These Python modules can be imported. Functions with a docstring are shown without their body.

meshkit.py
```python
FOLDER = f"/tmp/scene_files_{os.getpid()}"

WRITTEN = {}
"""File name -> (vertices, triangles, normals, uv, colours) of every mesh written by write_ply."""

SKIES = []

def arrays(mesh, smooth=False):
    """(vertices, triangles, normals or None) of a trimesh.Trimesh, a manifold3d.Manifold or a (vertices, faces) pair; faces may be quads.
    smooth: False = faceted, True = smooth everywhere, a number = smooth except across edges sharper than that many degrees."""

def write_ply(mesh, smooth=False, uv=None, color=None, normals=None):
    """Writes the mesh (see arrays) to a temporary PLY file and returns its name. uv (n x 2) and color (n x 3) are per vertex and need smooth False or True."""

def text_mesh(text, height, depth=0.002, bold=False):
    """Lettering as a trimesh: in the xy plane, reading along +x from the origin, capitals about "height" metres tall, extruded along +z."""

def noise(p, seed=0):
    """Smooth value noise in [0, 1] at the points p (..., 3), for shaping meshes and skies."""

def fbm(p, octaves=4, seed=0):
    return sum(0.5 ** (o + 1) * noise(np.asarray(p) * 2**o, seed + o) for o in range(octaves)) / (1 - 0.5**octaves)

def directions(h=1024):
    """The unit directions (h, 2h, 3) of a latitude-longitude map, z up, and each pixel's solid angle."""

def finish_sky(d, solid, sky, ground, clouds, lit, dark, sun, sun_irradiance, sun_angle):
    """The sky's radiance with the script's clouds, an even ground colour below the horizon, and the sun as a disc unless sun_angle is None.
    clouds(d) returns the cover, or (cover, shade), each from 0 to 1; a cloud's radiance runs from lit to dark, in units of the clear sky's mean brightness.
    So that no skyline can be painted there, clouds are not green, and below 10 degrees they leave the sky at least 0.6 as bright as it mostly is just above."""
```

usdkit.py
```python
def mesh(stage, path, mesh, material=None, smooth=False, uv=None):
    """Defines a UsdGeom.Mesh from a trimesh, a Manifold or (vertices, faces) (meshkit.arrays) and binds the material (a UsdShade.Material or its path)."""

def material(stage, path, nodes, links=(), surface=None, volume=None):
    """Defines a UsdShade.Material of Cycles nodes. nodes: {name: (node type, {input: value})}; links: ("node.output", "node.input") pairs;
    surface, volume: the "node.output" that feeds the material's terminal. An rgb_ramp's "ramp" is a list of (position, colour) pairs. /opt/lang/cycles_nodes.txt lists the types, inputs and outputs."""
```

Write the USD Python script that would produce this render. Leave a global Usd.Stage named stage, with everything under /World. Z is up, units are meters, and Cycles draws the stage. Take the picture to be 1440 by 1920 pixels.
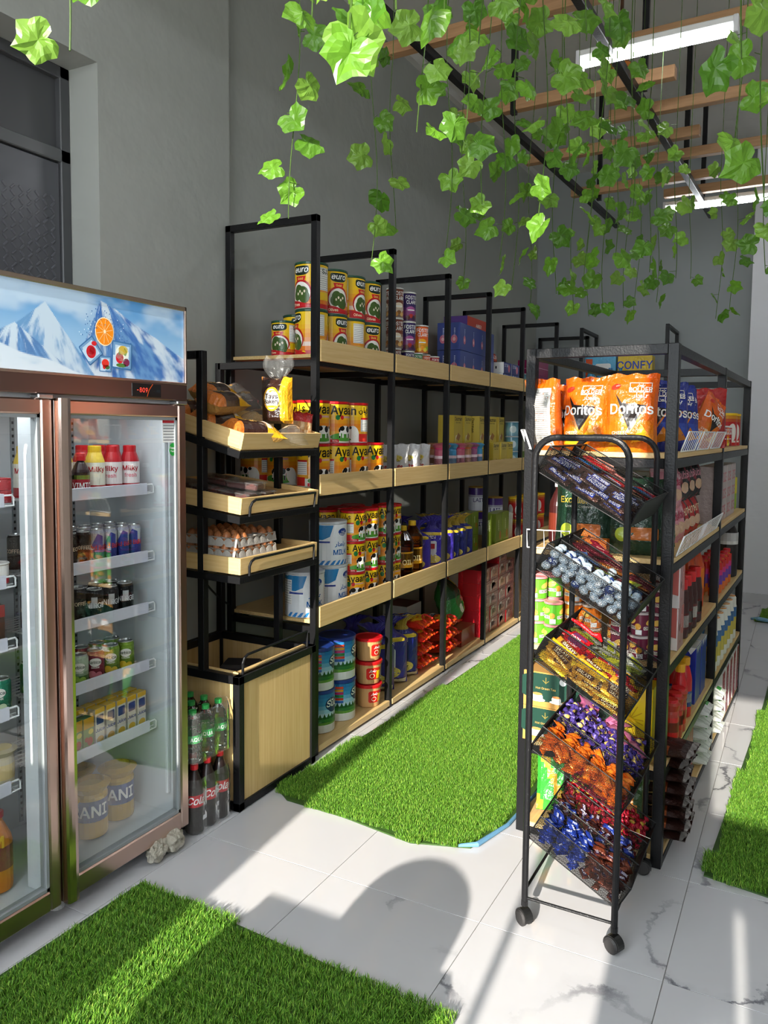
import math, random
import numpy as np, trimesh, shapely
import usdkit, meshkit
from shapely import affinity
from shapely.geometry import Polygon, Point, LineString, box as sbox
from shapely.ops import unary_union
from pxr import Usd, UsdGeom, UsdLux, UsdShade, Gf, Sdf, Vt

stage = Usd.Stage.CreateInMemory()
UsdGeom.SetStageUpAxis(stage, 'Z'); UsdGeom.SetStageMetersPerUnit(stage, 1.0)
UsdGeom.Xform.Define(stage, '/World')
rng = np.random.default_rng(7); random.seed(7)

# ------------------------------------------------------------------ camera, sun, sky, exposure
CAM = np.array([0, 0, 1.674]); FPX = 1466.4; PPX, PPY = 751.65, 909.45
YAW, PITCH, ROLL = np.radians([27.2576, 4.1094, .6667])
_f = np.array([-math.sin(YAW)*math.cos(PITCH), math.cos(YAW)*math.cos(PITCH), -math.sin(PITCH)])
_r = np.array([math.cos(YAW), math.sin(YAW), 0]); _u = np.cross(_r, _f)
_r, _u = math.cos(ROLL)*_r + math.sin(ROLL)*_u, -math.sin(ROLL)*_r + math.cos(ROLL)*_u
cam = UsdGeom.Camera.Define(stage, '/World/camera')
cam.AddTransformOp().Set(Gf.Matrix4d(*_r, 0, *_u, 0, *(-_f), 0, *CAM, 1))
cam.CreateHorizontalApertureAttr(36.0); cam.CreateVerticalApertureAttr(48.0)
cam.CreateFocalLengthAttr(36.0*FPX/1440)
cam.CreateHorizontalApertureOffsetAttr((720-PPX)/1440*36.0)
cam.CreateVerticalApertureOffsetAttr((PPY-960)/1440*36.0)
cam.CreateClippingRangeAttr(Gf.Vec2f(.02, 200))
cam.CreateExposureAttr(0.0)
SUNK, SUNX = .373, -.085            # drop and sideways drift per metre of depth
sun = UsdLux.DistantLight.Define(stage, '/World/sun')
sun.CreateIntensityAttr(4.1e4); sun.CreateAngleAttr(.53); sun.CreateColorAttr(Gf.Vec3f(1, .93, .83))
_d = np.array([SUNX, 1, -SUNK]); _d /= np.linalg.norm(_d)
_z = -_d; _x = np.cross([0, 0, 1], _z); _x /= np.linalg.norm(_x); _y = np.cross(_z, _x)
sun.AddTransformOp().Set(Gf.Matrix4d(*_x, 0, *_y, 0, *_z, 0, 0, 0, 0, 1))
dome = UsdLux.DomeLight.Define(stage, '/World/sky')
dome.CreateIntensityAttr(2.6); dome.CreateColorAttr(Gf.Vec3f(.86, .94, 1.0))
LED_STRENGTH = 29.0

# ------------------------------------------------------------------ helpers
def lin(c):
    if isinstance(c, str):
        c = [int(c[i:i+2], 16)/255 for i in (0, 2, 4)]
    c = np.asarray(c, float)
    return np.where(c <= .04045, c/12.92, ((c+.055)/1.055)**2.4)
def mix(a, b, t): return np.asarray(a)*(1-t)+np.asarray(b)*t
WHITE, BLACK = lin('f2f2f0'), lin('131313')

_CH = np.array([[sx, sy, sz, a] for sx in (-1, 1) for sy in (-1, 1) for sz in (-1, 1) for a in (0, 1, 2)], float)
def _chv(h, c):
    v = _CH[:, :3]*h
    for i in range(24):
        a = int(_CH[i, 3])
        for k in range(3):
            if k != a: v[i, k] -= _CH[i, k]*c
    return v
_CHF = trimesh.convex.convex_hull(_chv(np.array([1., 1, 1]), .2)).copy()
def _mapf():
    src = _chv(np.array([1., 1, 1]), .2)
    idx = [int(np.argmin(((src-p)**2).sum(1))) for p in _CHF.vertices]
    return np.array([[idx[i] for i in f] for f in _CHF.faces])
_CHF = _mapf()
_BF = np.array([[0,1,3],[0,3,2],[4,6,7],[4,7,5],[0,4,5],[0,5,1],[2,3,7],[2,7,6],[0,2,6],[0,6,4],[1,5,7],[1,7,3]])

def rotz(a):
    c, s = math.cos(a), math.sin(a); return np.array([[c, -s, 0], [s, c, 0], [0, 0, 1.]])
def roty(a):
    c, s = math.cos(a), math.sin(a); return np.array([[c, 0, s], [0, 1, 0], [-s, 0, c]])
def rotx(a):
    c, s = math.cos(a), math.sin(a); return np.array([[1, 0, 0], [0, c, -s], [0, s, c]])
def mat4(R=np.eye(3), t=(0, 0, 0)):
    m = np.eye(4); m[:3, :3] = R; m[:3, 3] = t; return m

class G:
    """collects triangles, one colour per triangle"""
    def __init__(s): s.v, s.f, s.c, s.n = [], [], [], 0
    def add(s, v, f, col=(.8, .8, .8)):
        v = np.asarray(v, float); f = np.asarray(f, int)
        if f.shape[1] == 4: 
            f = np.stack([f[:, [0, 1, 2]], f[:, [0, 2, 3]]], 1).reshape(-1, 3)
            if np.ndim(col) == 2: col = np.repeat(col, 2, 0)
        s.v.append(v); s.f.append(f+s.n); s.n += len(v)
        s.c.append(np.broadcast_to(np.asarray(col, float), (len(f), 3))); return s
    def g(s, o, M=None):
        for v, f, c in zip(o.v, o.f, o.c): pass
        V, F, C = o.arr()
        if M is not None: V = V@M[:3, :3].T+M[:3, 3]
        return s.add(V, F, C)
    def arr(s): return np.concatenate(s.v), np.concatenate(s.f), np.concatenate(s.c)
    def box(s, x0, x1, y0, y1, z0, z1, col=(.8, .8, .8), ch=0, M=None):
        h = np.array([x1-x0, y1-y0, z1-z0])/2; m = np.array([x1+x0, y1+y0, z1+z0])/2
        if ch: v, f = _chv(h, min(ch, h.min()*.9)), _CHF
        else: v, f = np.array([[x, y, z] for x in (-1, 1) for y in (-1, 1) for z in (-1, 1)])*h, _BF
        v = v+m
        if M is not None: v = v@M[:3, :3].T+M[:3, 3]
        return s.add(v, f, col)
    def bar(s, p, q, w, h=None, col=(.8, .8, .8), up=(0, 0, 1), ch=0):
        p, q = np.asarray(p, float), np.asarray(q, float); d = q-p; L = np.linalg.norm(d); d = d/L
        up = np.asarray(up, float)
        if abs(d@up) > .95: up = np.array([0, 1., 0])
        a = np.cross(d, up); a /= np.linalg.norm(a); b = np.cross(a, d); h = h or w
        M = mat4(np.stack([a, d, b], 1), (p+q)/2)
        return s.box(-w/2, w/2, -L/2, L/2, -h/2, h/2, col, ch, M)
    def tube(s, pts, r, n=8, col=(.8, .8, .8), closed=False):
        P = np.asarray(pts, float); k = len(P)
        T = np.roll(P, -1, 0)-np.roll(P, 1, 0) if closed else np.gradient(P, axis=0)
        T /= np.linalg.norm(T, axis=1, keepdims=True)
        a = np.cross(T[0], [0, 0, 1.] if abs(T[0, 2]) < .9 else [1., 0, 0]); a /= np.linalg.norm(a)
        R = np.broadcast_to(r, (k,)); rings = []
        for i in range(k):
            a = a-T[i]*(a@T[i]); a /= np.linalg.norm(a); b = np.cross(T[i], a)
            t = np.arange(n)/n*2*np.pi
            rings.append(P[i]+R[i]*(np.cos(t)[:, None]*a+np.sin(t)[:, None]*b))
        v = np.concatenate(rings); f = []
        for i in range(k if closed else k-1):
            j = (i+1) % k
            for m in range(n):
                f.append([i*n+m, i*n+(m+1) % n, j*n+(m+1) % n, j*n+m])
        s.add(v, f, col)
        if not closed:
            for i, o in ((0, -1), (k-1, 1)):
                c = np.concatenate([rings[i], [P[i]]]); m = np.arange(n)
                ff = np.stack([m, (m+1) % n, np.full(n, n)], 1)
                s.add(c, ff if o > 0 else ff[:, ::-1], col)
        return s
    def lathe(s, prof, n=24, cols=(.8, .8, .8), M=None):
        P = np.asarray(prof, float); k = len(P); t = np.arange(n)/n*2*np.pi
        v = np.stack([P[:, None, 0]*np.cos(t), P[:, None, 0]*np.sin(t), np.broadcast_to(P[:, None, 1], (k, n))], -1).reshape(-1, 3)
        f, c = [], []; cols = np.asarray(cols, float)
        for i in range(k-1):
            for m in range(n):
                f.append([i*n+m, i*n+(m+1) % n, (i+1)*n+(m+1) % n, (i+1)*n+m]); c.append(cols if cols.ndim == 1 else cols[min(i, len(cols)-1)])
        if M is not None: v = v@M[:3, :3].T+M[:3, 3]
        return s.add(v, np.array(f), np.array(c))
    def surf(s, fn, nu, nv, colfn=None, col=(.8, .8, .8)):
        """fn(u, v) -> points over [0,1]^2"""
        U, Vv = np.meshgrid(np.linspace(0, 1, nu+1), np.linspace(0, 1, nv+1), indexing='ij')
        P = fn(U.ravel(), Vv.ravel()); i, j = np.meshgrid(np.arange(nu), np.arange(nv), indexing='ij')
        a = (i*(nv+1)+j).ravel(); F = np.stack([a, a+nv+1, a+nv+2, a+1], 1)
        if colfn is not None:
            col = colfn(((i+.5)/nu).ravel(), ((j+.5)/nv).ravel())
        return s.add(P, F, col)
    def flat(s, tf, mp, col, lift=.0005):
        V, F = tf; return s.add(mp(V[:, 0], V[:, 1], lift), F, col)

def merge_normals(V, F, angle):
    fn = np.cross(V[F[:, 1]]-V[F[:, 0]], V[F[:, 2]]-V[F[:, 0]]); L = np.linalg.norm(fn, axis=1, keepdims=True)
    un = fn/np.maximum(L, 1e-20)
    _, inv = np.unique(np.round(V, 6), axis=0, return_inverse=True); inv = inv.ravel()
    cv = inv[F].ravel(); cf = np.repeat(np.arange(len(F)), 3); out = np.zeros((len(cv), 3))
    order = np.argsort(cv, kind='stable'); cvs = cv[order]; st = np.r_[0, np.flatnonzero(np.diff(cvs))+1]; cnt = np.diff(np.r_[st, len(cvs)])
    ca = math.cos(math.radians(angle)); rank = np.arange(len(cvs))-np.repeat(st, cnt)
    start = np.repeat(st, cnt); count = np.repeat(cnt, cnt)
    for k in range(int(min(cnt.max(), 40))):
        ok = k < count; a = np.flatnonzero(ok); other = order[start[a]+(rank[a]+k) % count[a]]; me = order[a]
        d = (un[cf[me]]*un[cf[other]]).sum(1); w = d > ca
        out[me[w]] += fn[cf[other[w]]]
    n = np.linalg.norm(out, axis=1, keepdims=True)
    return np.where(n > 1e-20, out/np.maximum(n, 1e-20), np.repeat(un, 3, 0))

_used = {}
def uniq(parent, name):
    k = _used.get((parent, name), -1)+1; _used[(parent, name)] = k
    return f'{parent}/{name}' if k == 0 else f'{parent}/{name}_{k:03d}'
def cd(p, **kw):
    for k, v in kw.items():
        if v: p.SetCustomDataByKey(k, v)
    return p
MATS = {}
def put(name, parent, g, mat, smooth=None, label=None, cat=None, group=None, kind=None, M=None):
    """one Mesh prim under parent (a prim or None for /World)"""
    path = uniq(str(parent.GetPath()) if parent is not None else '/World', name)
    V, F, C = g.arr(); m = UsdGeom.Mesh.Define(stage, path)
    m.CreatePointsAttr(Vt.Vec3fArray.FromNumpy(V.astype(np.float32)))
    m.CreateFaceVertexCountsAttr(Vt.IntArray.FromNumpy(np.full(len(F), 3, np.int32)))
    m.CreateFaceVertexIndicesAttr(Vt.IntArray.FromNumpy(F.astype(np.int32).ravel()))
    m.CreateSubdivisionSchemeAttr('none')
    if smooth:
        m.CreateNormalsAttr(Vt.Vec3fArray.FromNumpy(merge_normals(V, F, smooth).astype(np.float32))); m.SetNormalsInterpolation('faceVarying')
    pv = UsdGeom.PrimvarsAPI(m).CreatePrimvar('col', Sdf.ValueTypeNames.Color3fArray, 'uniform'); pv.Set(Vt.Vec3fArray.FromNumpy(C.astype(np.float32)))
    if M is not None: m.AddTransformOp().Set(Gf.Matrix4d(*np.asarray(M, float).T.ravel()))
    UsdShade.MaterialBindingAPI.Apply(m.GetPrim()).Bind(MATS[mat])
    return cd(m.GetPrim(), label=label, category=cat, group=group, kind=kind)
def thing(name, label, cat, M=None, group=None, kind=None, parent=None):
    x = UsdGeom.Xform.Define(stage, uniq(str(parent.GetPath()) if parent is not None else '/World', name))
    if M is not None: x.AddTransformOp().Set(Gf.Matrix4d(*np.asarray(M, float).T.ravel()))
    return cd(x.GetPrim(), label=label, category=cat, group=group, kind=kind)
def dup(root, M, label, group=None):
    n = root.GetName(); n = n[:-4] if n[-4:-3] == '_' and n[-3:].isdigit() else n
    x = UsdGeom.Xform.Define(stage, uniq('/World', n)); p = x.GetPrim()
    p.GetReferences().AddInternalReference(root.GetPath())
    x.ClearXformOpOrder(); x.AddTransformOp().Set(Gf.Matrix4d(*np.asarray(M, float).T.ravel()))
    p.SetInstanceable(True)
    g0 = root.GetCustomDataByKey('group')
    return cd(p, label=label, category=root.GetCustomDataByKey('category'), group=group or g0)
class Proto:
    """first placement builds the thing, later ones reference it"""
    def __init__(s, fn): s.fn, s.root = fn, None
    def at(s, M, label, group=None):
        if s.root is None: s.root = s.fn(M, label, group); return s.root
        return dup(s.root, M, label, group)
def P(x, y, z, a=0.0, R=None): return mat4(rotz(math.radians(a)) if R is None else rotz(math.radians(a))@R, (x, y, z))
ORD = ['', 'first', 'second', 'third', 'fourth', 'fifth', 'sixth', 'seventh', 'eighth', 'ninth', 'tenth', 'eleventh', 'twelfth', 'thirteenth', 'fourteenth', 'fifteenth', 'sixteenth', 'seventeenth', 'eighteenth', 'nineteenth', 'twentieth']

# ---- flat shapes and lettering (2D triangles)
def tri2(geom):
    Vs, Fs, n = [], [], 0
    for p in getattr(geom, 'geoms', [geom]):
        if p.is_empty or p.area < 1e-10: continue
        v, f = trimesh.creation.triangulate_polygon(p, engine='earcut'); Vs.append(v); Fs.append(f+n); n += len(v)
    return np.concatenate(Vs), np.concatenate(Fs)
_tc = {}
def txt(s, h, bold=False, cx=True, maxe=0, sx=1.0, slant=0, rot=0):
    k = (s, bold)
    if k not in _tc:
        m = meshkit.text_mesh(s, 1.0, .01, bold); top = np.abs(m.vertices[:, 2]-.01) < 1e-6
        F = m.faces[top[m.faces].all(1)]; u, inv = np.unique(F, return_inverse=True)
        _tc[k] = (m.vertices[u, :2].copy(), inv.reshape(-1, 3))
    V, F = _tc[k]; V = V.copy(); V[:, 0] -= V[:, 0].min()
    if cx: V[:, 0] -= V[:, 0].max()/2
    V = V*h; V[:, 0] = V[:, 0]*sx+V[:, 1]*slant
    if rot: c, q = math.cos(rot), math.sin(rot); V = V@np.array([[c, q], [-q, c]])
    if maxe:
        v3, f3 = trimesh.remesh.subdivide_to_size(np.c_[V, np.zeros(len(V))], F, maxe, max_iter=8); V, F = v3[:, :2], f3
    return V, F
def sub(tf, maxe):
    v, f = trimesh.remesh.subdivide_to_size(np.c_[tf[0], np.zeros(len(tf[0]))], tf[1], maxe, max_iter=9); return v[:, :2], f
def mv(tf, x, y): return tf[0]+np.array([x, y]), tf[1]
def strokes(lines, w): return unary_union([LineString(l).buffer(w/2, quad_segs=3) for l in lines])
def ell(x, y, a, b, rot=0): return affinity.rotate(affinity.scale(Point(x, y).buffer(1, quad_segs=6), a, b), rot)
def rrect(x0, y0, x1, y1, r): return sbox(x0+r, y0+r, x1-r, y1-r).buffer(r, quad_segs=3)
# arabic-looking strokes drawn by hand, unit height, about 1.9 wide
AR = {'ayaan': [[(1.9, .55), (1.7, .75), (1.5, .55), (1.75, .35), (1.9, .2), (1.5, .1), (1.2, .2), (1.2, .45)], [(1.2, .2), (.9, .2)], [(.9, .2), (.9, 1.0)], [(.6, .45), (.6, .1), (.3, -.1), (0, .1), (0, .4)], [(.28, .5), (.32, .5)], [(1.1, -.1), (1.14, -.1)], [(1.3, -.1), (1.34, -.1)]],
      'word': [[(2.2, .5), (2.0, .5), (2.0, .15), (1.6, .15)], [(1.6, .15), (1.6, .9)], [(1.4, .2), (1.1, .15), (1.1, .5), (1.3, .5), (1.3, .2)], [(.9, .45), (.9, .15), (.4, .15), (.4, .9)], [(.1, .5), (.1, .15), (-.2, 0)], [(.7, .55), (.74, .55)], [(1.7, -.1), (1.74, -.1)]],
      'milk': [[(1.8, .9), (1.8, .15), (1.5, .15), (1.5, .4)], [(1.5, .15), (1.2, .15), (1.0, .45), (1.3, .5)], [(1.0, .15), (.7, .15)], [(.7, .15), (.5, .45), (.4, .15), (.1, .1), (0, .4)], [(.2, .65), (.24, .65)], [(.5, .75), (.54, .75)]]}
def arabic(k, h, w=.13): 
    g = strokes(AR[k], w); g = affinity.scale(g, h, h, origin=(0, 0)); b = g.bounds; return tri2(affinity.translate(g, -(b[0]+b[2])/2, 0))
def cylmap(r, ang0=-math.pi/2, z0=0.0):
    return lambda x, y, l: np.stack([(r+l)*np.cos(ang0+x/r), (r+l)*np.sin(ang0+x/r), z0+y], 1)
def planemap(o, ex, ey):
    o, ex, ey = map(lambda a: np.asarray(a, float), (o, ex, ey)); n = np.cross(ex, ey); n /= np.linalg.norm(n)
    return lambda x, y, l: o+x[:, None]*ex+y[:, None]*ey+l*n

# ------------------------------------------------------------------ materials
def material(name, nodes, links, surface): MATS[name] = usdkit.material(stage, f'/World/Looks/{name}', nodes, links, surface=surface); return MATS[name]
def colmat(name, bumpn=None, **pr):
    """principled surface coloured by the mesh's own 'col'"""
    nd = {'a': ('attribute', {'attribute': 'col'}), 'p': ('principled_bsdf', pr)}; lk = [('a.color', 'p.base_color')]
    if bumpn:
        sc, st, di = bumpn
        nd.update({'tc': ('texture_coordinate', {}), 'n': ('noise_texture', {'scale': sc, 'detail': 3.0}), 'b': ('bump', {'strength': st, 'distance': di})})
        lk += [('tc.object', 'n.vector'), ('n.fac', 'b.height'), ('b.normal', 'p.normal')]
    return material(name, nd, lk, 'p.BSDF')
colmat('print_gloss', roughness=.28, specular_ior_level=.5)
colmat('print_matte', roughness=.6)
colmat('film', bumpn=(55, .55, .012), roughness=.22, specular_ior_level=.6)
colmat('foil', bumpn=(160, .5, .006), roughness=.25, metallic=.35)
colmat('tin_metal', roughness=.22, metallic=1.0)
colmat('plastic', roughness=.35)
colmat('rubber', roughness=.6)
colmat('enamel', roughness=.3)
colmat('wall_paint', bumpn=(9, .25, .02), roughness=.5, specular_ior_level=.35)
colmat('paper_pulp', bumpn=(220, .5, .004), roughness=.9)
colmat('egg_shell', bumpn=(300, .15, .002), roughness=.42)
colmat('cloth_film', bumpn=(30, .8, .02), roughness=.45)
def woodmat(name, c1, c2, axis, rough=.45):
    sc = {'x': (3, 90, 90), 'y': (90, 3, 90), 'z': (90, 90, 3)}[axis]
    material(name, {'tc': ('texture_coordinate', {}), 'm': ('mapping', {'scale': sc}), 'n': ('noise_texture', {'scale': 1.0, 'detail': 4.0, 'roughness': .6}),
        'r': ('rgb_ramp', {'ramp': [(.3, tuple(c1)), (.7, tuple(c2))]}), 'p': ('principled_bsdf', {'roughness': rough})},
        [('tc.object', 'm.vector'), ('m.vector', 'n.vector'), ('n.fac', 'r.fac'), ('r.color', 'p.base_color')], 'p.BSDF')
for ax in 'xyz': woodmat('beech_'+ax, lin('d6b072'), lin('e4c48a'), ax)
woodmat('slat_wood', lin('9c7550'), lin('b08862'), 'x')
def blackmetal(name, spec):
    material(name, {'tc': ('texture_coordinate', {}), 'n': ('noise_texture', {'scale': 120.0, 'detail': 3.0}), 'b': ('bump', {'strength': .25, 'distance': .004}),
        'p': ('principled_bsdf', {'base_color': (.010, .010, .011), 'roughness': .34, 'specular_ior_level': spec})},
        [('tc.object', 'n.vector'), ('n.fac', 'b.height'), ('b.normal', 'p.normal')], 'p.BSDF')
blackmetal('black_steel', .22)
material('black_wire', {'p': ('principled_bsdf', {'base_color': (.009, .009, .009), 'roughness': .5, 'specular_ior_level': .25})}, [], 'p.BSDF')
material('copper', {'p': ('principled_bsdf', {'base_color': tuple(lin('cbb0a3')), 'metallic': 1.0, 'roughness': .25})}, [], 'p.BSDF')
material('copper_smooth', {'p': ('principled_bsdf', {'base_color': tuple(lin('dcbfb1')), 'metallic': 1.0, 'roughness': .13})}, [], 'p.BSDF')
material('copper_dark', {'p': ('principled_bsdf', {'base_color': tuple(lin('86706a')), 'metallic': 1.0, 'roughness': .3})}, [], 'p.BSDF')
material('pane', {'t': ('transparent_bsdf', {'color': (.98, .99, .985)}), 'g': ('glossy_bsdf', {'roughness': .0, 'color': (1, 1, 1)}), 'lw': ('layer_weight', {'blend': .5}), 'pw': ('math', {'math_type': 'power', 'value2': 4.0}), 'f': ('math', {'math_type': 'multiply_add', 'value2': .6, 'value3': .055}), 'm': ('mix_closure', {})},
    [('lw.facing', 'pw.value1'), ('pw.value', 'f.value1'), ('f.value', 'm.fac'), ('t.BSDF', 'm.closure1'), ('g.BSDF', 'm.closure2')], 'm.closure')
material('clear_film', {'tc': ('texture_coordinate', {}), 'n': ('noise_texture', {'scale': 60.0, 'detail': 3.0}), 'b': ('bump', {'strength': .3, 'distance': .006}), 't': ('transparent_bsdf', {'color': (.96, .96, .955)}), 'g': ('glossy_bsdf', {'roughness': .12, 'color': (1, 1, 1)}), 'f': ('layer_weight', {'blend': .14}), 'm': ('mix_closure', {}), 'd': ('diffuse_bsdf', {'color': (.8, .8, .78)}), 'm2': ('mix_closure', {'fac': .05})},
    [('tc.object', 'n.vector'), ('n.fac', 'b.height'), ('b.normal', 'g.normal'), ('f.fresnel', 'm.fac'), ('t.BSDF', 'm.closure1'), ('g.BSDF', 'm.closure2'), ('m.closure', 'm2.closure1'), ('d.BSDF', 'm2.closure2')], 'm2.closure')
material('bottle_clear', {'a': ('attribute', {'attribute': 'col'}), 't': ('transparent_bsdf', {}), 'g': ('glossy_bsdf', {'roughness': .05, 'color': (1, 1, 1)}), 'f': ('layer_weight', {'blend': .25}), 'm': ('mix_closure', {})},
    [('a.color', 't.color'), ('f.fresnel', 'm.fac'), ('t.BSDF', 'm.closure1'), ('g.BSDF', 'm.closure2')], 'm.closure')
material('led', {'e': ('emission', {'color': (.93, .96, 1.0), 'strength': LED_STRENGTH})}, [], 'e.emission')
material('sign_face', {'a': ('attribute', {'attribute': 'col'}), 'p': ('principled_bsdf', {'roughness': .2, 'emission_strength': .25})}, [('a.color', 'p.base_color'), ('a.color', 'p.emission_color')], 'p.BSDF')
material('red_digits', {'e': ('emission', {'color': (1, .08, .05), 'strength': 1.2})}, [], 'e.emission')
material('leaf', {'a': ('attribute', {'attribute': 'col'}), 'tc': ('texture_coordinate', {}), 'n': ('noise_texture', {'scale': 60.0}), 'h': ('hsv', {'value': 1.0}), 'mr': ('map_range', {'to_min': .6, 'to_max': 1.0}), 'd': ('principled_bsdf', {'roughness': .33}), 't': ('translucent_bsdf', {}), 'm': ('mix_closure', {'fac': .5})},
    [('tc.object', 'n.vector'), ('n.fac', 'mr.value'), ('mr.result', 'h.value'), ('a.color', 'h.color'), ('h.color', 'd.base_color'), ('h.color', 't.color'), ('d.BSDF', 'm.closure1'), ('t.BSDF', 'm.closure2')], 'm.closure')
material('grass_blade', {'a': ('attribute', {'attribute': 'col'}), 'd': ('principled_bsdf', {'roughness': .45, 'specular_ior_level': .3}), 't': ('translucent_bsdf', {}), 'm': ('mix_closure', {'fac': .3})},
    [('a.color', 'd.base_color'), ('a.color', 't.color'), ('d.BSDF', 'm.closure1'), ('t.BSDF', 'm.closure2')], 'm.closure')
# marble tile: white body, grey veins where warped noise crosses its middle, each tile its own slice of the noise
material('marble', {'tc': ('texture_coordinate', {}), 'oi': ('object_info', {}), 'w': ('math', {'math_type': 'multiply', 'value2': 57.0}),
    'wn': ('noise_texture', {'scale': 5.0, 'detail': 6.0, 'roughness': .65}), 'ws': ('vector_math', {'math_type': 'scale', 'scale': .22}), 'wa': ('vector_math', {'math_type': 'add'}),
    'n': ('noise_texture', {'dimensions': '4D', 'scale': 1.55, 'detail': 1.5, 'roughness': .4}), 's': ('math', {'math_type': 'subtract', 'value2': .5}), 'ab': ('math', {'math_type': 'absolute'}),
    'r': ('rgb_ramp', {'ramp': [(0, (1, 1, 1)), (.006, (.8, .8, .8)), (.011, (.12, .12, .12)), (.04, (0, 0, 0))]}),
    'k': ('noise_texture', {'dimensions': '4D', 'scale': 2.6, 'detail': 2.0}), 'kr': ('map_range', {'from_min': .42, 'from_max': .62, 'clamp': True}), 'mul': ('math', {'math_type': 'multiply'}),
    'c': ('mix', {'color1': tuple(lin('c6c5c7')), 'color2': tuple(lin('6c6c72'))}), 'p': ('principled_bsdf', {'roughness': .09, 'specular_ior_level': .5})},
    [('oi.random', 'w.value1'), ('tc.object', 'wn.vector'), ('wn.color', 'ws.vector1'), ('tc.object', 'wa.vector1'), ('ws.vector', 'wa.vector2'), ('wa.vector', 'n.vector'), ('w.value', 'n.w'), ('n.fac', 's.value1'), ('s.value', 'ab.value1'), ('ab.value', 'r.fac'),
     ('tc.object', 'k.vector'), ('w.value', 'k.w'), ('k.fac', 'kr.value'), ('kr.result', 'mul.value1'), ('r.color', 'mul.value2'), ('mul.value', 'c.fac'), ('c.color', 'p.base_color')], 'p.BSDF')

# ================================================================== the room
XL, XL2, XR, YB, YF, ZC = -2.72, -2.78, 2.5, 8.72, -1.2, 4.5
grey, grey_dark, lightgrey = lin('a1a49f'), lin('8f9495'), lin('d0d0d4')
fl = thing('floor', 'white glossy marble-look floor tiles with grey veins', None, kind='structure')
g = G(); g.box(-3.4, 3.2, YF-.1, 9.2, -.06, -.004, lin('8d8a86')); put('grout_bed', fl, g, 'print_matte')
for i in range(-2, 9):
    for j in range(-7, 12):
        x0, y0 = -2.115+.6*(i-1), 2.397+.6*(j-1)
        if x0 < -3.35 or x0 > 2.4 or y0 < YF-.35 or y0 > 8.75: continue
        g = G(); y1 = max(y0, YF); g.box(-.2988, .2988, -.2988+(y1-y0), .2988, -.012, 0, (1, 1, 1), .0008)
        put('tile', fl, g, 'marble', M=mat4(rotz(math.pi*rng.integers(0, 4)) if y1 == y0 else np.eye(3), (x0+.3, y0+.3, 0)))
def wallbox(name, label, boxes, col, mat='wall_paint'):
    g = G(); [g.box(*b, col) for b in boxes]; return put(name, None, g, mat, kind='structure', label=label)
DY0, DY1, DZ = 1.3, 2.44, 3.2        # recess of the steel door
wallbox('wall_left', 'plain grey painted wall behind the drinks cooler and the long rack',
        [(XL-.3, XL, YF, DY0, 0, ZC), (XL-.3, XL, DY0, DY1, DZ, ZC), (XL-.3, XL, DY1, 3.29, 0, ZC), (XL2-.24, XL2, 3.29, YB+.1, 0, ZC), (XL-.3, XL-.22, DY0, DY1, 0, DZ)], grey)
wallbox('wall_back', 'dark grey painted back wall of the shop', [(XL2-.1, XR+.1, YB, YB+.2, 0, ZC)], grey_dark)
wallbox('wall_column', 'light grey painted column standing out from the back wall', [(-.52, .5, 8.36, YB+.05, 0, ZC)], lightgrey)
wallbox('wall_right', 'pale painted wall on the far side of the shop', [(XR, XR+.2, YF, YB, 0, ZC)], lin('c9c9c6'))
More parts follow.
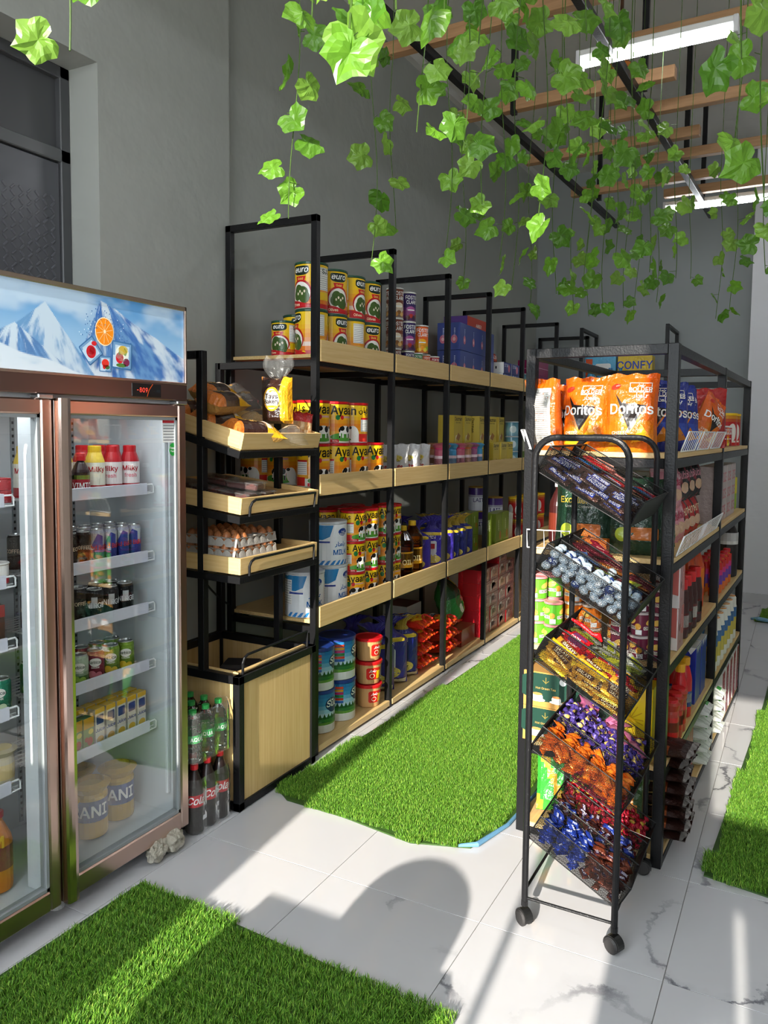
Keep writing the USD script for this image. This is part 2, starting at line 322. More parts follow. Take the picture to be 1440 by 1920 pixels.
wallbox('baseboard_back', 'low grey skirting along the foot of the column', [(-.53, .51, 8.345, 8.37, 0, .1)], lin('b4b4b6'))
wallbox('ceiling', 'plain off-white painted ceiling', [(-3.1, XR+.2, YF-.1, YB+.2, ZC, ZC+.12)], lin('c9c7c3'))
wallbox('ceiling_trim', 'narrow pale cornice along the top of the left wall', [(XL2-.05, XL2+.05, 3.3, YB, ZC-.06, ZC)], lin('cfcdc8'))
# shop front behind the viewer: solid wall with the openings that the sunlight comes through
op = [(-1.56, -.16, 0, 3.7), (-2.35, -1.62, 1.62, 3.7), (.10, 1.9, 1.78, 2.45), (.185, .245, 0, 1.55)]
xs = sorted({-3.1, XR+.2} | {o[k] for o in op for k in (0, 1)}); zs = sorted({0, ZC} | {o[k] for o in op for k in (2, 3)})
bx = []
for a, b in zip(xs, xs[1:]):
    for c, d in zip(zs, zs[1:]):
        mx, mz = (a+b)/2, (c+d)/2
        if not any(o[0] < mx < o[1] and o[2] < mz < o[3] for o in op): bx.append((a, b, YF-.08, YF, c, d))
wallbox('wall_front', 'shop front wall with a tall glazed opening, behind the viewer', bx, lin('cfcfcc'))
for k, o in enumerate(op):
    w = thing(f'window_{k+1}', 'shop front glazing behind the viewer', None, kind='structure')
    g = G(); x0, x1, z0, z1 = o
    for a in (x0, x1): g.bar((a, YF-.03, z0), (a, YF-.03, z1), .03, .05)
    for a in (z0, z1): g.bar((x0, YF-.03, a), (x1, YF-.03, a), .03, .05, up=(0, 1, 0))
    if k == 0: g.bar((-.50, YF-.03, 0), (-.50, YF-.03, z1), .028, .03)
    put('frame', w, g, 'black_steel')
    if k: g = G(); g.box(x0, x1, YF-.034, YF-.028, z0, z1); put('pane', w, g, 'pane')
g = G(); g.box(-14, 14, -26, YF-.1, -.1, -.02, lin('b9b4aa')); put('pavement', None, g, 'print_matte', kind='structure', label='sunlit pavement outside the shop front')
# service desk and round-backed chair behind the viewer: they throw the flat and the domed shadow on the floor
sd = lambda y: -SUNX*y
dk = thing('service_desk', 'plain grey service desk behind the viewer by the entrance', 'desk')
g = G(); g.box(-1.47, -.93, -.32, .19, .71, .75, lin('b9b4ac'), .004); put('desktop', dk, g, 'print_matte')
g = G(); g.box(-1.45, -.95, .15, .17, .002, .71, lin('9a968f'), .002); put('front_panel', dk, g, 'print_matte')
g = G(); g.box(-1.45, -1.43, -.3, .15, .002, .71, lin('9a968f'), .002); put('side_panel', dk, g, 'print_matte')
g = G(); g.box(-.97, -.95, -.3, .15, .002, .71, lin('9a968f'), .002); put('side_panel', dk, g, 'print_matte')
ch = thing('office_chair', 'black office chair with a rounded back behind the viewer', 'chair')
ox, oy = -1.2+.085*2.55, .3
g = G(); pf = rrect(-.2, .42, .2, .8, .06).union(ell(0, .74, .2, .135)); m = trimesh.creation.extrude_polygon(pf, .05, engine='earcut')
v = m.vertices; g.add(np.c_[v[:, 0]+ox, v[:, 2]+oy, v[:, 1]], m.faces, BLACK); put('backrest', ch, g, 'cloth_film')
g = G(); g.box(ox-.22, ox+.22, oy+.06, oy+.5, .44, .5, BLACK, .02); put('seat', ch, g, 'cloth_film')
g = G(); g.tube([(ox, oy+.28, .06), (ox, oy+.28, .44)], .025, 10); [g.bar((ox, oy+.28, .06), (ox+.27*math.cos(a), oy+.28+.27*math.sin(a), .03), .04, .03) for a in np.arange(5)*1.2566]; g.bar((ox, oy+.06, .46), (ox, oy+.03, .6), .04); put('base', ch, g, 'black_steel')

# steel door in its plastered recess
dr = thing('door_1', 'dark grey steel door with a diamond-plate leaf in a wall recess', None, kind='structure')
dx = XL-.2; dcol = lin('4e4f55')
g = G(); g.box(dx-.03, dx, DY0, DY1, 2.83, DZ, lin('46474a'), .003); put('transom_panel', dr, g, 'enamel')
g = G()
g.box(dx-.03, dx+.03, DY1-.05, DY1, 0, DZ, lin('47484b'), .004); g.box(dx-.03, dx+.03, DY0, DY0+.05, 0, DZ, lin('47484b'), .004)
g.box(dx-.03, dx+.03, DY0, DY1, DZ-.05, DZ, lin('47484b'), .004); g.box(dx-.03, dx+.03, DY0, DY1, 2.80, 2.855, lin('56585a'), .004); put('frame', dr, g, 'enamel')
g = G(); g.box(dx-.02, dx+.018, DY0+.05, DY1-.05, .01, 2.795, dcol, .004); put('leaf', dr, g, 'enamel')
g = G(); k = 0
for i in range(26):
    for j in range(100):
        y, z = DY0+.1+i*.038, .15+j*.0262
        if z > 2.66: continue
        a = math.radians(45 if (i+j) % 2 else -45)
        g.box(-.002, .0035, -.0135, .0135, -.0045, .0045, lin('56575e'), .002, mat4(rotx(a), (dx+.019, y, z)))
put('tread_pattern', dr, g, 'enamel', kind='stuff')

# ------------------------------------------------------------------ hanging grid of steel bars and wooden slats
SK = math.radians(-2.25)
gr = thing('ceiling_grid', 'hanging black steel and wooden slat grid over the aisle', 'ceiling grid')
ZG = 3.54
for (x, y0, y1) in ((-1.757-.13, .0, 7.35), (-.946-.14, .0, 7.35), (-.11-.1, .0, 7.35)):
    g = G(); f = lambda y: x+.0385*y
    g.bar((f(y0), y0, ZG), (f(y1), y1, ZG), .045, .045, ch=.003); put('steel_bar', gr, g, 'black_steel')
for (x, y) in ((-1.62, 4.55), (-1.57, 6.5), (-.87, 4.55), (-.845, 6.05), (-.82, 6.85), (-.05, 4.6), (0, 6.5), (-1.8, 1.0), (-1.0, 1.0), (-.12, 1.0), (-1.73, 2.8), (-.95, 2.8)):
    g = G(); g.bar((x, y, ZG), (x, y, ZC), .035, .035, ch=.002); put('hanger_rod', gr, g, 'black_steel')
SL = [(-1.99, -.74, 3.605), (-1.99, -.70, 4.55), (-1.15, .15, 4.94), (-1.86, -.68, 5.47), (-1.125, .15, 5.82), (-1.77, -.66, 6.37), (-.93, .35, 4.05), (-1.15, .15, 3.1), (-2.0, -.72, 2.65), (-1.15, .15, 2.2), (-2.0, -.72, 1.7), (-1.1, .2, 6.7)]
for (a, b, y) in SL:
    g = G(); g.bar((a, y+.035, ZG+.055), (b, y-.035*(b-a)/1.25, ZG+.055), .06, .065, ch=.003); put('wooden_slat', gr, g, 'slat_wood')
def led(x0, x1, y, z, label, grp=None):
    t = thing('light_fixture', label, 'ceiling light', M=P((x0+x1)/2, y, z, -2.25), group=grp)
    h = (x1-x0)/2; g = G(); g.box(-h, h, -.04, .04, .0, .035, lin('d8d8d6'), .006); put('housing', t, g, 'enamel')
    g = G(); g.lathe([(.0001, -h+.02), (.036, -h+.02), (.036, h-.02), (.0001, h-.02)], 14, M=mat4(roty(math.pi/2), (0, 0, -.004)))
    put('diffuser', t, g, 'led', smooth=40)
    for s in (-1, 1): g = G(); g.box(s*h-.012, s*h+.012, -.042, .042, -.042, .036, lin('cfcfd2'), .004); put('end_cap', t, g, 'enamel')
led(-1.09, -.36, 4.02, ZG-.005, 'bright LED batten light near the top of the picture, under the nearer slat')
led(-1.11, -.2, 6.84, ZG-.02, 'bright LED batten light over the far end of the aisle, lower in the picture')
for k, (x, y) in enumerate(((-1.2, 1.2), (.9, .6), (1.2, 3.2), (1.2, 6.0), (-1.2, -.5))):
    led(x-.6, x+.6, y, ZG-.02 if x < 0 else ZC-.12, f'{ORD[k+1]} of the bright LED battens above and beside the viewer, outside the picture')
rf = thing('ceiling_fitting', 'small amber ceiling ornament hanging beside the black rod', 'ceiling light', M=P(-1.02, 4.63, 3.72))
g = G(); g.lathe([(.001, -.035), (.05, -.02), (.075, .01), (.05, .035), (.012, .04), (.008, .78)], 12, [lin('8a4a1c'), lin('b0682a'), lin('7a3f18'), lin('6a3412'), lin('4a2a14')]); put('shade', rf, g, 'plastic')

# ------------------------------------------------------------------ long steel rack along the left wall
RX0, RX1 = -2.715, -2.15                 # back and front of the rack
PY = [3.267, 4.07, 4.865, 5.63, 6.43, 7.44, 8.62]
SZ = [.045, .70, 1.37, 2.04]             # top faces of the boards
rk = thing('display_rack', 'long black steel rack with pale wood shelves along the left wall', 'shelving rack')
TW = .034
for i, y in enumerate(PY):
    g = G()
    g.bar((RX1-TW/2, y, 0), (RX1-TW/2, y, 2.71), TW, TW, ch=.002); put('front_post', rk, g, 'black_steel')
    g = G(); g.bar((RX0+TW/2, y, 0), (RX0+TW/2, y, 2.71), TW, TW, ch=.002); put('rear_post', rk, g, 'black_steel')
    g = G(); g.bar((RX0, y, 2.71-TW/2), (RX1, y, 2.71-TW/2), TW, TW, ch=.002); put('top_bar', rk, g, 'black_steel')
    for z in SZ: g = G(); g.bar((RX0+TW, y, z-.045), (RX1-TW, y, z-.045), TW, TW, ch=.002); put('cross_bar', rk, g, 'black_steel')
for i in range(len(PY)-1):
    y0, y1 = PY[i]+.018, PY[i+1]-.018
    for k, z in enumerate(SZ):
        g = G(); g.box(RX0+.002, RX1-.012, y0-.015, y1+.015, z-.018, z, ch=.001); put('shelf_board', rk, g, 'beech_y')
        if k:
            g = G(); g.box(RX1-.011, RX1+.006, y0, y1, z-.036, z+.07, ch=.0015); put('shelf_front', rk, g, 'beech_y')
        else:
            g = G(); g.box(RX1-.011, RX1+.004, y0, y1, z-.03, z+.003, ch=.0015); put('shelf_front', rk, g, 'beech_y')
        g = G(); g.bar((RX1-.04, y0, z-.04), (RX1-.04, y1, z-.04), .03, .03); put('shelf_rail', rk, g, 'black_steel')
        g = G(); g.bar((RX0+.03, y0, z-.04), (RX0+.03, y1, z-.04), .03, .03); put('shelf_rail', rk, g, 'black_steel')
# rack on the back wall
br = thing('back_rack', 'black steel rack with pale shelves on the back wall, seen over the middle unit', 'shelving rack')
for x in (-1.22, -2.05):
    g = G()
    for y in (7.93, 8.55): g.bar((x, y, 0), (x, y, 2.71), TW, TW, ch=.002)
    g.bar((x, 7.93, 2.71-TW/2), (x, 8.55, 2.71-TW/2), TW, TW, ch=.002)
    for z in SZ: g.bar((x, 7.93, z-.045), (x, 8.55, z-.045), TW, TW)
    put('end_frame', br, g, 'black_steel')
for k, z in enumerate(SZ):
    g = G(); g.box(-2.05, -1.22, 7.95, 8.56, z-.018, z, ch=.001); put('shelf_board', br, g, 'beech_x')
    g = G(); g.box(-2.03, -1.24, 7.93, 7.947, z-.036, z+(.07 if k else .003), ch=.0015); put('shelf_front', br, g, 'beech_x')

# ------------------------------------------------------------------ middle unit (gondola)
GA = -2.5; GM = P(-1.011, 3.052, 0, GA)          # local: x 0..0.59 across the end, y along the aisle
gd = thing('gondola_unit', 'black steel island shelving unit with pale wood shelves', 'shelving rack', M=GM)
GW, GL, GH, GY = .59, 2.42, 2.0, [.02, 1.27, 2.40]; GZ = [.05, .40, .80, 1.195, 1.595]
for y in GY:
    for x in (.02, GW-.02): g = G(); g.bar((x, y, 0), (x, y, GH), .04, .04, ch=.002); put('post', gd, g, 'black_steel')
    g = G(); g.bar((.04, y, GH-.02), (GW-.04, y, GH-.02), .038, .038, ch=.002); put('top_bar', gd, g, 'black_steel')
for x in (.02, GW-.02): g = G(); g.bar((x, .04, GH-.021), (x, GL-.04, GH-.021), .037, .037, ch=.002); put('side_bar', gd, g, 'black_steel')
for z in GZ:
    for a, b in zip(GY, GY[1:]):
        g = G(); g.box(.004, GW-.004, a+(-.018 if a < .1 else .022), b-.022, z-.02, z, ch=.0015); put('shelf_board', gd, g, 'beech_y' )
        for x in (.02, GW-.02): g = G(); g.bar((x, a+.02, z-.04), (x, b-.02, z-.04), .036, .036, ch=.002); put('shelf_rail', gd, g, 'black_steel')
    for y in GY: g = G(); g.bar((.04, y, z-.04), (GW-.04, y, z-.04), .036, .036, ch=.002); put('cross_bar', gd, g, 'black_steel')
def GP(x, y, z, a=0, R=None): return GM@P(x, y, z, a, R)

# ------------------------------------------------------------------ bakery stand between the cooler and the rack
bk = thing('bakery_stand', 'black steel bakery stand with pale wooden trays and a deep bin', 'display stand')
BY0, BY1, BXF, BXP, BXB = 2.61, 3.205, -2.115, -2.33, -2.70
def bput(n, g, m='black_steel'): return put(n, bk, g, m)
for y in (BY0+.02, BY1-.02):
    g = G(); g.bar((BXP, y, .57), (BXP, y, 2.0), .034, ch=.002); bput('upright', g)
    g = G(); g.bar((BXB, y, 0), (BXB, y, 2.0), .034, ch=.002); bput('upright', g)
    g = G(); g.bar((BXB, y, 1.983), (BXP, y, 1.983), .034, ch=.002); bput('top_bar', g)
for (y, x) in ((BY0+.018, BXF-.018), (BY1-.018, BXF-.018), (BY0+.018, BXB)):
    g = G(); g.bar((x, y, 0), (x, y, .6), .036, ch=.002); bput('bin_post', g)
for z in (.02, .582):
    for (p, q) in (((BXF-.018, BY0, z), (BXF-.018, BY1, z)), ((BXB, BY0+.018, z), (BXF, BY0+.018, z)), ((BXB, BY1-.018, z), (BXF, BY1-.018, z)), ((BXB, BY0, z), (BXB, BY1, z))):
        g = G(); g.bar(p, q, .036, ch=.002); bput('bin_rail', g)
for nm, b, ax in (('bin_panel', (BXF-.022, BXF-.010, BY0+.036, BY1-.036, .03, .6), 'z'), ('bin_panel', (BXB, BXF-.036, BY0+.012, BY0+.024, .03, .598), 'z'), ('bin_panel', (BXB, BXF-.036, BY1-.024, BY1-.012, .03, .6), 'z'),
                  ('bin_panel', (BXB-.01, BXB+.004, BY0+.03, BY1-.03, .03, .6), 'z'), ('bin_floor', (BXB, BXF-.03, BY0+.03, BY1-.03, .12, .132), 'x')):
    g = G(); g.box(*b, ch=.001); bput(nm, g, 'beech_'+ax)
g = G(); g.box(BXF-.055, BXF-.036, BY0+.04, BY1-.04, .585, .606, ch=.002); g.box(BXB, BXF-.036, BY0+.036, BY0+.052, .585, .606, ch=.002); bput('bin_lip', g, 'beech_y')
def guard(z, x, up=.075):
    y0, y1 = BY0+.05, BY1-.05
    c = [(x, y0, z), (x, y0, z+up-.03), (x, y0+.012, z+up-.01), (x, y0+.035, z+up), (x, y1-.0, z+up), (x, y1, z)]
    g = G(); g.tube(c, .006, 8); return g
bput('bin_guard', guard(.6, BXF-.02, .078))
TRAYS = []
for nm, z, tilt, gd_ in (('bread', 1.555, 14, 0), ('dates', 1.278, 6, 1), ('eggs', 1.02, 1, 1)):
    R = roty(math.radians(tilt)); Mt = mat4(R, (BXF+.005, (BY0+BY1)/2, z)); TRAYS.append(Mt)   # local: x from -D (back) to 0 (front)
    D, hw = .56, (BY1-BY0)/2; fr = G()
    for s in (-1, 1): fr.bar((-D, s*(hw-.016), 0), (0, s*(hw-.016), 0), .032, ch=.002)
    fr.bar((-.016, -hw+.03, 0), (-.016, hw-.03, 0), .032, ch=.002); fr.bar((-D+.016, -hw+.03, 0), (-D+.016, hw-.03, 0), .032)
    put('tray_frame', bk, fr, 'black_steel', M=Mt)
    for b, ax in (((-D+.014, -.014, -hw+.018, hw-.018, *((.016, .024) if nm == 'bread' else (.06, .07))), 'y'), ((-.014, 0, -hw+.004, hw-.004, .024, .095), 'y'), ((-D, -D+.014, -hw+.004, hw-.004, .024, .095), 'y'), ((-D, -.014, -hw+.004, -hw+.018, .024, .095), 'x'), ((-D, -.014, hw-.018, hw-.004, .024, .095), 'x')):
        g = G(); g.box(*b, ch=.001); put('tray_board', bk, g, 'beech_'+ax, M=Mt)
    if gd_: g = guard(.016, .012, .07); V, F, C = g.arr(); V = V-np.array([0, (BY0+BY1)/2, 0]); g2 = G(); g2.add(V, F, C); put('tray_guard', bk, g2, 'black_steel', smooth=40, M=Mt)

# ================================================================== makers of packaged goods (front of each faces local -y)
RED, YEL, ORG, GRN, NAVY, PURP = lin('c8141c'), lin('f2c417'), lin('ef7d16'), lin('2f8a35'), lin('1d2a6d'), lin('4a1f78')
def grad(stops, t):
    xs_ = [s[0] for s in stops]; cs = np.array([s[1] for s in stops]); return np.stack([np.interp(t, xs_, cs[:, k]) for k in range(3)], -1)
def tin_body(r, h, stops, n=28, seg=10, ribs=False):
    zs = np.linspace(.003, h-.003, seg+1); prof = [(r-.004, 0), (r, .003)]+[(r+(.0012*math.sin(i*3.1) if ribs else 0), z) for i, z in enumerate(zs)][1:-1]+[(r, h-.003)]
    cols = [lin('c9c9c6')]+[grad(stops, (zs[i]+zs[i+1])/2/h) for i in range(seg)]
    return G().lathe([(.0005, 0)]+prof, n, [lin('bdbdba')]+cols)
def tin_lid(r, h, t, col, n=28):
    return G().lathe([(r+.002, h-.001), (r+.0025, h+t-.002), (r+.0005, h+t), (r-.004, h+t), (r-.006, h+t-.003), (.0005, h+t-.003)], n, col)
def make_tin(name, cat, r, h, stops, lidcol, deco, lid_t=.012, ribs=False, metal=False, lidmat='plastic', bodymat='print_gloss'):
    def fn(M, label, group):
        t = thing(name, label, cat, M, group)
        put('body', t, tin_body(r, h-lid_t, stops, ribs=ribs), bodymat, smooth=35)
        put('lid', t, tin_lid(r, h-lid_t, lid_t, lidcol), lidmat, smooth=35)
        d = G(); deco(d, r, h-lid_t); put('printed_label', t, d, 'print_gloss'); return t
    return Proto(fn)
def cyl(d, r, ang, geom_or_tf, x, z, col, lift=.0006, maxe=.014):
    tf = geom_or_tf if isinstance(geom_or_tf, tuple) else tri2(geom_or_tf)
    d.flat(sub(mv(tf, x, z), maxe), cylmap(r, -math.pi/2+math.radians(ang)), col, lift)
def cow(d, put2, s):
    """black and white cow shape of width s"""
    body = unary_union([ell(0, .42*s, .42*s, .22*s), sbox(-.38*s, 0, -.28*s, .4*s), sbox(-.2*s, 0, -.1*s, .35*s), sbox(.12*s, 0, .22*s, .35*s), sbox(.28*s, 0, .37*s, .4*s), ell(.5*s, .5*s, .14*s, .12*s, -30), ell(.56*s, .32*s, .09*s, .13*s)])
    put2(body, lin('f4f2ec'), .0009)
    put2(unary_union([ell(-.2*s, .5*s, .15*s, .13*s), ell(.22*s, .45*s, .14*s, .17*s), ell(.5*s, .54*s, .1*s, .08*s), sbox(-.38*s, 0, -.3*s, .1*s), sbox(.28*s, .0, .35*s, .22*s), ell(-.36*s, .4*s, .05*s, .1*s)]).intersection(body.buffer(.001)), lin('141210'), .0013)
def panel(d, r, ang, x0, z0, x1, z1, head, rows=6):
    cyl(d, r, ang, sbox(x0, z0, x1, z1), 0, 0, lin('efeee9')); cyl(d, r, ang, sbox(x0, z1-(z1-z0)*.12, x1, z1), 0, 0, head, .0009)
    g = unary_union([sbox(x0+.004, z0+(z1-z0)*(i+.4)/rows*.85, x1-.004, z0+(z1-z0)*(i+.55)/rows*.85) for i in range(rows)]); cyl(d, r, ang, g, 0, 0, lin('6a6a72'), .001)
def deco_milk(d, r, h):
    for a in (-10, 170):
        f = lambda gm, c, l=.0006: cyl(d, r, a, gm, 0, 0, c, l)
        cyl(d, r, a, txt('Ayaan', .21*h, True, sx=.95), 0, .74*h, lin('1b120c'), .001)
        f(rrect(-.03, .64*h, .05, .69*h, .004), lin('e0a9a0')); f(ell(-.045, .655*h, .012, .014), lin('1f7a3b'), .0009); f(ell(-.02, .655*h, .01, .012), lin('c8201e'), .0009)
        f(ell(.035, .27*h, .055, .16*h), lin('e3541a'), .0004); f(ell(0, .16*h, .085, .11*h), lin('4f9a33'), .0005); f(ell(.07, .25*h, .03, .2*h, 12), lin('f1efe8'), .0007)
        cow(d, lambda gm, c, l: cyl(d, r, a, affinity.translate(gm, 0, .14*h), 0, 0, c, l), .1)
        f(sbox(-.085, .02*h, -.04, .1*h), RED, .0009); cyl(d, r, a, txt('2500g', .035*h), -.062, .045*h, WHITE, .0014)
    for a in (80, 260):
        cyl(d, r, a, arabic('ayaan', .17*h, .14), 0, .77*h, lin('1b120c'), .001)
        panel(d, r, a+8, -.035, .3*h, .035, .66*h, RED); cyl(d, r, a, sbox(-.035, .03*h, .035, .24*h), 0, 0, lin('d8322a'))
milk_stops = [(0, lin('f0ede6')), (.16, lin('ece9df')), (.22, lin('f0b23a')), (.42, lin('e9801a')), (.6, lin('f0a81a')), (.68, lin('f2c31a')), (1, lin('f2c81c'))]
tin_milk_big = make_tin('milk_powder_tin', 'tin', .086, .222, milk_stops, RED, deco_milk)
tin_milk_small = make_tin('small_milk_powder_tin', 'tin', .072, .172, milk_stops, RED, deco_milk, .011)
def deco_olive(d, r, h):
    for a in (-22, 158):
        f = lambda gm, c, l=.0006: cyl(d, r, a, gm, 0, 0, c, l)
        f(ell(0, .36*h, .062, .29*h), lin('b3131a'), .0005); f(ell(0, .34*h, .055, .26*h), lin('ece9e2'), .0008)
        f(unary_union([ell(.02, .27*h, .03, .035, 20), ell(-.012, .4*h, .026, .03), ell(.01, .36*h, .034, .03), ell(-.02, .31*h, .025, .03)]), lin('3f5a1f'), .0011)
        f(unary_union([ell(-.015+.013*k, (.33+.05*(k % 2))*h, .005, .007) for k in range(4)]), lin('e2d6c0'), .0015)
        f(unary_union([rrect(-.046, .78*h, .046, .95*h, .01), ell(0, .79*h, .04, .05*h)]), lin('15251a'), .0009); cyl(d, r, a, txt('euro', .125*h, True, slant=.2, sx=1.05), 0, .81*h, WHITE, .0014)
        f(unary_union([Polygon([(-.03, .72*h), (.03, .72*h), (.022, .6*h), (-.022, .6*h)])]), RED, .0011); cyl(d, r, a, txt('Gold', .05*h, True), 0, .64*h, lin('f4d36a'), .0016)
        f(Polygon([(-.08, .02*h), (.08, .02*h), (.08, .05*h), (-.02, .17*h), (-.08, .2*h)]), lin('c01820'), .0013); cyl(d, r, a, txt('Olives', .06*h, True), -.03, .06*h, lin('f6e2c0'), .0018)
    panel(d, r, 70, -.04, .42*h, .035, .93*h, lin('d8d6cc'), 9); cyl(d, r, 70, sbox(-.035, .2*h, .04, .38*h), 0, 0, lin('f0c419'), .0009); panel(d, r, 255, -.04, .45*h, .035, .93*h, lin('d8d6cc'), 9); cyl(d, r, 255, sbox(-.035, .2*h, .04, .38*h), 0, 0, lin('f0c419'), .0009)
    for a in (-75, 75, 110, 200, 250): cyl(d, r, a, txt('SJJ', .1*h, True) if a == 75 else ell(0, 0, .012, .01), 0, (.8 if a == 75 else .06)*h, lin('1b2b1a') if a == 75 else YEL, .001)
olive_stops = [(0, lin('b8161c')), (.1, lin('bf1a1e')), (.16, lin('e07a1c')), (.3, lin('ecebe4')), (.36, lin('e88a1a')), (.55, lin('efa51a')), (.7, lin('f1c31b')), (1, lin('f0c71c'))]
tin_olive = make_tin('olive_tin', 'tin', .084, .232, olive_stops, lin('1f4d38'), deco_olive, .01)
tin_olive_small = make_tin('small_olive_tin', 'tin', .062, .178, olive_stops, lin('1f4d38'), deco_olive, .009)
def deco_fc(c, fruit):
    def f_(d, r, h):
        for a in (-25, 100, 220):
            s = r/.05
            cyl(d, r, a, txt('FOSTER', .13*h, True, sx=.8), 0, .78*h, WHITE, .001); cyl(d, r, a, txt("CLARK'S", .12*h, True, sx=.75), .004*s, .62*h, WHITE, .001)
            cyl(d, r, a, ell(-.01*s, .43*h, .028*s, .1*h), 0, 0, c, .0007); cyl(d, r, a, sbox(-.03*s, .38*h, .015*s, .42*h), 0, 0, WHITE, .001)
            for k, cc in enumerate(fruit): cyl(d, r, a, ell((-.028+.019*k)*s, (.13+.06*(k % 2))*h, .014*s, .075*h), 0, 0, cc, .0009)
    return f_
fcs = {}
for nm, c1, c2, fr in (('purple', '34235f', 'a04a8c', ('5b2a2a', 'b03028', '3c2340', '8a4a2a')), ('orange', 'e8621a', 'f3b21c', ('f5c21d', 'f09a1d', 'e8d24a', '9ab834')), ('green', '1f7d36', 'c6d83a', ('9ac93a', 'cfe06a', '8ab83a', 'e5e08a')), ('red', 'b81a24', 'b81a24', ('d8342c', 'e0524a', '9a1c20', 'd04a3a')), ('brown', '7a3a22', 'e8d8c0', ('c88a3a', '8a5a2a', 'e0b26a', 'a86a2a'))):
    st = [(0, lin(c1)*.6), (.3, lin(c2)*.8), (.5, lin(c1)), (1, lin(c1))]
    for sz, r, h in (('tall', .052, .178), ('small', .046, .115)):
        fcs[nm, sz] = make_tin('drink_powder_tin' if sz == 'tall' else 'small_drink_powder_tin', 'tin', r, h, st, lin('e8e6e2'), deco_fc(lin(c2), [lin(k) for k in fr]), .007)
def deco_saudi(d, r, h):
    for a in (-30, 150):
        f = lambda gm, c, l=.0006: cyl(d, r, a, gm, 0, 0, c, l)
        f(Polygon([(-.11, .62*h), (-.11, .97*h), (.0, .97*h), (-.02, .7*h), (-.06, .62*h)]), lin('2a7fb8')); f(sbox(-.1, .55*h, -.02, .59*h), lin('2a3f8f'), .0009)
        f(ell(.06, .8*h, .032, .09*h), lin('1d3f8c'), .0009); cyl(d, r, a, arabic('milk', .06*h, .14), .06, .79*h, WHITE, .0014)
        cyl(d, r, a, txt('SAUDIA', .055*h, True), .06, .725*h, WHITE, .0014); cyl(d, r, a, arabic('word', .13*h, .13), .045, .45*h, lin('1f63a8'), .001); cyl(d, r, a, txt('MILK', .12*h, True), .045, .26*h, lin('1f63a8'), .001)
        f(unary_union([Polygon([(-.11+.03*k, .02*h), (-.09+.03*k, .02*h), (-.075+.03*k, .13*h), (-.09+.03*k, .12*h)]) for k in range(7)]), lin('2f7dc4'), .0009)
    panel(d, r, -95, -.035, .3*h, .035, .95*h, lin('2a7fb8'), 10); panel(d, r, 60, -.035, .3*h, .035, .95*h, lin('2a7fb8'), 10)
tin_saudi = make_tin('dried_milk_tin', 'tin', .103, .236, [(0, lin('dfe3e6')), (1, lin('e9ecee'))], lin('c9ccd0'), deco_saudi, .012, ribs=True)
def deco_sud(d, r, h):
    for a in (-20, 160):
        f = lambda gm, c, l=.0006: cyl(d, r, a, gm, 0, 0, c, l)
        f(ell(-.02, .34*h, .1, .07*h), lin('2f7a3a'), .0005); f(ell(.06, .34*h, .07, .09*h), lin('3f8a34'), .0005)
        f(unary_union([Polygon([(-.09+.024*k, .36*h), (-.078+.024*k, .36*h+.03), (-.066+.024*k, .36*h)]) for k in range(7)]), lin('1f5a2c'), .0008)
        for k, cc in enumerate(('d8442a', 'e8a01a', 'c82a6a', '2f8a3a', 'd8442a', '2a5fb8')): f(sbox(-.1, (.86-.075*k)*h, -.045, (.92-.075*k)*h), lin(cc), .0009)
        f(unary_union([ell(.045, .72*h, .046, .17*h), ell(.05, .64*h, .035, .13*h)]), lin('17325f'), .0009); cyl(d, r, a, txt('Süd', .16*h, True, slant=.2), .045, .66*h, WHITE, .0014); cyl(d, r, a, arabic('milk', .08*h, .15), .04, .8*h, WHITE, .0014)
sud_stops = [(0, lin('e6e8e4')), (.16, lin('e9ebe6')), (.2, lin('7db04a')), (.33, lin('4f9a3a')), (.42, lin('cfe4ee')), (.55, lin('9fd0e6')), (.7, lin('3f9fd0')), (1, lin('1f6fb0'))]
tin_sud = make_tin('powdered_milk_tin', 'tin', .088, .232, sud_stops, lin('23408f'), deco_sud, .018)
tin_sud_big = make_tin('large_powdered_milk_tin', 'tin', .104, .236, sud_stops, lin('2a3f8f'), deco_sud, .018)
def tub_fn(M, label, group):
    t = thing('food_tub', label, 'tub', M, group)
    put('body', t, G().lathe([(.0005, 0), (.062, 0), (.066, .004), (.078, .118), (.081, .119), (.081, .126)], 28, lin('c99a66')), 'plastic', smooth=35)
    put('lid', t, G().lathe([(.083, .118), (.084, .132), (.08, .136), (.074, .136), (.072, .132), (.0005, .132)], 28, RED), 'plastic', smooth=35)
    d = G()
    for a in (-20, 160):
        cyl(d, .0735, a, rrect(-.05, .03, .05, .1, .012), 0, 0, lin('d01f1c')); cyl(d, .0735, a, sbox(.012, .034, .04, .082), 0, 0, YEL, .0012)
        cyl(d, .0735, a, arabic('word', .018, .16), -.012, .074, WHITE, .0012); cyl(d, .0735, a, ell(-.015, .052, .016, .014).difference(ell(-.015, .052, .012, .01)), 0, 0, lin('f4e3c2'), .0012)
    V, F, C = d.arr(); rr = np.hypot(V[:, 0], V[:, 1]); k = (.066+(V[:, 2]-.004)/.114*.012+.0008)/.0735; V[:, :2] *= k[:, None]; d2 = G(); d2.add(V, F, C); put('printed_label', t, d2, 'print_gloss'); return t
tub = Proto(tub_fn)

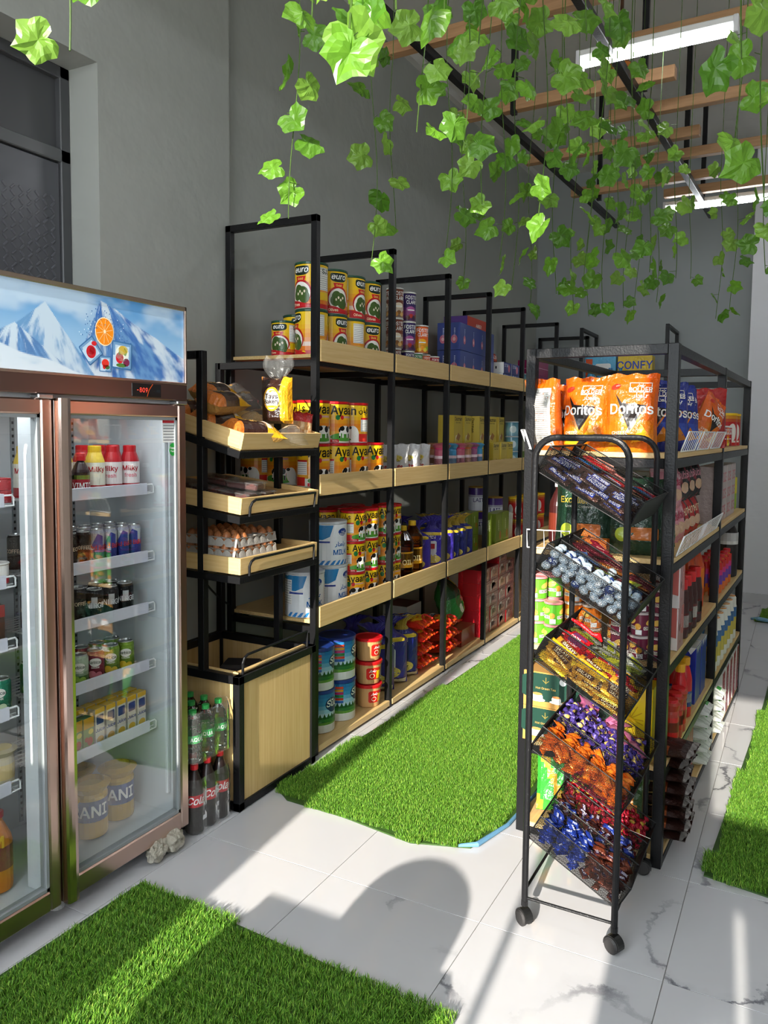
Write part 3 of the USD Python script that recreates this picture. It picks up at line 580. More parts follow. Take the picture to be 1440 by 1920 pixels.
class Bag:
    """pillow-shaped film bag: w wide, h tall, d thick, gathered or flat top"""
    def __init__(s, w, h, d, seed=0, top='flat', wr=.006, base=.55, seal=.05, pinch=.05):
        s.w, s.h, s.d, s.seed, s.top, s.wr, s.base, s.seal, s.pinch = w, h, d, seed, top, wr, base, seal, pinch
    def half(s, u, v):
        e = np.clip(1-np.abs(u)**3, 0, 1)**.6; lo = np.clip(v/.12, 0, 1)**s.base; hi = np.clip((1-v-s.seal)/.3, 0, 1)**.6
        if s.seal > 0 and s.top == 'flat': lo = np.clip((v-s.seal*.6)/.2, 0, 1)**.55
        return s.d/2*e*lo*hi
    def pt(s, u, v, side, lift=0):
        t = s.half(u, v); wx = s.w/2*(1-s.pinch*np.sin(np.pi*v))
        if s.top == 'gather': g_ = np.clip((v-.74)/.12, 0, 1); wx = wx*(1-.72*np.sin(np.pi*np.clip((v-.7)/.3, 0, 1))**.8); t = t*(1-g_)+.012*g_
        p = np.stack([u*wx*9/s.w*s.w, v*s.h*9, np.full_like(u, s.seed*3.7+side*1.3)], -1)
        n = (meshkit.fbm(p*3.0, 3, s.seed)-.5)*2*s.wr; edge = np.clip(np.minimum(np.minimum(1-np.abs(u), 1.0), 1.0)*6, 0, 1)
        n = n*(.25+.75*edge)+.35*s.wr*np.sin(u*26+s.seed)*np.clip(np.abs(v-.5)*3-.7, 0, 1)
        y = side*(t+lift)+n+(0 if side < 0 else 0)
        if side > 0: y = np.maximum(y, n-.0) 
        return np.stack([u*wx, y, v*s.h+.004*np.sin(u*9+s.seed)*(v > .97)], -1)
    def mesh(s, nu, nv, front, back):
        g = G(); F = lambda side: (lambda a, b: s.pt(a*2-1, b, side))
        g.surf(F(-1), nu, nv, lambda a, b: front(a*2-1, b))
        V, Fc, C = G().surf(F(1), nu, nv, lambda a, b: back(a*2-1, b)).arr(); g.add(V, Fc[:, ::-1], C); return g
    def map(s, side=-1):
        return lambda x, y, l: s.pt(np.clip((x/(s.w/2))*(-side), -.97, .97), np.clip(y/s.h, .02, .985), side, l+.0012)
def flatc(c): c = lin(c) if isinstance(c, str) else np.asarray(c); return lambda u, v: np.broadcast_to(c, (len(np.atleast_1d(u)), 3))
def bandc(stops): st = [(a, lin(b)) for a, b in stops]; return lambda u, v: grad(st, v)
def bagthing(name, cat, bag, nu, nv, front, back, deco=None, mat='film', extra=None):
    def fn(M, label, group):
        t = thing(name, label, cat, M, group); put('bag', t, bag.mesh(nu, nv, front, back), mat, smooth=60)
        if deco: d = G(); deco(d, bag); put('printed_label', t, d, 'print_gloss')
        if extra: extra(t)
        return t
    return Proto(fn)
def bp(d, bag, shape, col, x=0, y=0, lift=0, maxe=.02, side=-1):
    tf = shape if isinstance(shape, tuple) else tri2(shape); d.flat(sub(mv(tf, x, y), maxe), bag.map(side), col, lift)

class Carton:
    """carton w x d x h standing on z=0, front at -y"""
    def __init__(s, w, d, h): s.w, s.d, s.h = w, d, h
    def body(s, cols, ch=.0015):
        g = G(); h = np.array([s.w, s.d, s.h])/2; v = _chv(h, ch)+[0, 0, h[2]]; fn = np.cross(v[_CHF[:, 1]]-v[_CHF[:, 0]], v[_CHF[:, 2]]-v[_CHF[:, 0]])
        k = np.argmax(np.abs(fn), 1); sg = np.sign(fn[np.arange(len(fn)), k]); C = np.zeros((len(fn), 3))
        for i in range(len(fn)):
            key = ('front' if sg[i] < 0 else 'back') if k[i] == 1 else (('left' if sg[i] < 0 else 'right') if k[i] == 0 else ('top' if sg[i] > 0 else 'bottom'))
            C[i] = cols.get(key, cols['all'])
        g.add(v, _CHF, C); return g
    def map(s, face):
        w, d, h = s.w/2, s.d/2, s.h
        return {'front': planemap((0, -d, 0), (1, 0, 0), (0, 0, 1)), 'right': planemap((w, 0, 0), (0, 1, 0), (0, 0, 1)), 'left': planemap((-w, 0, 0), (0, -1, 0), (0, 0, 1)), 'top': planemap((0, 0, h), (1, 0, 0), (0, 1, 0)), 'back': planemap((0, d, 0), (-1, 0, 0), (0, 0, 1))}[face]
def cartonthing(name, cat, w, d, h, cols, deco=None, mat='print_gloss', wrap=None):
    c = Carton(w, d, h); cols = {k: lin(v) if isinstance(v, str) else v for k, v in cols.items()}
    def fn(M, label, group):
        t = thing(name, label, cat, M, group); put('carton', t, c.body(cols), mat)
        if deco:
            g = G(); deco(lambda face, sh, col, x=0, y=0, l=.0004: g.flat(mv(sh if isinstance(sh, tuple) else tri2(sh), x, y), c.map(face), lin(col) if isinstance(col, str) else col, l), c)
            put('printed_label', t, g, 'print_gloss')
        return t
    return Proto(fn)
def bottle_prof(r, h, neck, nr, sh=.62): return [(.0005, 0), (r*.8, 0), (r*.97, .006), (r, .02), (r, h*sh), (r*.92, h*(sh+.06)), (nr*1.5, h*(sh+.2)), (nr, h*(sh+.26)), (nr, h-.018)]
def bottlething(name, cat, r, h, nr, liquid, capcol, labels=(), sh=.62, mat='plastic', caph=.02, capr=None):
    def fn(M, label, group):
        t = thing(name, label, cat, M, group)
        put('bottle', t, G().lathe(bottle_prof(r, h, 0, nr, sh), 20, lin(liquid) if isinstance(liquid, str) else liquid), mat, smooth=40)
        cr = capr or nr*1.25; put('cap', t, G().lathe([(cr, h-caph), (cr, h-.003), (cr-.003, h), (.0005, h)], 16, lin(capcol)), 'plastic', smooth=35)
        if labels:
            d = G()
            for (z0, z1, c) in [l for l in labels if not isinstance(l[0], str)]: d.lathe([(r+.0006, z0), (r+.0006, z1)], 20, lin(c))
            for l in [l for l in labels if isinstance(l[0], str)]:
                for a in (-35, 145): cyl(d, r+.0008, a, txt(l[0], l[2], True, sx=l[4] if len(l) > 4 else 1), 0, l[1], lin(l[3]), .0008)
            put('printed_label', t, d, 'print_gloss', smooth=35)
        return t
    return Proto(fn)
def canthing(name, r, h, body, words, lidc='b8b8b8', label2=None):
    def deco(d, r_, h_):
        for a in (-35, 85, 205):
            for (s, z, hh, c, sx) in words:
                cyl(d, r_, a, txt(s, hh, True, sx=sx) if isinstance(s, str) else s, 0, z, lin(c), .0008)
    def fn(M, label, group):
        t = thing(name, label, 'can', M, group)
        zs = [0, .004, .012]+list(np.linspace(.012, h-.014, 7))[1:]+[h-.004, h]
        pr = [(r*.78, 0), (r*.86, .004), (r, .012)]+[(r, z) for z in zs[3:-2]]+[(r*.86, h-.004), (r*.84, h)]
        cols = [lin(lidc)]*2+[grad([(a, lin(b)) for a, b in body], (zs[i]+zs[i+1])/2/h) for i in range(2, len(zs)-2)]+[lin(lidc)]
        put('body', t, G().lathe([(.0005, .003)]+pr, 20, [lin(lidc)]+cols), 'foil', smooth=40)
        put('lid', t, G().lathe([(r*.84, h), (r*.8, h), (r*.78, h-.004), (.0005, h-.004)], 20, lin('c9c9c9')), 'tin_metal', smooth=35)
        d = G(); deco(d, r, h); put('printed_label', t, d, 'print_gloss'); return t
    return Proto(fn)

# ------------------------------------------------------------------ goods on the long rack; lab() tells place in words
R90 = 90.0                                   # front towards the aisle (+x)
BAY = ['nearest bay', 'second bay', 'third bay', 'fourth bay', 'fifth bay', 'farthest bay']
SHF = ['bottom shelf', 'second shelf', 'third shelf', 'top shelf']
def rack_row(proto, what, group, x, ys, zs, bay, shelf, spin=8, tiers=None, note='', spins=None):
    """a row along the aisle; zs: heights of the tiers"""
    for ti, z in enumerate(zs):
        yy = ys if tiers is None else tiers[ti]
        for k, y in enumerate(yy):
            tn = '' if len(zs) == 1 else (' bottom layer,' if ti == 0 else ' upper layer,' if len(zs) == 2 else f' layer {["one", "two", "three", "four"][ti]} up,')
            one = '' if len(yy) == 1 else f' {ORD[k+1]} from the near end,'
            proto.at(P(x, y, z, R90+rng.uniform(-spin, spin)+(spins[ti][k] if spins else 0)), f'{what}{note},{tn}{one} {SHF[shelf]}', group)
E4 = SZ[3]+.001
g_ol = 'yellow olive tins on the top shelf'
for k, y in enumerate((3.42, 3.62, 3.82, 3.965)): pass
rack_row(tin_olive, 'yellow tin with green lid', g_ol, -2.285, (3.60, 3.79, 3.97), (E4, E4+.233), 0, 3, 14, spins=[[20, 75, -8], [0, 5, 0]])
tin_olive.at(P(-2.285, 3.41, E4, 165), 'yellow tin with green lid just behind the front post, bottom layer, top shelf', g_ol)
tin_olive.at(P(-2.28, 3.40, E4+.233, 15), 'yellow tin with green lid at the left end of the upper layer, top shelf', g_ol)
tin_olive.at(P(-2.30, 3.37+.0, E4, 0) if False else P(-2.46, 3.55, E4, 60), 'yellow tin with green lid in the rear row, nearest bay, top shelf', g_ol)
tin_olive_small.at(P(-2.425, 3.36, E4, 30), 'small yellow tin with green lid standing alone at the left end of the top shelf')
gF = 'drink powder tins on the top shelf'
for c, sz, y, z, w in (('purple', 'tall', 4.40, .296, 'tall purple tin topmost of the stack behind the second post'), ('purple', 'tall', 4.40, .117, 'tall purple tin in the middle of the stack behind the second post'), ('purple', 'small', 4.40, 0, 'short purple tin at the foot of the purple stack'),
        ('orange', 'tall', 4.585, .117, 'tall orange drink powder tin standing on short tins'), ('green', 'small', 4.52, 0, 'short green drink powder tin beside the purple stack'), ('orange', 'small', 4.635, 0, 'short orange drink powder tin under the tall orange one'),
        ('red', 'small', 4.775, 0, 'short red tin with black badge at the end of the row'), ('brown', 'small', 4.22, 0, 'short brown drink powder tin left of the second post stack'), ('brown', 'tall', 4.23, .117, 'tall brown and white drink powder tin above the short brown one'), ('brown', 'tall', 4.23, .296, 'topmost tall brown and white drink powder tin left of the purple ones')):
    fcs[c, sz].at(P(-2.235, y, E4+z, R90+rng.uniform(-20, 12)), w, gF)
# tissue packs and red boxes on the top shelf
def tissue_deco(p, c):
    for fc, n, W in (('front', 4, c.w), ('right', 2, c.d), ('left', 2, c.d)):
        for k in range(n):
            x = (k+.5-n/2)*W/n; p(fc, ell(x, .075, .024, .03), 'd0708a'); p(fc, ell(x, .075, .011, .013), 'f0c0c8', l=.0007); p(fc, txt('Nirvana', .013, True, rot=math.pi/2), 'b8c4ea', x=x+.008, y=.122)
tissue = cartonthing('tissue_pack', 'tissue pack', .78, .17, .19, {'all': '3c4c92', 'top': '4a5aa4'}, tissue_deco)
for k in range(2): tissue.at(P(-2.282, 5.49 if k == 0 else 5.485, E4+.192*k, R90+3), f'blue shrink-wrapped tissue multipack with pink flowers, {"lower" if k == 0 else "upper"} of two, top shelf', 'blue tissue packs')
amb = cartonthing('red_carton', 'carton', .5, .2, .13, {'all': 'c23a1f', 'right': '5b3a8a', 'left': '5b3a8a'}, lambda p, c: (p('front', txt('AMBER', .026, True), 'f4e6dc', y=.06), p('front', sbox(-.17, .035, .17, .041), 'e8d8d0'), p('front', sbox(-.17, .0, .17, .02), '4a2f7a')))
for k, (y, z, n) in enumerate(((6.02, .0, 'bottom'), (6.02, .131, 'second'), (6.0, .262, 'third'), (5.98, .393, 'topmost'))):
    amb.at(P(-2.49, y, E4+z, R90+1), f'orange-red carton with purple end, {n} of the stack behind the tissues')
def nap_deco(p, c): p('front', ell(.03, .04, .025, .03), 'd0708a'); p('front', txt('STAR', .025, True), 'c8d0f0', x=-.03, y=.05); p('left', ell(0, .045, .006, .012), '222222')
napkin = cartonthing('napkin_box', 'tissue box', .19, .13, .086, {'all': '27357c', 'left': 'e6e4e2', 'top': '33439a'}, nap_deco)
for k, (x, y, z) in enumerate(((-2.225, 6.04, 0), (-2.225, 6.245, 0), (-2.22, 6.04, .087), (-2.225, 6.25, .087))): napkin.at(P(x, y, E4+z, R90), f'dark blue napkin box with white end, {["near lower", "far lower", "near upper", "far upper"][k]} one by the fourth post', 'napkin boxes')
orb = Bag(.26, .13, .12, 5, wr=.01)
chips_o = bagthing('orange_snack_bag', 'snack bag', orb, 12, 8, flatc('d2491c'), flatc('c4431a'), lambda d, b: bp(d, b, txt('SUN', .03, True), WHITE, 0, .05))
for k, y in enumerate((5.86, 6.12, 6.3)): chips_o.at(P(-2.45 if k == 0 else -2.42, y, E4+(.0 if k == 0 else .176), R90, rotx(-.1)), f'orange snack bag lying {ORD[k+1]} from the near end behind the napkin boxes') if k else None
def mag_deco(p, c): [p(f, sbox(-.2, .055*k, .2, .055*k+.003), 'd8b8c8') for f in ('front', 'left') for k in range(1, 3)]
magb = cartonthing('magenta_pack', 'tissue pack', .3, .2, .14, {'all': '8c1250'}, lambda p, c: (p('front', sbox(-.15, .06, .15, .064), 'd6b0c4'), p('left', sbox(-.1, .06, .1, .064), 'd6b0c4')))
for k in range(2): magb.at(P(-2.30, 7.15, E4+.141*k, R90), f'magenta wrapped pack on the top shelf beyond the island unit, {["lower", "upper"][k]} of two')
# third shelf
E3 = SZ[2]+.001; gM = 'yellow milk powder tins on the third shelf'
rack_row(tin_milk_big, 'yellow cow milk tin', gM, -2.275, (3.41, 3.61, 3.81), (E3+.222,), 0, 2, 8, note=' in the upper row', spins=[[0, 0, -84]])
rack_row(tin_milk_big, 'yellow cow milk tin', gM, -2.265, (3.40, 3.60, 3.80, 3.98), (E3,), 0, 2, 12, note=' in the lower row')
for k, (x, y, z) in enumerate(((-2.47, 3.42, E3), (-2.47, 3.42, E3+.222), (-2.63, 3.40, E3))): tin_milk_big.at(P(x, y, z, 30+70*k), f'yellow milk powder tin in the rear row near the bakery stand, {["lower", "upper", "rearmost"][k]} one', gM)
nido = Bag(.22, .205, .085, 3, wr=.012, seal=.04)
def nido_deco(d, b): bp(d, b, txt('Nuts', .03, True), lin('b0202a'), .01, .05); bp(d, b, arabic('milk', .035), lin('8a7a12'), 0, .095); bp(d, b, ell(0, .12, .05, .018), lin('d8c860'))
nut_bag = bagthing('white_pouch', 'pouch', nido, 14, 14, flatc('c9c9cc'), flatc('c0c0c4'), nido_deco)
for k, (x, y) in enumerate(((-2.32, 4.22), (-2.31, 4.37), (-2.305, 4.52), (-2.305, 4.67), (-2.52, 4.22), (-2.52, 4.42))): nut_bag.at(P(x, y, E3, 42+rng.uniform(-8, 10)), f'silvery white pouch with red print, {ORD[k+1]} of the pouches on the third shelf', 'white pouches')
candyjar = {}
for nm, c, cc in (('pink', 'b8586e', 'e0207a'), ('orange', 'b07a5a', 'e0601a'), ('blue', '4a9ac8', '2a9ad0'), ('magenta', '9c5a80', 'e03a9a')):
    candyjar[nm] = bottlething('sweet_jar', 'jar', .052, .196, .045, c, cc, [(.03, .12, 'e8d0d8'), (.06, .1, c)], sh=.78, capr=.053, caph=.03)
for k, (nm, y, x) in enumerate((('pink', 4.96, -2.24), ('blue', 5.09, -2.24), ('pink', 5.21, -2.225), ('orange', 5.33, -2.225), ('magenta', 5.45, -2.225), ('blue', 5.57, -2.23), ('orange', 5.12, -2.36), ('pink', 5.3, -2.36))): candyjar[nm].at(P(x, y, E3, R90), f'clear sweet jar with {nm} lid, {ORD[k+1]} of the jars on the third shelf', 'sweet jars')
def wafer_deco(p, c): p('front', txt('Dazman', .026, True), '3a2c14', y=.165); p('front', txt('Butter Wafers', .011), '3a2c14', y=.145); p('front', Polygon([(-.04, .03), (.0, .075), (.045, .05), (.01, .01)]), 'a8743a'); p('front', Polygon([(-.06, .0), (-.02, .06), (-.05, .05)]), 'f0e6c8'); p('right', txt('Dazman', .022, True, rot=-math.pi/2), '3a2c14', y=.13); p('left', txt('Dazman', .022, True, rot=-math.pi/2), '3a2c14', y=.13)
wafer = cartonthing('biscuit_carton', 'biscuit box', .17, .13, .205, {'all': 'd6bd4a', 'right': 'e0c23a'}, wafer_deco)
for k, (x, y, z) in enumerate(((-2.40, 5.47, .205), (-2.40, 5.66, .205), (-2.36, 5.86, .205), (-2.34, 6.04, .205), (-2.33, 6.22, .205), (-2.33, 5.82, 0), (-2.26, 5.92, 0), (-2.26, 6.1, 0), (-2.26, 6.28, 0), (-2.4, 5.47, 0), (-2.4, 5.65, 0))): wafer.at(P(x, y, E3+z, R90+rng.uniform(-6, 6)), f'pale yellow biscuit carton, {ORD[k+1 if k < 5 else k-4]} from the near end of the {"upper" if k < 5 else "lower"} layer', 'biscuit cartons on the third shelf')
tuna = make_tin('blue_food_tin', 'tin', .055, .125, [(0, lin('5f8aa0')), (.4, lin('8ab4c0')), (1, lin('3f7890'))], lin('c8ccce'), lambda d, r, h: [cyl(d, r, a, unary_union([ell(0, .5*h, .03, .03)]), 0, 0, lin('cfdde0')) for a in (-30, 90, 210)], .005)
for k in range(3): tuna.at(P(-2.22, 6.36 if k else 6.36, E3+.125*k, 60), f'teal food tin, {["lowest", "middle", "top"][k]} of the stack at the fourth post', 'teal tins')
# second shelf
E2 = SZ[1]+.001
for k, (x, y, z, a) in enumerate(((-2.295, 3.60, 0, 95), (-2.295, 3.59, .237, 80), (-2.295, 3.37, 0, 70))): tin_saudi.at(P(x, y, E2+z, a), ['white and blue dried milk tin under another beside the yellow stack', 'white and blue dried milk tin, top one of the stack', 'white and blue dried milk tin nearest the bakery stand, left of the post'][k], 'white dried milk tins')
gS = 'small yellow milk powder tins on the second shelf'
for c_, y in enumerate((3.77, 3.92, 4.066+.07, 4.21)):
    for l in range(3):
        if c_ == 2 and l == 3: continue
        tin_milk_small.at(P(-2.245-.0*c_, y, E2+.172*l, R90+rng.uniform(-30, 20)), f'small yellow cow milk tin, column {["one", "two", "three", "four"][c_]} from the left, {["bottom", "middle", "top"][l]} layer, second shelf', gS)
for k, y in enumerate((3.72, 3.88, 4.03)): tin_milk_small.at(P(-2.40, y, E2+.344, 40+60*k), f'small yellow milk powder tin, {ORD[k+1]} from left in the rear row, second shelf', gS)
oil = bottlething('oil_bottle', 'bottle', .068, .36, .018, 'e8bd6a', 'e8b820', [(.1, .2, 'd89a1a'), (.13, .19, '4a2a10'), ('OIL', .12, .03, 'f4e0a0')], sh=.7, mat='bottle_clear', caph=.03, capr=.024)
oil_liq = None
for k, (x, y, s) in enumerate(((-2.245, 4.395, 1), (-2.255, 4.545, 1.05), (-2.40, 4.45, 1))): oil.at(P(x, y, E2, R90, np.eye(3)*s), f'amber cooking oil bottle with yellow cap, {["left one by the post", "right one in front", "one at the rear"][k]}', 'oil bottles')
def ricebag(name, w, h, d, seed, c0, c1, lab):
    b = Bag(w, h, d, seed, top='gather', wr=.012, seal=.0, pinch=.02)
    def deco(dd, bg):
        bp(dd, bg, rrect(-w*.18, h*.15, w*.16, h*.55, .01), lin('e4e4ee') if lab else lin('20265e')); bp(dd, bg, ell(0, h*.2, w*.3, h*.085), lin('e2cf6a'), lift=.001); bp(dd, bg, sbox(-w*.46, 0, w*.46, h*.09), lin('d8d4c4'), lift=.0008); bp(dd, bg, sbox(-w*.4, h*.66, w*.4, h*.72), lin('d8b83a'), lift=.001); bp(dd, bg, sbox(-w*.13, h*.4, w*.1, h*.5), lin('c03038'), lift=.001)
        bp(dd, bg, txt('RICE', h*.05, True), lin('f0e8c8'), 0, h*.6)
    return bagthing(name, 'rice bag', b, 16, 18, lambda u, v: np.where(((v > .8))[:, None], lin('b89a3a') if not lab else lin('3a2f86'), mix(lin(c0), lin(c1), np.clip((v-.1)*1.4, 0, 1)[:, None])), flatc(c1), deco)
rice_a = ricebag('rice_bag', .22, .36, .12, 11, '4a3ab4', '3a2e98', True)
rice_b = ricebag('dark_rice_bag', .2, .34, .13, 17, '2a3080', '232a78', False)
for k, (pr, x, y, a) in enumerate(((rice_a, -2.31, 4.70, 32), (rice_a, -2.305, 4.95, 28), (rice_a, -2.30, 5.08, 40), (rice_b, -2.305, 5.215, 36), (rice_b, -2.30, 5.345, 30), (rice_b, -2.305, 5.475, 40), (rice_b, -2.50, 5.3, 30), (rice_a, -2.52, 4.85, 30))):
    pr.at(P(x, y, E2, a), f'{"violet-blue" if pr is rice_a else "dark navy and gold"} rice bag, {ORD[k+1]} from the near end, second shelf', 'rice bags on the second shelf')
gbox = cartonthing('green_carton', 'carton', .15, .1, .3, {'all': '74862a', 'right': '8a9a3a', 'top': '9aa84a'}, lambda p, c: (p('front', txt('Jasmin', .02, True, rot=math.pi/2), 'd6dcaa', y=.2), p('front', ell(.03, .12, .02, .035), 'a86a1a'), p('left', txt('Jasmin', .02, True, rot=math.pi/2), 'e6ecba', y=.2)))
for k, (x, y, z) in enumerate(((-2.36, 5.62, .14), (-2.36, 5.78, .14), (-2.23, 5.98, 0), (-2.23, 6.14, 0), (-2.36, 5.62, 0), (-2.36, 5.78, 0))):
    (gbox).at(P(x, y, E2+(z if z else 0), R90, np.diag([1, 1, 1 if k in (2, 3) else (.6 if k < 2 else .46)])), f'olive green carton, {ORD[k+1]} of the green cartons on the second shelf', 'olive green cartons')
pouch = bagthing('foil_pouch', 'pouch', Bag(.14, .27, .06, 21, wr=.006), 10, 12, bandc([(0, 'a83a2a'), (.35, 'c8b8a0'), (1, 'd8d4c8')]), flatc('b8b4a8'), lambda d, b: bp(d, b, ell(0, .06, .035, .035), lin('c03a2a')))
for k, y in enumerate((6.2, 6.27, 6.33)): pouch.at(P(-2.255, y, E2, 30), f'upright cream and red pouch, {ORD[k+1]} beside the olive cartons')
prp = make_tin('purple_milk_tin', 'tin', .075, .2, [(0, lin('d8d8e4')), (.6, lin('dcdce6')), (.7, lin('4a2a7a')), (1, lin('3f2470'))], lin('b08a3a'), lambda d, r, h: [cyl(d, r, a, txt('LAIT', .03, True), 0, .4*h, lin('3a2a6a')) for a in (-30, 150)], .008)
for k, (y, z) in enumerate(((6.1, .3), (6.34, .2), (6.34, 0), (6.1, .1))): prp.at(P(-2.42 if k in (0, 3) else -2.36, y, E2+z if k != 3 else E2+.1, 60), f'white and purple milk tin behind the olive cartons, {ORD[k+1]} of four', 'purple milk tins') if k != 3 else prp.at(P(-2.42, 6.1, E2+.1, 60), 'white and purple milk tin low at the back of the second shelf', 'purple milk tins')
# bottom shelf
E1 = SZ[0]+.001
for k, (pr, x, y, z) in enumerate(((tin_sud, -2.285, 3.49, 0), (tin_sud, -2.285, 3.48, .234), (tin_sud, -2.28, 3.70, 0), (tin_sud_big, -2.30, 3.70, .234), (tin_sud_big, -2.46, 3.55, 0))):
    pr.at(P(x, y, E1+z, R90+(-12, 6, 4, 10, 0)[k]), ['blue, white and green milk tin at the near end of the bottom shelf, lower one', 'blue milk tin with dark lid on top at the near end of the bottom shelf', 'blue milk tin beside the red-lidded tubs, lower one', 'large blue milk tin with wide dark lid, on top beside the tubs', 'large blue milk tin in the rear row of the bottom shelf'][k], 'blue powdered milk tins')
for k in range(3): tub.at(P(-2.235, 3.945, E1+.138*k, R90+(0, -10, 12)[k]), f'tan food tub with red lid, {["bottom", "middle", "top"][k]} one of the three', 'red-lidded tubs')
rice_c = ricebag('big_rice_bag', .25, .42, .15, 23, '3f3698', '332a88', True)
for k, (pr, x, y, a, s) in enumerate(((rice_c, -2.33, 4.19, 30, 1), (rice_c, -2.325, 4.355, 36, 1.02), (rice_b, -2.32, 4.525, 40, 1.2), (rice_c, -2.56, 4.3, 30, 1.0))): pr.at(P(x, y, E1, a, np.eye(3)*s), f'large dark blue and gold rice bag, {ORD[k+1]} from the near end, bottom shelf', 'rice bags on the bottom shelf')
pb = Bag(.3, .34, .085, 31, wr=.016, seal=.03)
def pasta_deco(d, b): bp(d, b, sbox(-.14, .1, .14, .16), lin('1c2450')); bp(d, b, txt('MACARONI', .036, True), lin('e8e4dc'), 0, .113, .001); bp(d, b, ell(0, .23, .1, .05), lin('f0b82a')); bp(d, b, ell(.02, .05, .09, .03), lin('f2c84a'))
def handle(t):
    g = G(); a = np.linspace(0, math.pi, 9); g.tube([(.06*math.cos(q), -.03-.03*math.sin(q), .33+.0*q-.05*math.sin(q)) for q in a], .007, 6, lin('d2261c')); put('handle', t, g, 'cloth_film')
pasta = bagthing('pasta_bag', 'pasta bag', pb, 14, 12, lambda u, v: np.where((np.abs(u) > .72)[:, None], lin('c8281c'), mix(lin('e05a1a'), lin('d23a1a'), ((v*7+u*2) % 1 > .5)[:, None])), flatc('c8381a'), pasta_deco, extra=handle)
for k, (y, z) in enumerate(((4.71, 0), (4.715, .087), (4.71, .174), (4.72, .261), (5.14, 0), (5.145, .087), (5.14, .174))):
    pasta.at(P(-2.515, y, E1+.045+z, -90+rng.uniform(-4, 4), rotx(-math.pi/2+.02)@np.diag([.9, 1, .95])), f'orange and red pasta bag with handles, {ORD[(k if k < 4 else k-4)+1]} from the bottom of the {"left" if k < 4 else "right"} pile', 'pasta bag piles')
vb = cartonthing('white_carton', 'carton', .24, .2, .33, {'all': 'dcdad8', 'top': '6a2a2a'}, lambda p, c: (p('left', txt('Vio', .06, True), 'a8322a', y=.12), p('front', txt('Vio', .07, True), 'a8322a', y=.12), p('left', ell(.06, .09, .03, .05), '7a3a24'), p('left', ell(-.05, .06, .05, .03), 'b8442a')))
vb.at(P(-2.63, 5.15, E1, R90), 'white carton with brown top and red lettering behind the pasta bags')
gb = bagthing('green_snack_sack', 'snack bag', Bag(.36, .4, .2, 37, wr=.02, seal=.03), 16, 14, lambda u, v: np.where((u > .35)[:, None], mix(lin('e8d44a'), lin('c8402a'), ((v*9) % 1 > .6)[:, None]), mix(lin('2f8a3a'), lin('1f4a24'), ((v > .55))[:, None])), flatc('2a6a30'), lambda d, b: (bp(d, b, ell(-.02, .12, .05, .04), lin('e8e4d0')), bp(d, b, ell(.05, .2, .03, .03), lin('e07a6a'))))
gb.at(P(-2.33, 5.46, E1+.14, 100, rotx(-.3)@np.diag([.85, .9, .9])), 'plump green and yellow snack sack leaning on the red packs')
rp = cartonthing('red_low_carton', 'carton', .26, .26, .13, {'all': '8a2f22', 'top': '9a4a32'}); rp.at(P(-2.35, 5.46, E1, R90), 'flat red carton under the green snack sack')
def noo(p, c): p('left', sbox(-.06, .0, .06, .1), 'b8202a'); p('front', sbox(-.06, .02, .06, .08), 'b06a60'); p('front', Polygon([(-.09, .01), (.02, .06), (-.02, .1), (-.09, .07)]), 'c8b0a8'); p('front', txt('SCX', .03, True), '1a1214', y=.04) 
noodle = cartonthing('red_noodle_pack', 'noodle pack', .187, .2, .105, {'all': 'b03038', 'left': 'd0202c', 'top': '9a4a4a', 'front': '8a4a48'}, noo, mat='film')
q = 0
for c_, (y, n) in enumerate(((5.752, 5), (5.943, 5), (6.134, 6), (6.325, 5))):
    for l in range(n): noodle.at(P(-2.295, y, E1+.106*l, R90+rng.uniform(-2, 2)), f'shiny red shrink-wrapped noodle pack, column {["one", "two", "three", "four"][c_]} from the near end, {ORD[l+1]} from the floor', 'red noodle packs')
# far bays of the long rack, seen between the uprights of the island unit
redtin = make_tin('red_food_tin', 'tin', .075, .19, [(0, lin('c8201c')), (.8, lin('b81a1c')), (1, lin('d8a01c'))], YEL, lambda d, r, h: [(cyl(d, r, a, ell(0, .45*h, .03, .05), 0, 0, lin('e8e0d8')), cyl(d, r, a, sbox(-.03, .12*h, .03, .18*h), 0, 0, lin('e8d8c8'))) for a in (-30, 70, 170, 270)])
gw = cartonthing('green_white_carton', 'carton', .15, .12, .28, {'all': 'cfd4c4'}, lambda p, c: [p(f, sbox(-.07, .02, .07, .12), '5f8a3a') or p(f, ell(0, .2, .03, .04), '6a9a4a') for f in ('front', 'left')])
for k, (y, z) in enumerate(((6.62, 0), (6.62, .191), (6.80, 0), (6.8, .191), (7.0, 0), (7.0, .191), (7.19, 0), (7.2, .191))): redtin.at(P(-2.25, y, E2+z, 60), f'red food tin with yellow lid beyond the island unit, {ORD[k//2+1]} column, {["lower", "upper"][k % 2]} one', 'red food tins')
for k, y in enumerate((6.56, 6.72, 6.88)): gw.at(P(-2.25, y+.02, E3, R90), f'green and white carton beyond the island unit, {ORD[k+1]} on the third shelf')
for k, y in enumerate((6.6, 6.8, 7.0, 7.2)): tuna.at(P(-2.24, y, E4, 60), f'teal food tin beyond the island unit, {ORD[k+1]} on the top shelf') if k < 2 else None
for k, y in enumerate((7.6, 7.85, 8.1, 8.35)): redtin.at(P(-2.25, y, E3, 60), f'red food tin in the farthest bay, {ORD[k+1]} on the third shelf'); noodle.at(P(-2.265, y, E1, R90), f'red noodle pack in the farthest bay, {ORD[k+1]} along the bottom shelf')
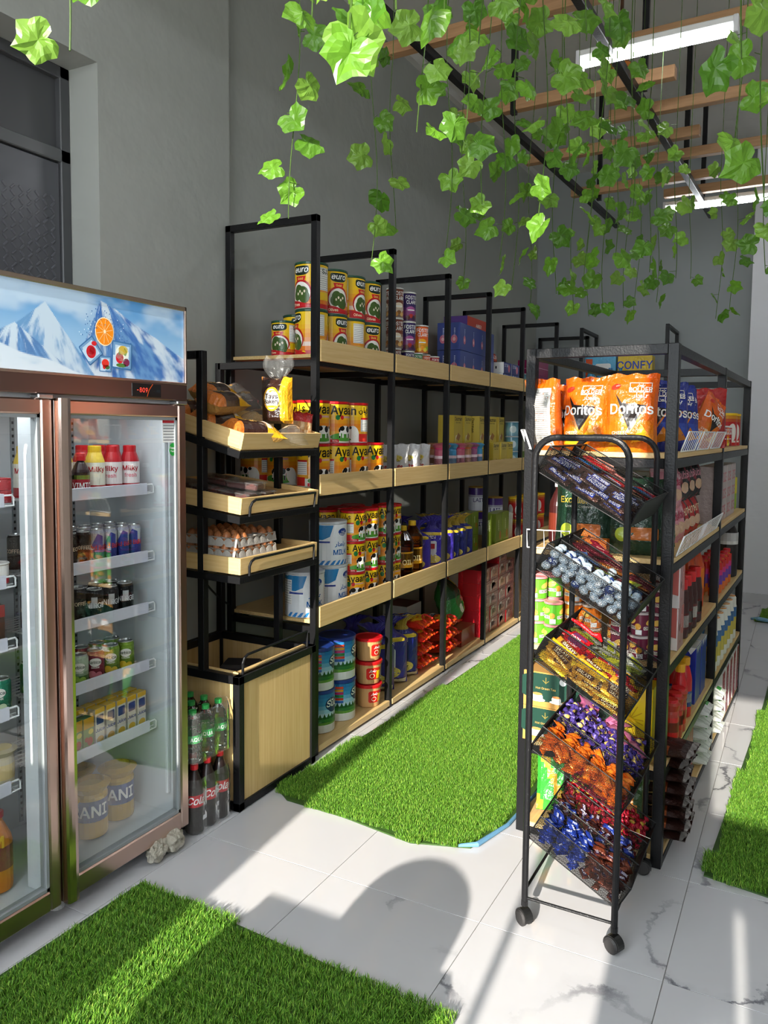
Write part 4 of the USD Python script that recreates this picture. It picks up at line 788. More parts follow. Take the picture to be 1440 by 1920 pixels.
# back rack goods
bz = [z+.001 for z in SZ]
blueb = bottlething('blue_cleaner_bottle', 'bottle', .04, .27, .016, '3a8fb8', '2a6a9a', [(.06, .15, 'b8d4e0')])
for k, x in enumerate((-1.98, -1.88, -1.78, -1.68)): blueb.at(P(x, 8.05, bz[3], 0), f'light blue cleaner bottle, {ORD[k+1]} from the left on the back rack', 'cleaner bottles')
def baby(p, c): p('front', sbox(-.15, .0, -.08, .26), 'd8521c'); p('front', rrect(-.05, .04, .11, .21, .02), 'e2e2e0'); p('front', ell(.0, .11, .05, .055), '6a4434'); p('front', ell(.0, .09, .035, .035), 'd8a888', l=.0007)
diap = cartonthing('nappy_pack', 'nappy pack', .32, .16, .28, {'all': '4fa8d0'}, baby, mat='film'); diap.at(P(-1.92, 8.28, bz[3]+.12, 0), 'blue and orange nappy pack with a baby picture on the back rack')
conf = cartonthing('yellow_nappy_pack', 'nappy pack', .34, .16, .28, {'all': 'd8b81c'}, lambda p, c: (p('front', txt('CONFY', .075, True), '1f3a9a', y=.15), p('front', ell(.05, .04, .09, .05), '6ab8e0')), mat='film'); conf.at(P(-1.57, 8.28, bz[3]+.12, 0), 'yellow pack with bold blue lettering on the back rack top shelf')
und = cartonthing('plain_carton', 'carton', .34, .2, .118, {'all': 'b8a88a'}); und.at(P(-1.92, 8.28, bz[3], 0), 'brown carton under the blue nappy pack'); und.at(P(-1.57, 8.28, bz[3], 0), 'brown carton under the yellow pack')
for nm, x, c in (('green', -1.8, '3aa04a'), ('purple', -1.9, '5a4a9a')): bottlething(f'{nm}_spray_bottle', 'bottle', .045, .36, .018, c, '2f9a3f', [(.1, .2, 'e0e0e8')]).at(P(x, 8.43, bz[3], 0), f'{nm} cleaner bottle behind the others on the back rack')
darkjar = bottlething('syrup_bottle', 'bottle', .042, .26, .016, '3a1414', 'e8e8e8', [(.05, .13, '6a2a1c')])
for k in range(12): darkjar.at(P(-1.95+.1*(k % 6), 8.02+.12*(k//6), bz[1], 0), f'dark syrup bottle with white cap on the back rack, {ORD[k+1]} of twelve', 'syrup bottles')
for k in range(3): gw.at(P(-1.95+.22*k, 8.06, bz[2], 0), f'green and white carton on the back rack, {ORD[k+1]} from the left')

# ================================================================== drinks cooler
FX, FY0, FY1, FYC = -2.15, 1.2, 2.34, 1.73
fr = thing('drinks_cooler', 'copper-framed two-door glass drinks cooler with a snowy mountain sign', 'drinks cooler')
def fput(n, g, m, **k): return put(n, fr, g, m, **k)
inn = lin('d3d9dd'); dark = lin('3a3634')
g = G()
g.box(-2.685, -2.20, FY0, FY0+.035, .08, 1.79, inn, .002); g.box(-2.685, -2.20, FY1-.035, FY1, .08, 1.79, inn, .002); g.box(-2.685, -2.655, FY0+.035, FY1-.035, .08, 1.79, inn)
g.box(-2.655, -2.20, FY0+.035, FY1-.035, .08, .115, inn); g.box(-2.655, -2.20, FY0+.035, FY1-.035, 1.755, 1.79, inn); fput('cabinet', g, 'enamel')
g = G(); g.box(-2.27, -2.20, FYC-.045, FYC+.045, .115, 1.755, inn, .004); fput('mullion', g, 'enamel')
g = G(); g.box(-2.69, FX-.01, FY0, FY1, 1.79, 2.12, dark, .004); fput('header_box', g, 'copper_dark')
g = G(); g.box(FX-.012, FX+.004, FY0, FY1, 1.772, 1.836, ch=.003); fput('header_strip', g, 'copper_dark')
for nm, b in (('sign_frame', (FX-.012, FX+.005, FY0, FY1, 2.116, 2.132)), ('sign_frame', (FX-.012, FX+.005, FY0, FY1, 1.832, 1.842)), ('sign_frame', (FX-.012, FX+.005, FY1-.010, FY1, 1.836, 2.132)), ('sign_frame', (FX-.012, FX+.005, FY0, FY0+.01, 1.836, 2.132))):
    g = G(); g.box(*b, ch=.002); fput(nm, g, 'copper')
sy0, sy1, sz0, sz1 = FY0+.01, FY1-.01, 1.842, 2.116
def sign_col(u, v):
    y = sy0+u*(sy1-sy0); z = v*(sz1-sz0); Nz = lambda a, b, sd, o=4: meshkit.fbm(np.stack([a, b, np.full_like(a, sd)], 1), o, int(sd)); sm = lambda x, a, b: np.clip((x-a)/(b-a), 0, 1)**2*(3-2*np.clip((x-a)/(b-a), 0, 1))
    c = mix(lin('5a9ad4'), lin('9cc6e8'), sm(v, 1.0, .3)[:, None]); c = mix(c, lin('cfe2f0'), (.75*sm(Nz(y*5, v*2.2, 3.), .5, .75))[:, None])
    def peak(py, pz, sl, sr, base, snow, sd, amt):
        nonlocal c
        d = np.where(y < py, (py-y)*sl, (y-py)*sr); edge = pz-d+.012*(Nz(y*22, z*3, sd)-.5); m = sm(edge-z, 0, .004)
        ang = np.arctan2(y-py, np.maximum(pz+.03-z, .004)); rr = np.hypot(y-py, pz-z); st = Nz(ang*5+rr*3, rr*7, sd+1, 5); fine = Nz(ang*16, rr*22, sd+2, 3)
        k = sm(st+.25*(fine-.5)+.25*sm(rr, .12, 0)-.1*(ang > .1), .42-amt, .66-amt); col = mix(mix(lin(base), lin('6f9fd2'), sm(fine, .3, .8)[:, None]), lin(snow), k[:, None]); c = mix(c, col, m[:, None])
    peak(1.93, .262, 2.2, .42, '4573ba', 'd2e1ef', 11., .02); peak(1.71, .222, .75, 1.15, '6fa0cf', 'c9dcec', 31., .06); peak(1.60, .145, .5, .62, '5a86bd', 'cfe0ee', 51., -.02)
    bank = .062-.23*np.clip(y-1.62, -.1, 1)+.004*np.sin(y*30); c = mix(c, mix(lin('dbe8f3'), lin('b6d2e8'), sm(Nz(y*6, z*20, 71.), .4, .7)[:, None]), sm(bank-z, 0, .006)[:, None]); return c*.8
mp = planemap((FX-.004, 0, 0), (0, 1, 0), (0, 0, 1))
g = G(); g.surf(lambda u, v: mp(sy0+u*(sy1-sy0), sz0+v*(sz1-sz0), 0), 280, 76, sign_col); fput('sign_panel', g, 'sign_face')
g = G(); S_ = lambda geom, c, l: g.flat(tri2(geom), mp, lin(c), l)
oy, oz = 1.945, 1.995
S_(ell(oy, oz, .041, .049), 'f2d9b0', .0006); S_(ell(oy, oz, .0375, .045), 'f08a1a', .001)
for k in range(10):
    a = k*.628+.2; S_(LineString([(oy, oz), (oy+.034*math.cos(a), oz+.041*math.sin(a))]).buffer(.0009), 'f7c98a', .0014)
S_(ell(oy, oz, .005, .006), 'f4e2c0', .0017)
def cube(cx, cz, s, rot, fruit):
    sq = affinity.rotate(rrect(cx-s, cz-s*1.05, cx+s, cz+s*1.05, s*.12), rot); S_(sq, '3f6f9f', .0018); S_(sq.buffer(-s*.12), 'b9cfe2', .0021); S_(sq.buffer(-s*.12).difference(sq.buffer(-s*.3)).difference(sbox(cx-s, cz-s, cx, cz)), '6f97bd', .0023)
    for (dx, dz, a, b, c) in fruit: S_(ell(cx+dx*s, cz+dz*s, a*s, b*s), c, .0026)
cube(1.885, 1.925, .036, 38, [(0, -.1, .55, .6, 'c0202a'), (.1, 0, .3, .35, 'd8505a'), (-.15, -.3, .2, .2, 'e8a0a8'), (.35, .7, .3, .22, 'c8242a')])
cube(1.945, 1.885, .026, 0, [(0, .1, .6, .55, 'd8342a'), (-.2, -.4, .25, .3, 'c82a2a'), (.3, -.4, .4, .3, '3f6a3a')])
cube(2.02, 1.92, .046, -3, [(0, .15, .65, .6, 'e4e8dc'), (.1, .4, .45, .35, 'e0c42a'), (.3, .3, .18, .3, '7ab02a'), (-.25, -.2, .38, .42, 'c8202c'), (-.25, .15, .1, .2, '4a9a2a'), (.4, -.5, .32, .3, '7a2a4a'), (-.1, -.75, .5, .15, '4f7a3a'), (-.35, -.15, .1, .15, 'e88a90')])
r_ = np.random.default_rng(3)
for k in range(70):
    a = r_.uniform(.1, math.pi-.1); d = r_.uniform(.055, .12); S_(ell(oy+d*1.0*math.cos(a), oz-.04+d*math.sin(a), .0016, .0022), '2f5f9a' if k % 3 else 'd8e6f2', .001)
fput('sign_print', g, 'sign_face')
g = G(); g.box(FX+.0, FX+.006, 2.056, 2.2, 1.779, 1.828, lin('0c0c0e'), .002); dsp = fput('display', g, 'plastic')
g = G(); m2 = planemap((FX+.0065, 0, 0), (0, 1, 0), (0, 0, 1)); g.flat(mv(txt('-809', .016, True), 2.105, 1.796), m2, RED); put('digits', dsp, g, 'red_digits')
g = G(); g.flat(tri2(LineString([(2.128, 1.782), (2.137, 1.805), (2.155, 1.826)]).buffer(.002)), m2, lin('c8501a')); g.flat(mv(txt('-: 88', .01), 2.175, 1.798), m2, lin('3a4a55')); put('icons', dsp, g, 'print_gloss')
for (y0, y1, nm) in ((FY0+.003, FYC-.004, 'left'), (FYC+.004, FY1-.003, 'right')):
    dr_ = put('door', fr, G().box(FX-.038, FX, y0, y0+.05, .066, 1.757, ch=.005), 'copper')
    for b in ((FX-.038, FX, y1-.042, y1, .066, 1.757), (FX-.038, FX, y0+.05, y1-.042, 1.708, 1.757), (FX-.038, FX, y0+.05, y1-.042, .066, .135)): g = G(); g.box(*b, ch=.005); put('door_rail', dr_, g, 'copper')
    g = G(); z0, z1 = .135, 1.708
    for b in ((y0+.05, y0+.062, z0, z1), (y1-.054, y1-.042, z0, z1), (y0+.05, y1-.042, z0, z0+.014), (y0+.05, y1-.042, z1-.012, z1)): g.box(FX-.036, FX-.006, b[0], b[1], b[2], b[3], lin('8d9294'), .001)
    put('gasket', dr_, g, 'plastic')
    g = G(); g.box(FX-.018, FX-.013, y0+.052, y1-.044, z0+.004, z1-.004); put('pane', dr_, g, 'pane')
    g = G(); g.box(FX-.03, FX+.012, y1-.06, y1-.004, 1.757, 1.771, lin('cfd2d4'), .003); put('hinge', dr_, g, 'tin_metal')
    if nm == 'right':
        pf = [(FYC+.002, 0), (FYC+.002, .020), (FYC+.008, .026), (FYC+.018, .028), (FYC+.03, .030), (FYC+.045, .025), (FYC+.054, .012), (FYC+.056, 0)]
        m = trimesh.creation.extrude_polygon(Polygon(pf), 1.69, engine='earcut'); v = m.vertices; g = G(); g.add(np.c_[FX+v[:, 1], v[:, 0], .07+v[:, 2]], m.faces); put('handle', dr_, g, 'copper_smooth', smooth=50)
        g = G(); m2 = planemap((FX-.0124, 0, 0), (0, 1, 0), (0, 0, 1)); g.flat(tri2(sbox(2.222, 1.612, 2.295, 1.70)), m2, lin('dfe0e0'), .0002); g.flat(tri2(sbox(2.222, 1.686, 2.295, 1.70)), m2, lin('c02a35'), .0005)
        for k in range(6): g.flat(tri2(sbox(2.226, 1.62+.011*k, 2.29, 1.6225+.011*k)), m2, lin('6a6a70'), .0005)
        put('notice_sticker', dr_, g, 'print_gloss')
        g = G(); g.flat(tri2(ell(2.275, 1.585, .019, .025)), m2, lin('1f9a3a'), .0006); g.flat(mv(txt('Fresh', .009, True), 2.275, 1.586), m2, WHITE, .0009); g.flat(mv(txt('Food', .007, True), 2.275, 1.575), m2, WHITE, .0009); put('green_sticker', dr_, g, 'print_gloss')
for y in (FY0+.08, 1.78, FY1-.08):
    for x in (-2.62, -2.245): g = G(); g.lathe([(.0005, 0), (.025, 0), (.025, .012), (.012, .02), (.012, .082)], 12, lin('d8d8d8'), M=mat4(np.eye(3), (x, y, 0))); fput('foot', g, 'plastic', smooth=40)
SHZ = [1.415, 1.15, .945, .715, .465]
for si, (y0, y1) in enumerate(((FY0+.04, FYC-.05), (FYC+.05, FY1-.045))):
    for k, z in enumerate(SHZ):
        g = G()
        for x in np.arange(-2.63, -2.30, .03): g.bar((x, y0, z), (x, y1, z), .004, .004, lin('e2e4e6'))
        for y in np.linspace(y0+.02, y1-.02, 4): g.bar((-2.645, y, z-.005), (-2.285, y, z-.005), .005, .005, lin('e2e4e6'))
        sh = fput('shelf', g, 'enamel'); g = G(); g.box(-2.285, -2.276, y0, y1-.04, z-.008, z+.036, lin('d9d9e6'), .001); put('price_strip', sh, g, 'enamel')
        g = G(); g.tube([(-2.28, y1-.04, z+.03), (-2.28, y1-.012, z+.03), (-2.28, y1-.005, z+.022), (-2.28, y1-.005, z-.004), (-2.28, y1-.04, z-.004)], .0035, 6, lin('e6e7e8')); put('end_loop', sh, g, 'enamel')
for y in (2.22, 1.95): g = G(); g.box(-2.655, -2.65, y-.008, y+.008, .13, 1.7, lin('9aa0a4')); [g.box(-2.65, -2.649, y-.004, y+.004, .15+.025*k, .16+.025*k, lin('2a2a2c')) for k in range(62)]; fput('shelf_rail', g, 'enamel', kind='stuff')
g = G(); g.box(-2.23, -2.215, FY1-.055, FY1-.037, .2, 1.7, lin('dfe4ea'), .003); fput('light_strip', g, 'enamel')
lp = UsdLux.RectLight.Define(stage, fr.GetPath().AppendPath('cooler_lamp')); lp.CreateWidthAttr(.9); lp.CreateHeightAttr(.08); lp.CreateIntensityAttr(9.0); lp.CreateColorAttr(Gf.Vec3f(.9, .96, 1.0))
lp.AddTransformOp().Set(Gf.Matrix4d(*np.array([[0, 1, 0, 0], [1, 0, 0, 0], [0, 0, 1, 0], [-2.25, 1.77, 1.75, 1]], float).ravel()))
# drinks
vim = bottlething('juice_bottle', 'bottle', .031, .155, .012, '2a1218', 'c01a22', [(.01, .075, 'a01a2a'), (.06, .075, '5f9a2a'), ('VIMTO', .028, .02, 'f0ece8', .8)], sh=.55, caph=.028, capr=.018)
milk_r = bottlething('red_capped_milk_bottle', 'bottle', .036, .18, .016, 'b01a26', 'b8141e', [(.035, .118, 'e6dcdc'), ('Milky', .085, .018, 'b01a26'), ('fresh', .06, .014, 'd87a88')], sh=.66, caph=.03, capr=.024)
milk_y = bottlething('yellow_capped_milk_bottle', 'bottle', .036, .18, .016, 'e0c04a', 'd8b01a', [(.0, .035, 'b01a26'), (.035, .118, 'e6e2d2'), ('Milky', .085, .018, 'b01a26')], sh=.66, caph=.03, capr=.024)
en_blue = canthing('slim_energy_can', .0265, .135, [(0, '23307f'), (.44, '2a3a8f'), (.46, 'c3c6ca'), (.9, 'c9ccd0'), (1, '2a3a8f')], [('Red Bull', .06, .017, 'c01a22', .8), (tri2(Polygon([(-.02, .066), (.02, .066), (.02, .11), (-.0, .12), (-.02, .08)])), .0, 0, '2c3a90', 1)])
en_dark = canthing('dark_can', .0265, .135, [(0, '2a1c14'), (.5, '3a2a1c'), (1, '1c1410')], [('COFFEE', .07, .013, 'd0b89a', .8)])
en_black = canthing('black_energy_can', .033, .118, [(0, '101012'), (1, '17171a')], [('ENERGY', .05, .019, 'dcdcde', .8), (tri2(sbox(-.01, .05, .012, .09)), 0, 0, 'b8b8b8', 1)])
def fruitcan(nm, b0, b1, c2): return canthing(nm, .033, .118, [(0, b1), (.35, b1), (.5, b0), (1, b0)], [(tri2(ell(0, .075, .022, .016)), 0, 0, 'ece8e0', 1), ('Barbican', .07, .011, '2a3a2a', .8), (tri2(unary_union([ell(-.012, .03, .014, .014), ell(.012, .026, .013, .013)])), 0, 0, c2, 1), ('DRINK', .052, .007, 'f0ece0', 1)])
can_g, can_m, can_l, can_w = fruitcan('green_malt_can', '2f7a3a', '3f8a3a', '8ab84a'), fruitcan('maroon_malt_can', '8a1f38', '7a1a30', 'd87a8a'), fruitcan('lime_malt_can', '7a9a2a', '6f8f1f', 'e8c83a'), fruitcan('pale_malt_can', 'b8c8b0', '4f7a3a', '9ac04a')
def jb(p, c): p('front', rrect(-.018, .09, .018, .125, .004), '23407f'); p('front', txt('Juice', .013, True), '3a4a8a', y=.062); p('front', ell(0, .03, .018, .014), 'd8a83a'); p('right', rrect(-.013, .09, .013, .125, .004), '23407f')
jbox = cartonthing('juice_carton', 'juice box', .048, .036, .15, {'all': 'd9d4c4', 'top': 'e0b83a', 'left': 'b0b0a4'}, lambda p, c: (jb(p, c), p('front', sbox(-.024, .132, .024, .15), 'e0b21a'), p('right', sbox(-.018, .132, .018, .15), 'e0b21a')))
jbox2 = cartonthing('fruit_juice_carton', 'juice box', .05, .036, .13, {'all': '8a9a4a', 'top': '3a7a4a'}, lambda p, c: (p('front', unary_union([ell(.005, .04, .014, .016), ell(-.012, .05, .009, .009)]), 'c8502a'), p('front', sbox(-.025, .09, .025, .13), 'e0a82a'), p('front', ell(.01, .075, .012, .01), 'e8d04a')))
rani = bottlething('rani_tub', 'drink can', .062, .19, .05, 'b8922a', 'c8a83a', [(.07, .15, '2a4a86'), ('RANI', .09, .042, 'e8eaf0')], sh=.85, capr=.056, caph=.012)
def froW(pr, z, xs_, items, what, grp, shelf): pass
C_ = lambda pr, x, y, z, w, grp=None, a=None: pr.at(P(x, y, z+.002, R90+(rng.uniform(-25, 10) if a is None else a)), w, grp)
z = SHZ[0]+.002
for k, y in enumerate((1.90, 1.985)): C_(vim, -2.33, y, z, f'dark juice bottle with red cap, {["left", "right"][k]} of two on the cooler top shelf', 'dark juice bottles')
C_(milk_y, -2.34, 2.058, z, 'milk bottle with yellow cap at the front of the cooler top shelf'); C_(milk_r, -2.335, 2.135, z, 'milk bottle with red cap, left of two on the cooler top shelf', 'red-capped milk bottles'); C_(milk_r, -2.325, 2.213, z, 'milk bottle with red cap at the right end of the cooler top shelf', 'red-capped milk bottles')
for k, y in enumerate((1.83, 1.91, 1.99)): C_(milk_y, -2.43, y, z, f'milk bottle with yellow cap in the rear row, {ORD[k+1]} from left, cooler top shelf', 'yellow-capped milk bottles')
for k, y in enumerate((2.07, 2.15, 2.22)): C_(milk_r, -2.42, y, z, f'milk bottle with red cap in the rear row, {ORD[k+1]} from left, cooler top shelf', 'red-capped milk bottles')
C_(vim, -2.33, 1.82, z, 'dark juice bottle half hidden by the cooler door handle', 'dark juice bottles')
z = SHZ[1]+.002
for r0, x in enumerate((-2.33, -2.395, -2.46)):
    for k, y in enumerate(np.arange(1.81, 2.25, .0605)):
        pr = en_blue if y > 2.0 else en_dark; C_(pr, x, y, z, f'{"blue and silver energy" if pr is en_blue else "dark brown coffee"} can, {ORD[k+1]} from left, row {["one", "two", "three"][r0]}, second cooler shelf', 'slim cans on the second cooler shelf')
z = SHZ[2]+.002
for r0, x in enumerate((-2.335, -2.41)):
    for k, y in enumerate(np.arange(1.82, 2.25, .0735)):
        pr = en_black if y > 1.99 else en_dark; C_(pr, x, y, z, f'{"black energy" if pr is en_black else "brown coffee"} can, {ORD[k+1]} from left, {["front", "rear"][r0]} row, third cooler shelf', 'cans on the third cooler shelf')
z = SHZ[3]+.002
for r0, x in enumerate((-2.335, -2.41)):
    for k, y in enumerate(np.arange(1.82, 2.25, .0735)):
        pr = [can_g, can_w, can_w, can_m, can_l, can_l][k] if r0 == 0 else [can_g, can_g, can_m, can_m, can_l, can_l][k]; nm = {can_g: 'green', can_w: 'pale green', can_m: 'maroon', can_l: 'lime green'}[pr]
        C_(pr, x, y, z, f'{nm} malt drink can, {ORD[k+1]} from left, {["front", "rear"][r0]} row, fourth cooler shelf', 'malt drink cans', -5)
z = SHZ[4]+.002
for k, y in enumerate(np.arange(1.82, 2.26, .052)): pr = jbox if k > 3 else jbox2; C_(pr, -2.32, y, z, f'{"white and yellow juice carton" if k > 3 else "green fruit juice carton"}, {ORD[k+1]} from left, front row, fifth cooler shelf', 'juice cartons', 5)
for k, y in enumerate(np.arange(1.82, 2.26, .052)): C_(jbox, -2.37, y, z, f'white and yellow juice carton, {ORD[k+1]} from left, rear row, fifth cooler shelf', 'juice cartons', 5)
for k, (x, y) in enumerate(((-2.36, 2.03), (-2.38, 2.18), (-2.33, 1.86), (-2.5, 2.08))): C_(rani, x, y, .117, f'gold drink tub with blue band on the cooler floor, {["second from left", "right", "left, by the handle", "rear"][k]} one', 'gold drink tubs', -10)
# behind the left door
bcap = bottlething('blue_red_capped_bottle', 'bottle', .032, .17, .013, '1f3f7a', 'b01a22', [(.04, .1, '2a4a8a')], caph=.028, capr=.018)
for k, y in enumerate((1.42, 1.5, 1.58, 1.655)): C_(bcap, -2.46, y, SHZ[0]+.002, f'blue drink bottle with red cap behind the left cooler door, {ORD[k+1]} from left', 'blue red-capped bottles')
rpk = cartonthing('red_flat_pack', 'frozen pack', .16, .11, .04, {'all': 'b01424'}, lambda p, c: (p('front', txt('MEAT', .022, True), 'e8dcdc', y=.01), p('top', txt('MEAT', .03, True), 'e8dcdc'), p('right', sbox(-.05, .0, .05, .012), 'c8c8cc')), mat='film')
for k, (y, z) in enumerate(((1.60, 0), (1.60, .041), (1.43, 0))): C_(rpk, -2.35, y, SHZ[0]+.002+z, f'flat red packet behind the left cooler door, {["lower", "upper", "left"][k]} one', 'red packets', 0)
mon = canthing('black_green_can', .033, .15, [(0, '101210'), (1, '14160f')], [(tri2(unary_union([Polygon([(-.014+.012*k, .05), (-.008+.012*k, .05), (-.006+.012*k, .11), (-.016+.012*k, .115)]) for k in range(3)])), 0, 0, '6a9a1a', 1)])
for k, y in enumerate((1.44, 1.515, 1.59, 1.66)): C_(mon, -2.43, y, SHZ[1]+.002, f'black can with green streaks behind the left cooler door, {ORD[k+1]} from left', 'black and green cans')
yog = make_tin('yoghurt_cup', 'cup', .04, .07, [(0, lin('c01a2a')), (.3, lin('c8203a')), (.4, lin('e4e0dc')), (1, lin('e8e4e0'))], lin('d8d4d0'), lambda d, r, h: cyl(d, r, -30, txt('yog', .02, True), 0, .3*h, WHITE), .004)
for k, y in enumerate((1.46, 1.55, 1.64)): C_(yog, -2.33, y, SHZ[1]+.002, f'red and white yoghurt cup behind the left cooler door, {ORD[k+1]} from left', 'yoghurt cups')
pic = cartonthing('picture_carton', 'carton', .1, .06, .13, {'all': '5a4438'}, lambda p, c: (p('front', sbox(-.05, .09, .05, .13), 'b03028'), p('front', ell(0, .05, .03, .03), 'c8a88a'), p('front', ell(0, .075, .03, .015), '2a1c18')))
for k, y in enumerate((1.5, 1.62)): C_(pic, -2.36, y, SHZ[2]+.002, f'brown and red carton behind the left cooler door, {["left", "right"][k]} one', 'brown and red cartons', 0)
can_t = fruitcan('teal_malt_can', '1f7a5a', '1f6a4a', 'c8d8b0')
for k, (y, x) in enumerate(((1.50, -2.335), (1.575, -2.33), (1.65, -2.335), (1.46, -2.41), (1.54, -2.41), (1.62, -2.41))): C_(can_t, x, y, SHZ[3]+.002, f'teal green malt can behind the left cooler door, {ORD[k+1]} of six', 'teal malt cans', -10)
jar = bottlething('pale_jar', 'jar', .04, .13, .034, 'b8ac8a', 'd8c06a', [(.03, .08, 'c8b070')], sh=.75, capr=.037)
for k, y in enumerate((1.47, 1.56, 1.65)): C_(jar, -2.34, y, SHZ[4]+.002, f'pale glass jar behind the left cooler door, {ORD[k+1]} from left', 'pale jars')
org = bottlething('orange_bottle', 'bottle', .045, .27, .016, 'c8761a', 'b01a22', [(.08, .16, '7a2a3a'), ('M', .16, .04, 'e8b83a')])
for k, y in enumerate((1.5, 1.63)): C_(org, -2.34, y, .117, f'orange drink bottle on the cooler floor behind the left door, {["left", "right"][k]} one', 'orange bottles')

# ================================================================== goods on the bakery stand
Tb, Td, Te = TRAYS
def breadcol(u, v): 
    s = np.abs(u+.1*np.sin(v*5)); c = np.where((s < .3)[:, None], lin('3a1f16'), np.where((s < .55)[:, None], lin('dda01f'), lin('c99a5a'))); return np.where(((v > .35)&(v < .62)&(s < .35))[:, None], lin('2b1712'), c)
def clear_end(t, h, w, up=.11):
    g = G(); a0 = np.linspace(0, 2*np.pi, 15)
    def f(u, v):
        a = u*2*np.pi; r = .012+(.055*np.sin(np.pi*np.clip(v*.72, 0, 1)))*(1+.25*np.sin(a*3+1)+.12*np.sin(a*7)); return np.stack([r*np.cos(a), .7*r*np.sin(a), h-.01+v*up+.012*np.sin(a*5)*v], 1)
    g.surf(f, 20, 7); put('twisted_end', t, g, 'clear_film', smooth=60); g = G(); g.lathe([(.014, h-.012), (.016, h-.004), (.014, h+.004)], 10, lin('d8b08a')); put('tie', t, g, 'plastic')
def bread_deco(d, b):
    bp(d, b, ell(-.005, .115, .043, .055), lin('d99a1f')); bp(d, b, ell(-.005, .115, .036, .046), lin('e8e2d6'), lift=.001)
    bp(d, b, txt('Tays', .021, True), lin('2a1710'), -.005, .118, .002); bp(d, b, txt('Bakery', .018, True), lin('2a1710'), -.005, .095, .002); bp(d, b, rrect(-.03, .076, .02, .086, .002), lin('d99a1f'), lift=.002)
    bp(d, b, strokes([[(-.055, .0), (-.055, .2)]], .006), lin('dda01f'), .1, 0)
bb = Bag(.155, .215, .11, 41, wr=.006, seal=.0, base=.35)
loaf = bagthing('bread_loaf', 'bread loaf', bb, 14, 14, lambda u, v: np.where((u > .45)[:, None], lin('d9991c'), lin('2f1a14')), flatc('8a5a2a'), bread_deco, extra=lambda t: clear_end(t, .205, .15))
loaf.at(Tb@P(-.10, .07, .115, 12)@mat4(roty(math.radians(-14)), (0, 0, 0)), 'upright bread loaf in a brown and yellow bag with clear twisted top')
lb = Bag(.135, .27, .10, 43, wr=.008, seal=.0, base=.4)
def lie_deco(d, b): bp(d, b, rrect(-.06, .05, .06, .16, .006), lin('2c1814')); bp(d, b, rrect(-.05, .17, .05, .2, .004), lin('d8c8b8')); bp(d, b, txt('Bakery', .02, True, rot=math.pi/2), lin('e0b060'), 0, .1, .001)
loaf2 = bagthing('lying_bread_loaf', 'bread loaf', lb, 14, 16, lambda u, v: np.where((v < .18)[:, None], lin('c9702a'), np.where((v > .62)[:, None], lin('e0a81f'), lin('341d17'))), flatc('b98a4a'), lie_deco, extra=lambda t: clear_end(t, .26, .13, .13))
for k, (x, y, z, a, w) in enumerate(((-.13, -.25, .078, -22, 'bread loaf lying across the front left of the bakery tray, clear end to the right'), (-.30, -.25, .08, -8, 'bread loaf lying behind the front one in the bakery tray'), (-.45, -.25, .08, 4, 'bread loaf at the back left of the bakery tray'), (-.25, -.26, .165, 10, 'bread loaf with red wrapper on top of the lying loaves'), (-.44, -.1, .17, 10, 'bread loaf on top at the back of the bakery tray'))):
    loaf2.at(Tb@P(x, y, z, a, rotx(-math.pi/2)), w, 'lying bread loaves')
bun = bagthing('bread_roll_bag', 'bread bag', Bag(.13, .15, .1, 47, wr=.01, seal=0), 12, 12, lambda u, v: np.where((v > .7)[:, None], lin('b8201c'), mix(lin('d8b48a'), lin('c08a52'), (np.sin(u*9)*np.sin(v*14) > 0)[:, None])), flatc('c89a62'))
bun.at(Tb@P(-.07, .22, .03, 60, rotx(-.25)), 'bag of rolls with red top at the right end of the bakery tray')
def boxfn(M, label, group):
    t = thing('date_box', label, 'food box', M, group); w, d, h = .15, .105, .036
    g = G(); g.box(-w/2+.004, w/2-.004, -d/2+.004, d/2-.004, .003, .026, lin('4a1512'), .006); r_ = np.random.default_rng(5)
    for k in range(40): x, y = r_.uniform(-.06, .06), r_.uniform(-.04, .04); g.lathe([(.0005, -.014), (.006, -.008), (.0075, 0), (.006, .008), (.0005, .014)], 6, mix(lin('3a0f0c'), lin('7a2318'), r_.uniform()), mat4(rotz(r_.uniform(0, 6))@roty(1.5), (x, y, .026)))
    put('dates', t, g, 'print_gloss', kind='stuff', smooth=50)
    g = G(); g.box(-w/2, w/2, -d/2, d/2, 0, h, ch=.006); put('clear_box', t, g, 'clear_film')
    g = G(); g.box(-w/2-.005, w/2+.005, -d/2-.005, d/2+.005, h-.006, h+.001, ch=.002); put('clear_lid', t, g, 'clear_film'); return t
dbox = Proto(boxfn)
for k, (x, y, z, a) in enumerate(((-.09, -.19, .025, 5), (-.10, -.07, .025, 8), (-.26, -.19, .025, 2), (-.27, -.06, .025, 12), (-.12, -.12, .063, 15), (-.28, -.12, .063, 4), (-.42, -.15, .025, 0))): dbox.at(Td@P(x, y, z+.045, a), f'clear plastic box of dark red dates, {["front left", "front right", "middle left", "middle right", "upper front", "upper middle", "rear"][k]} one', 'date boxes')
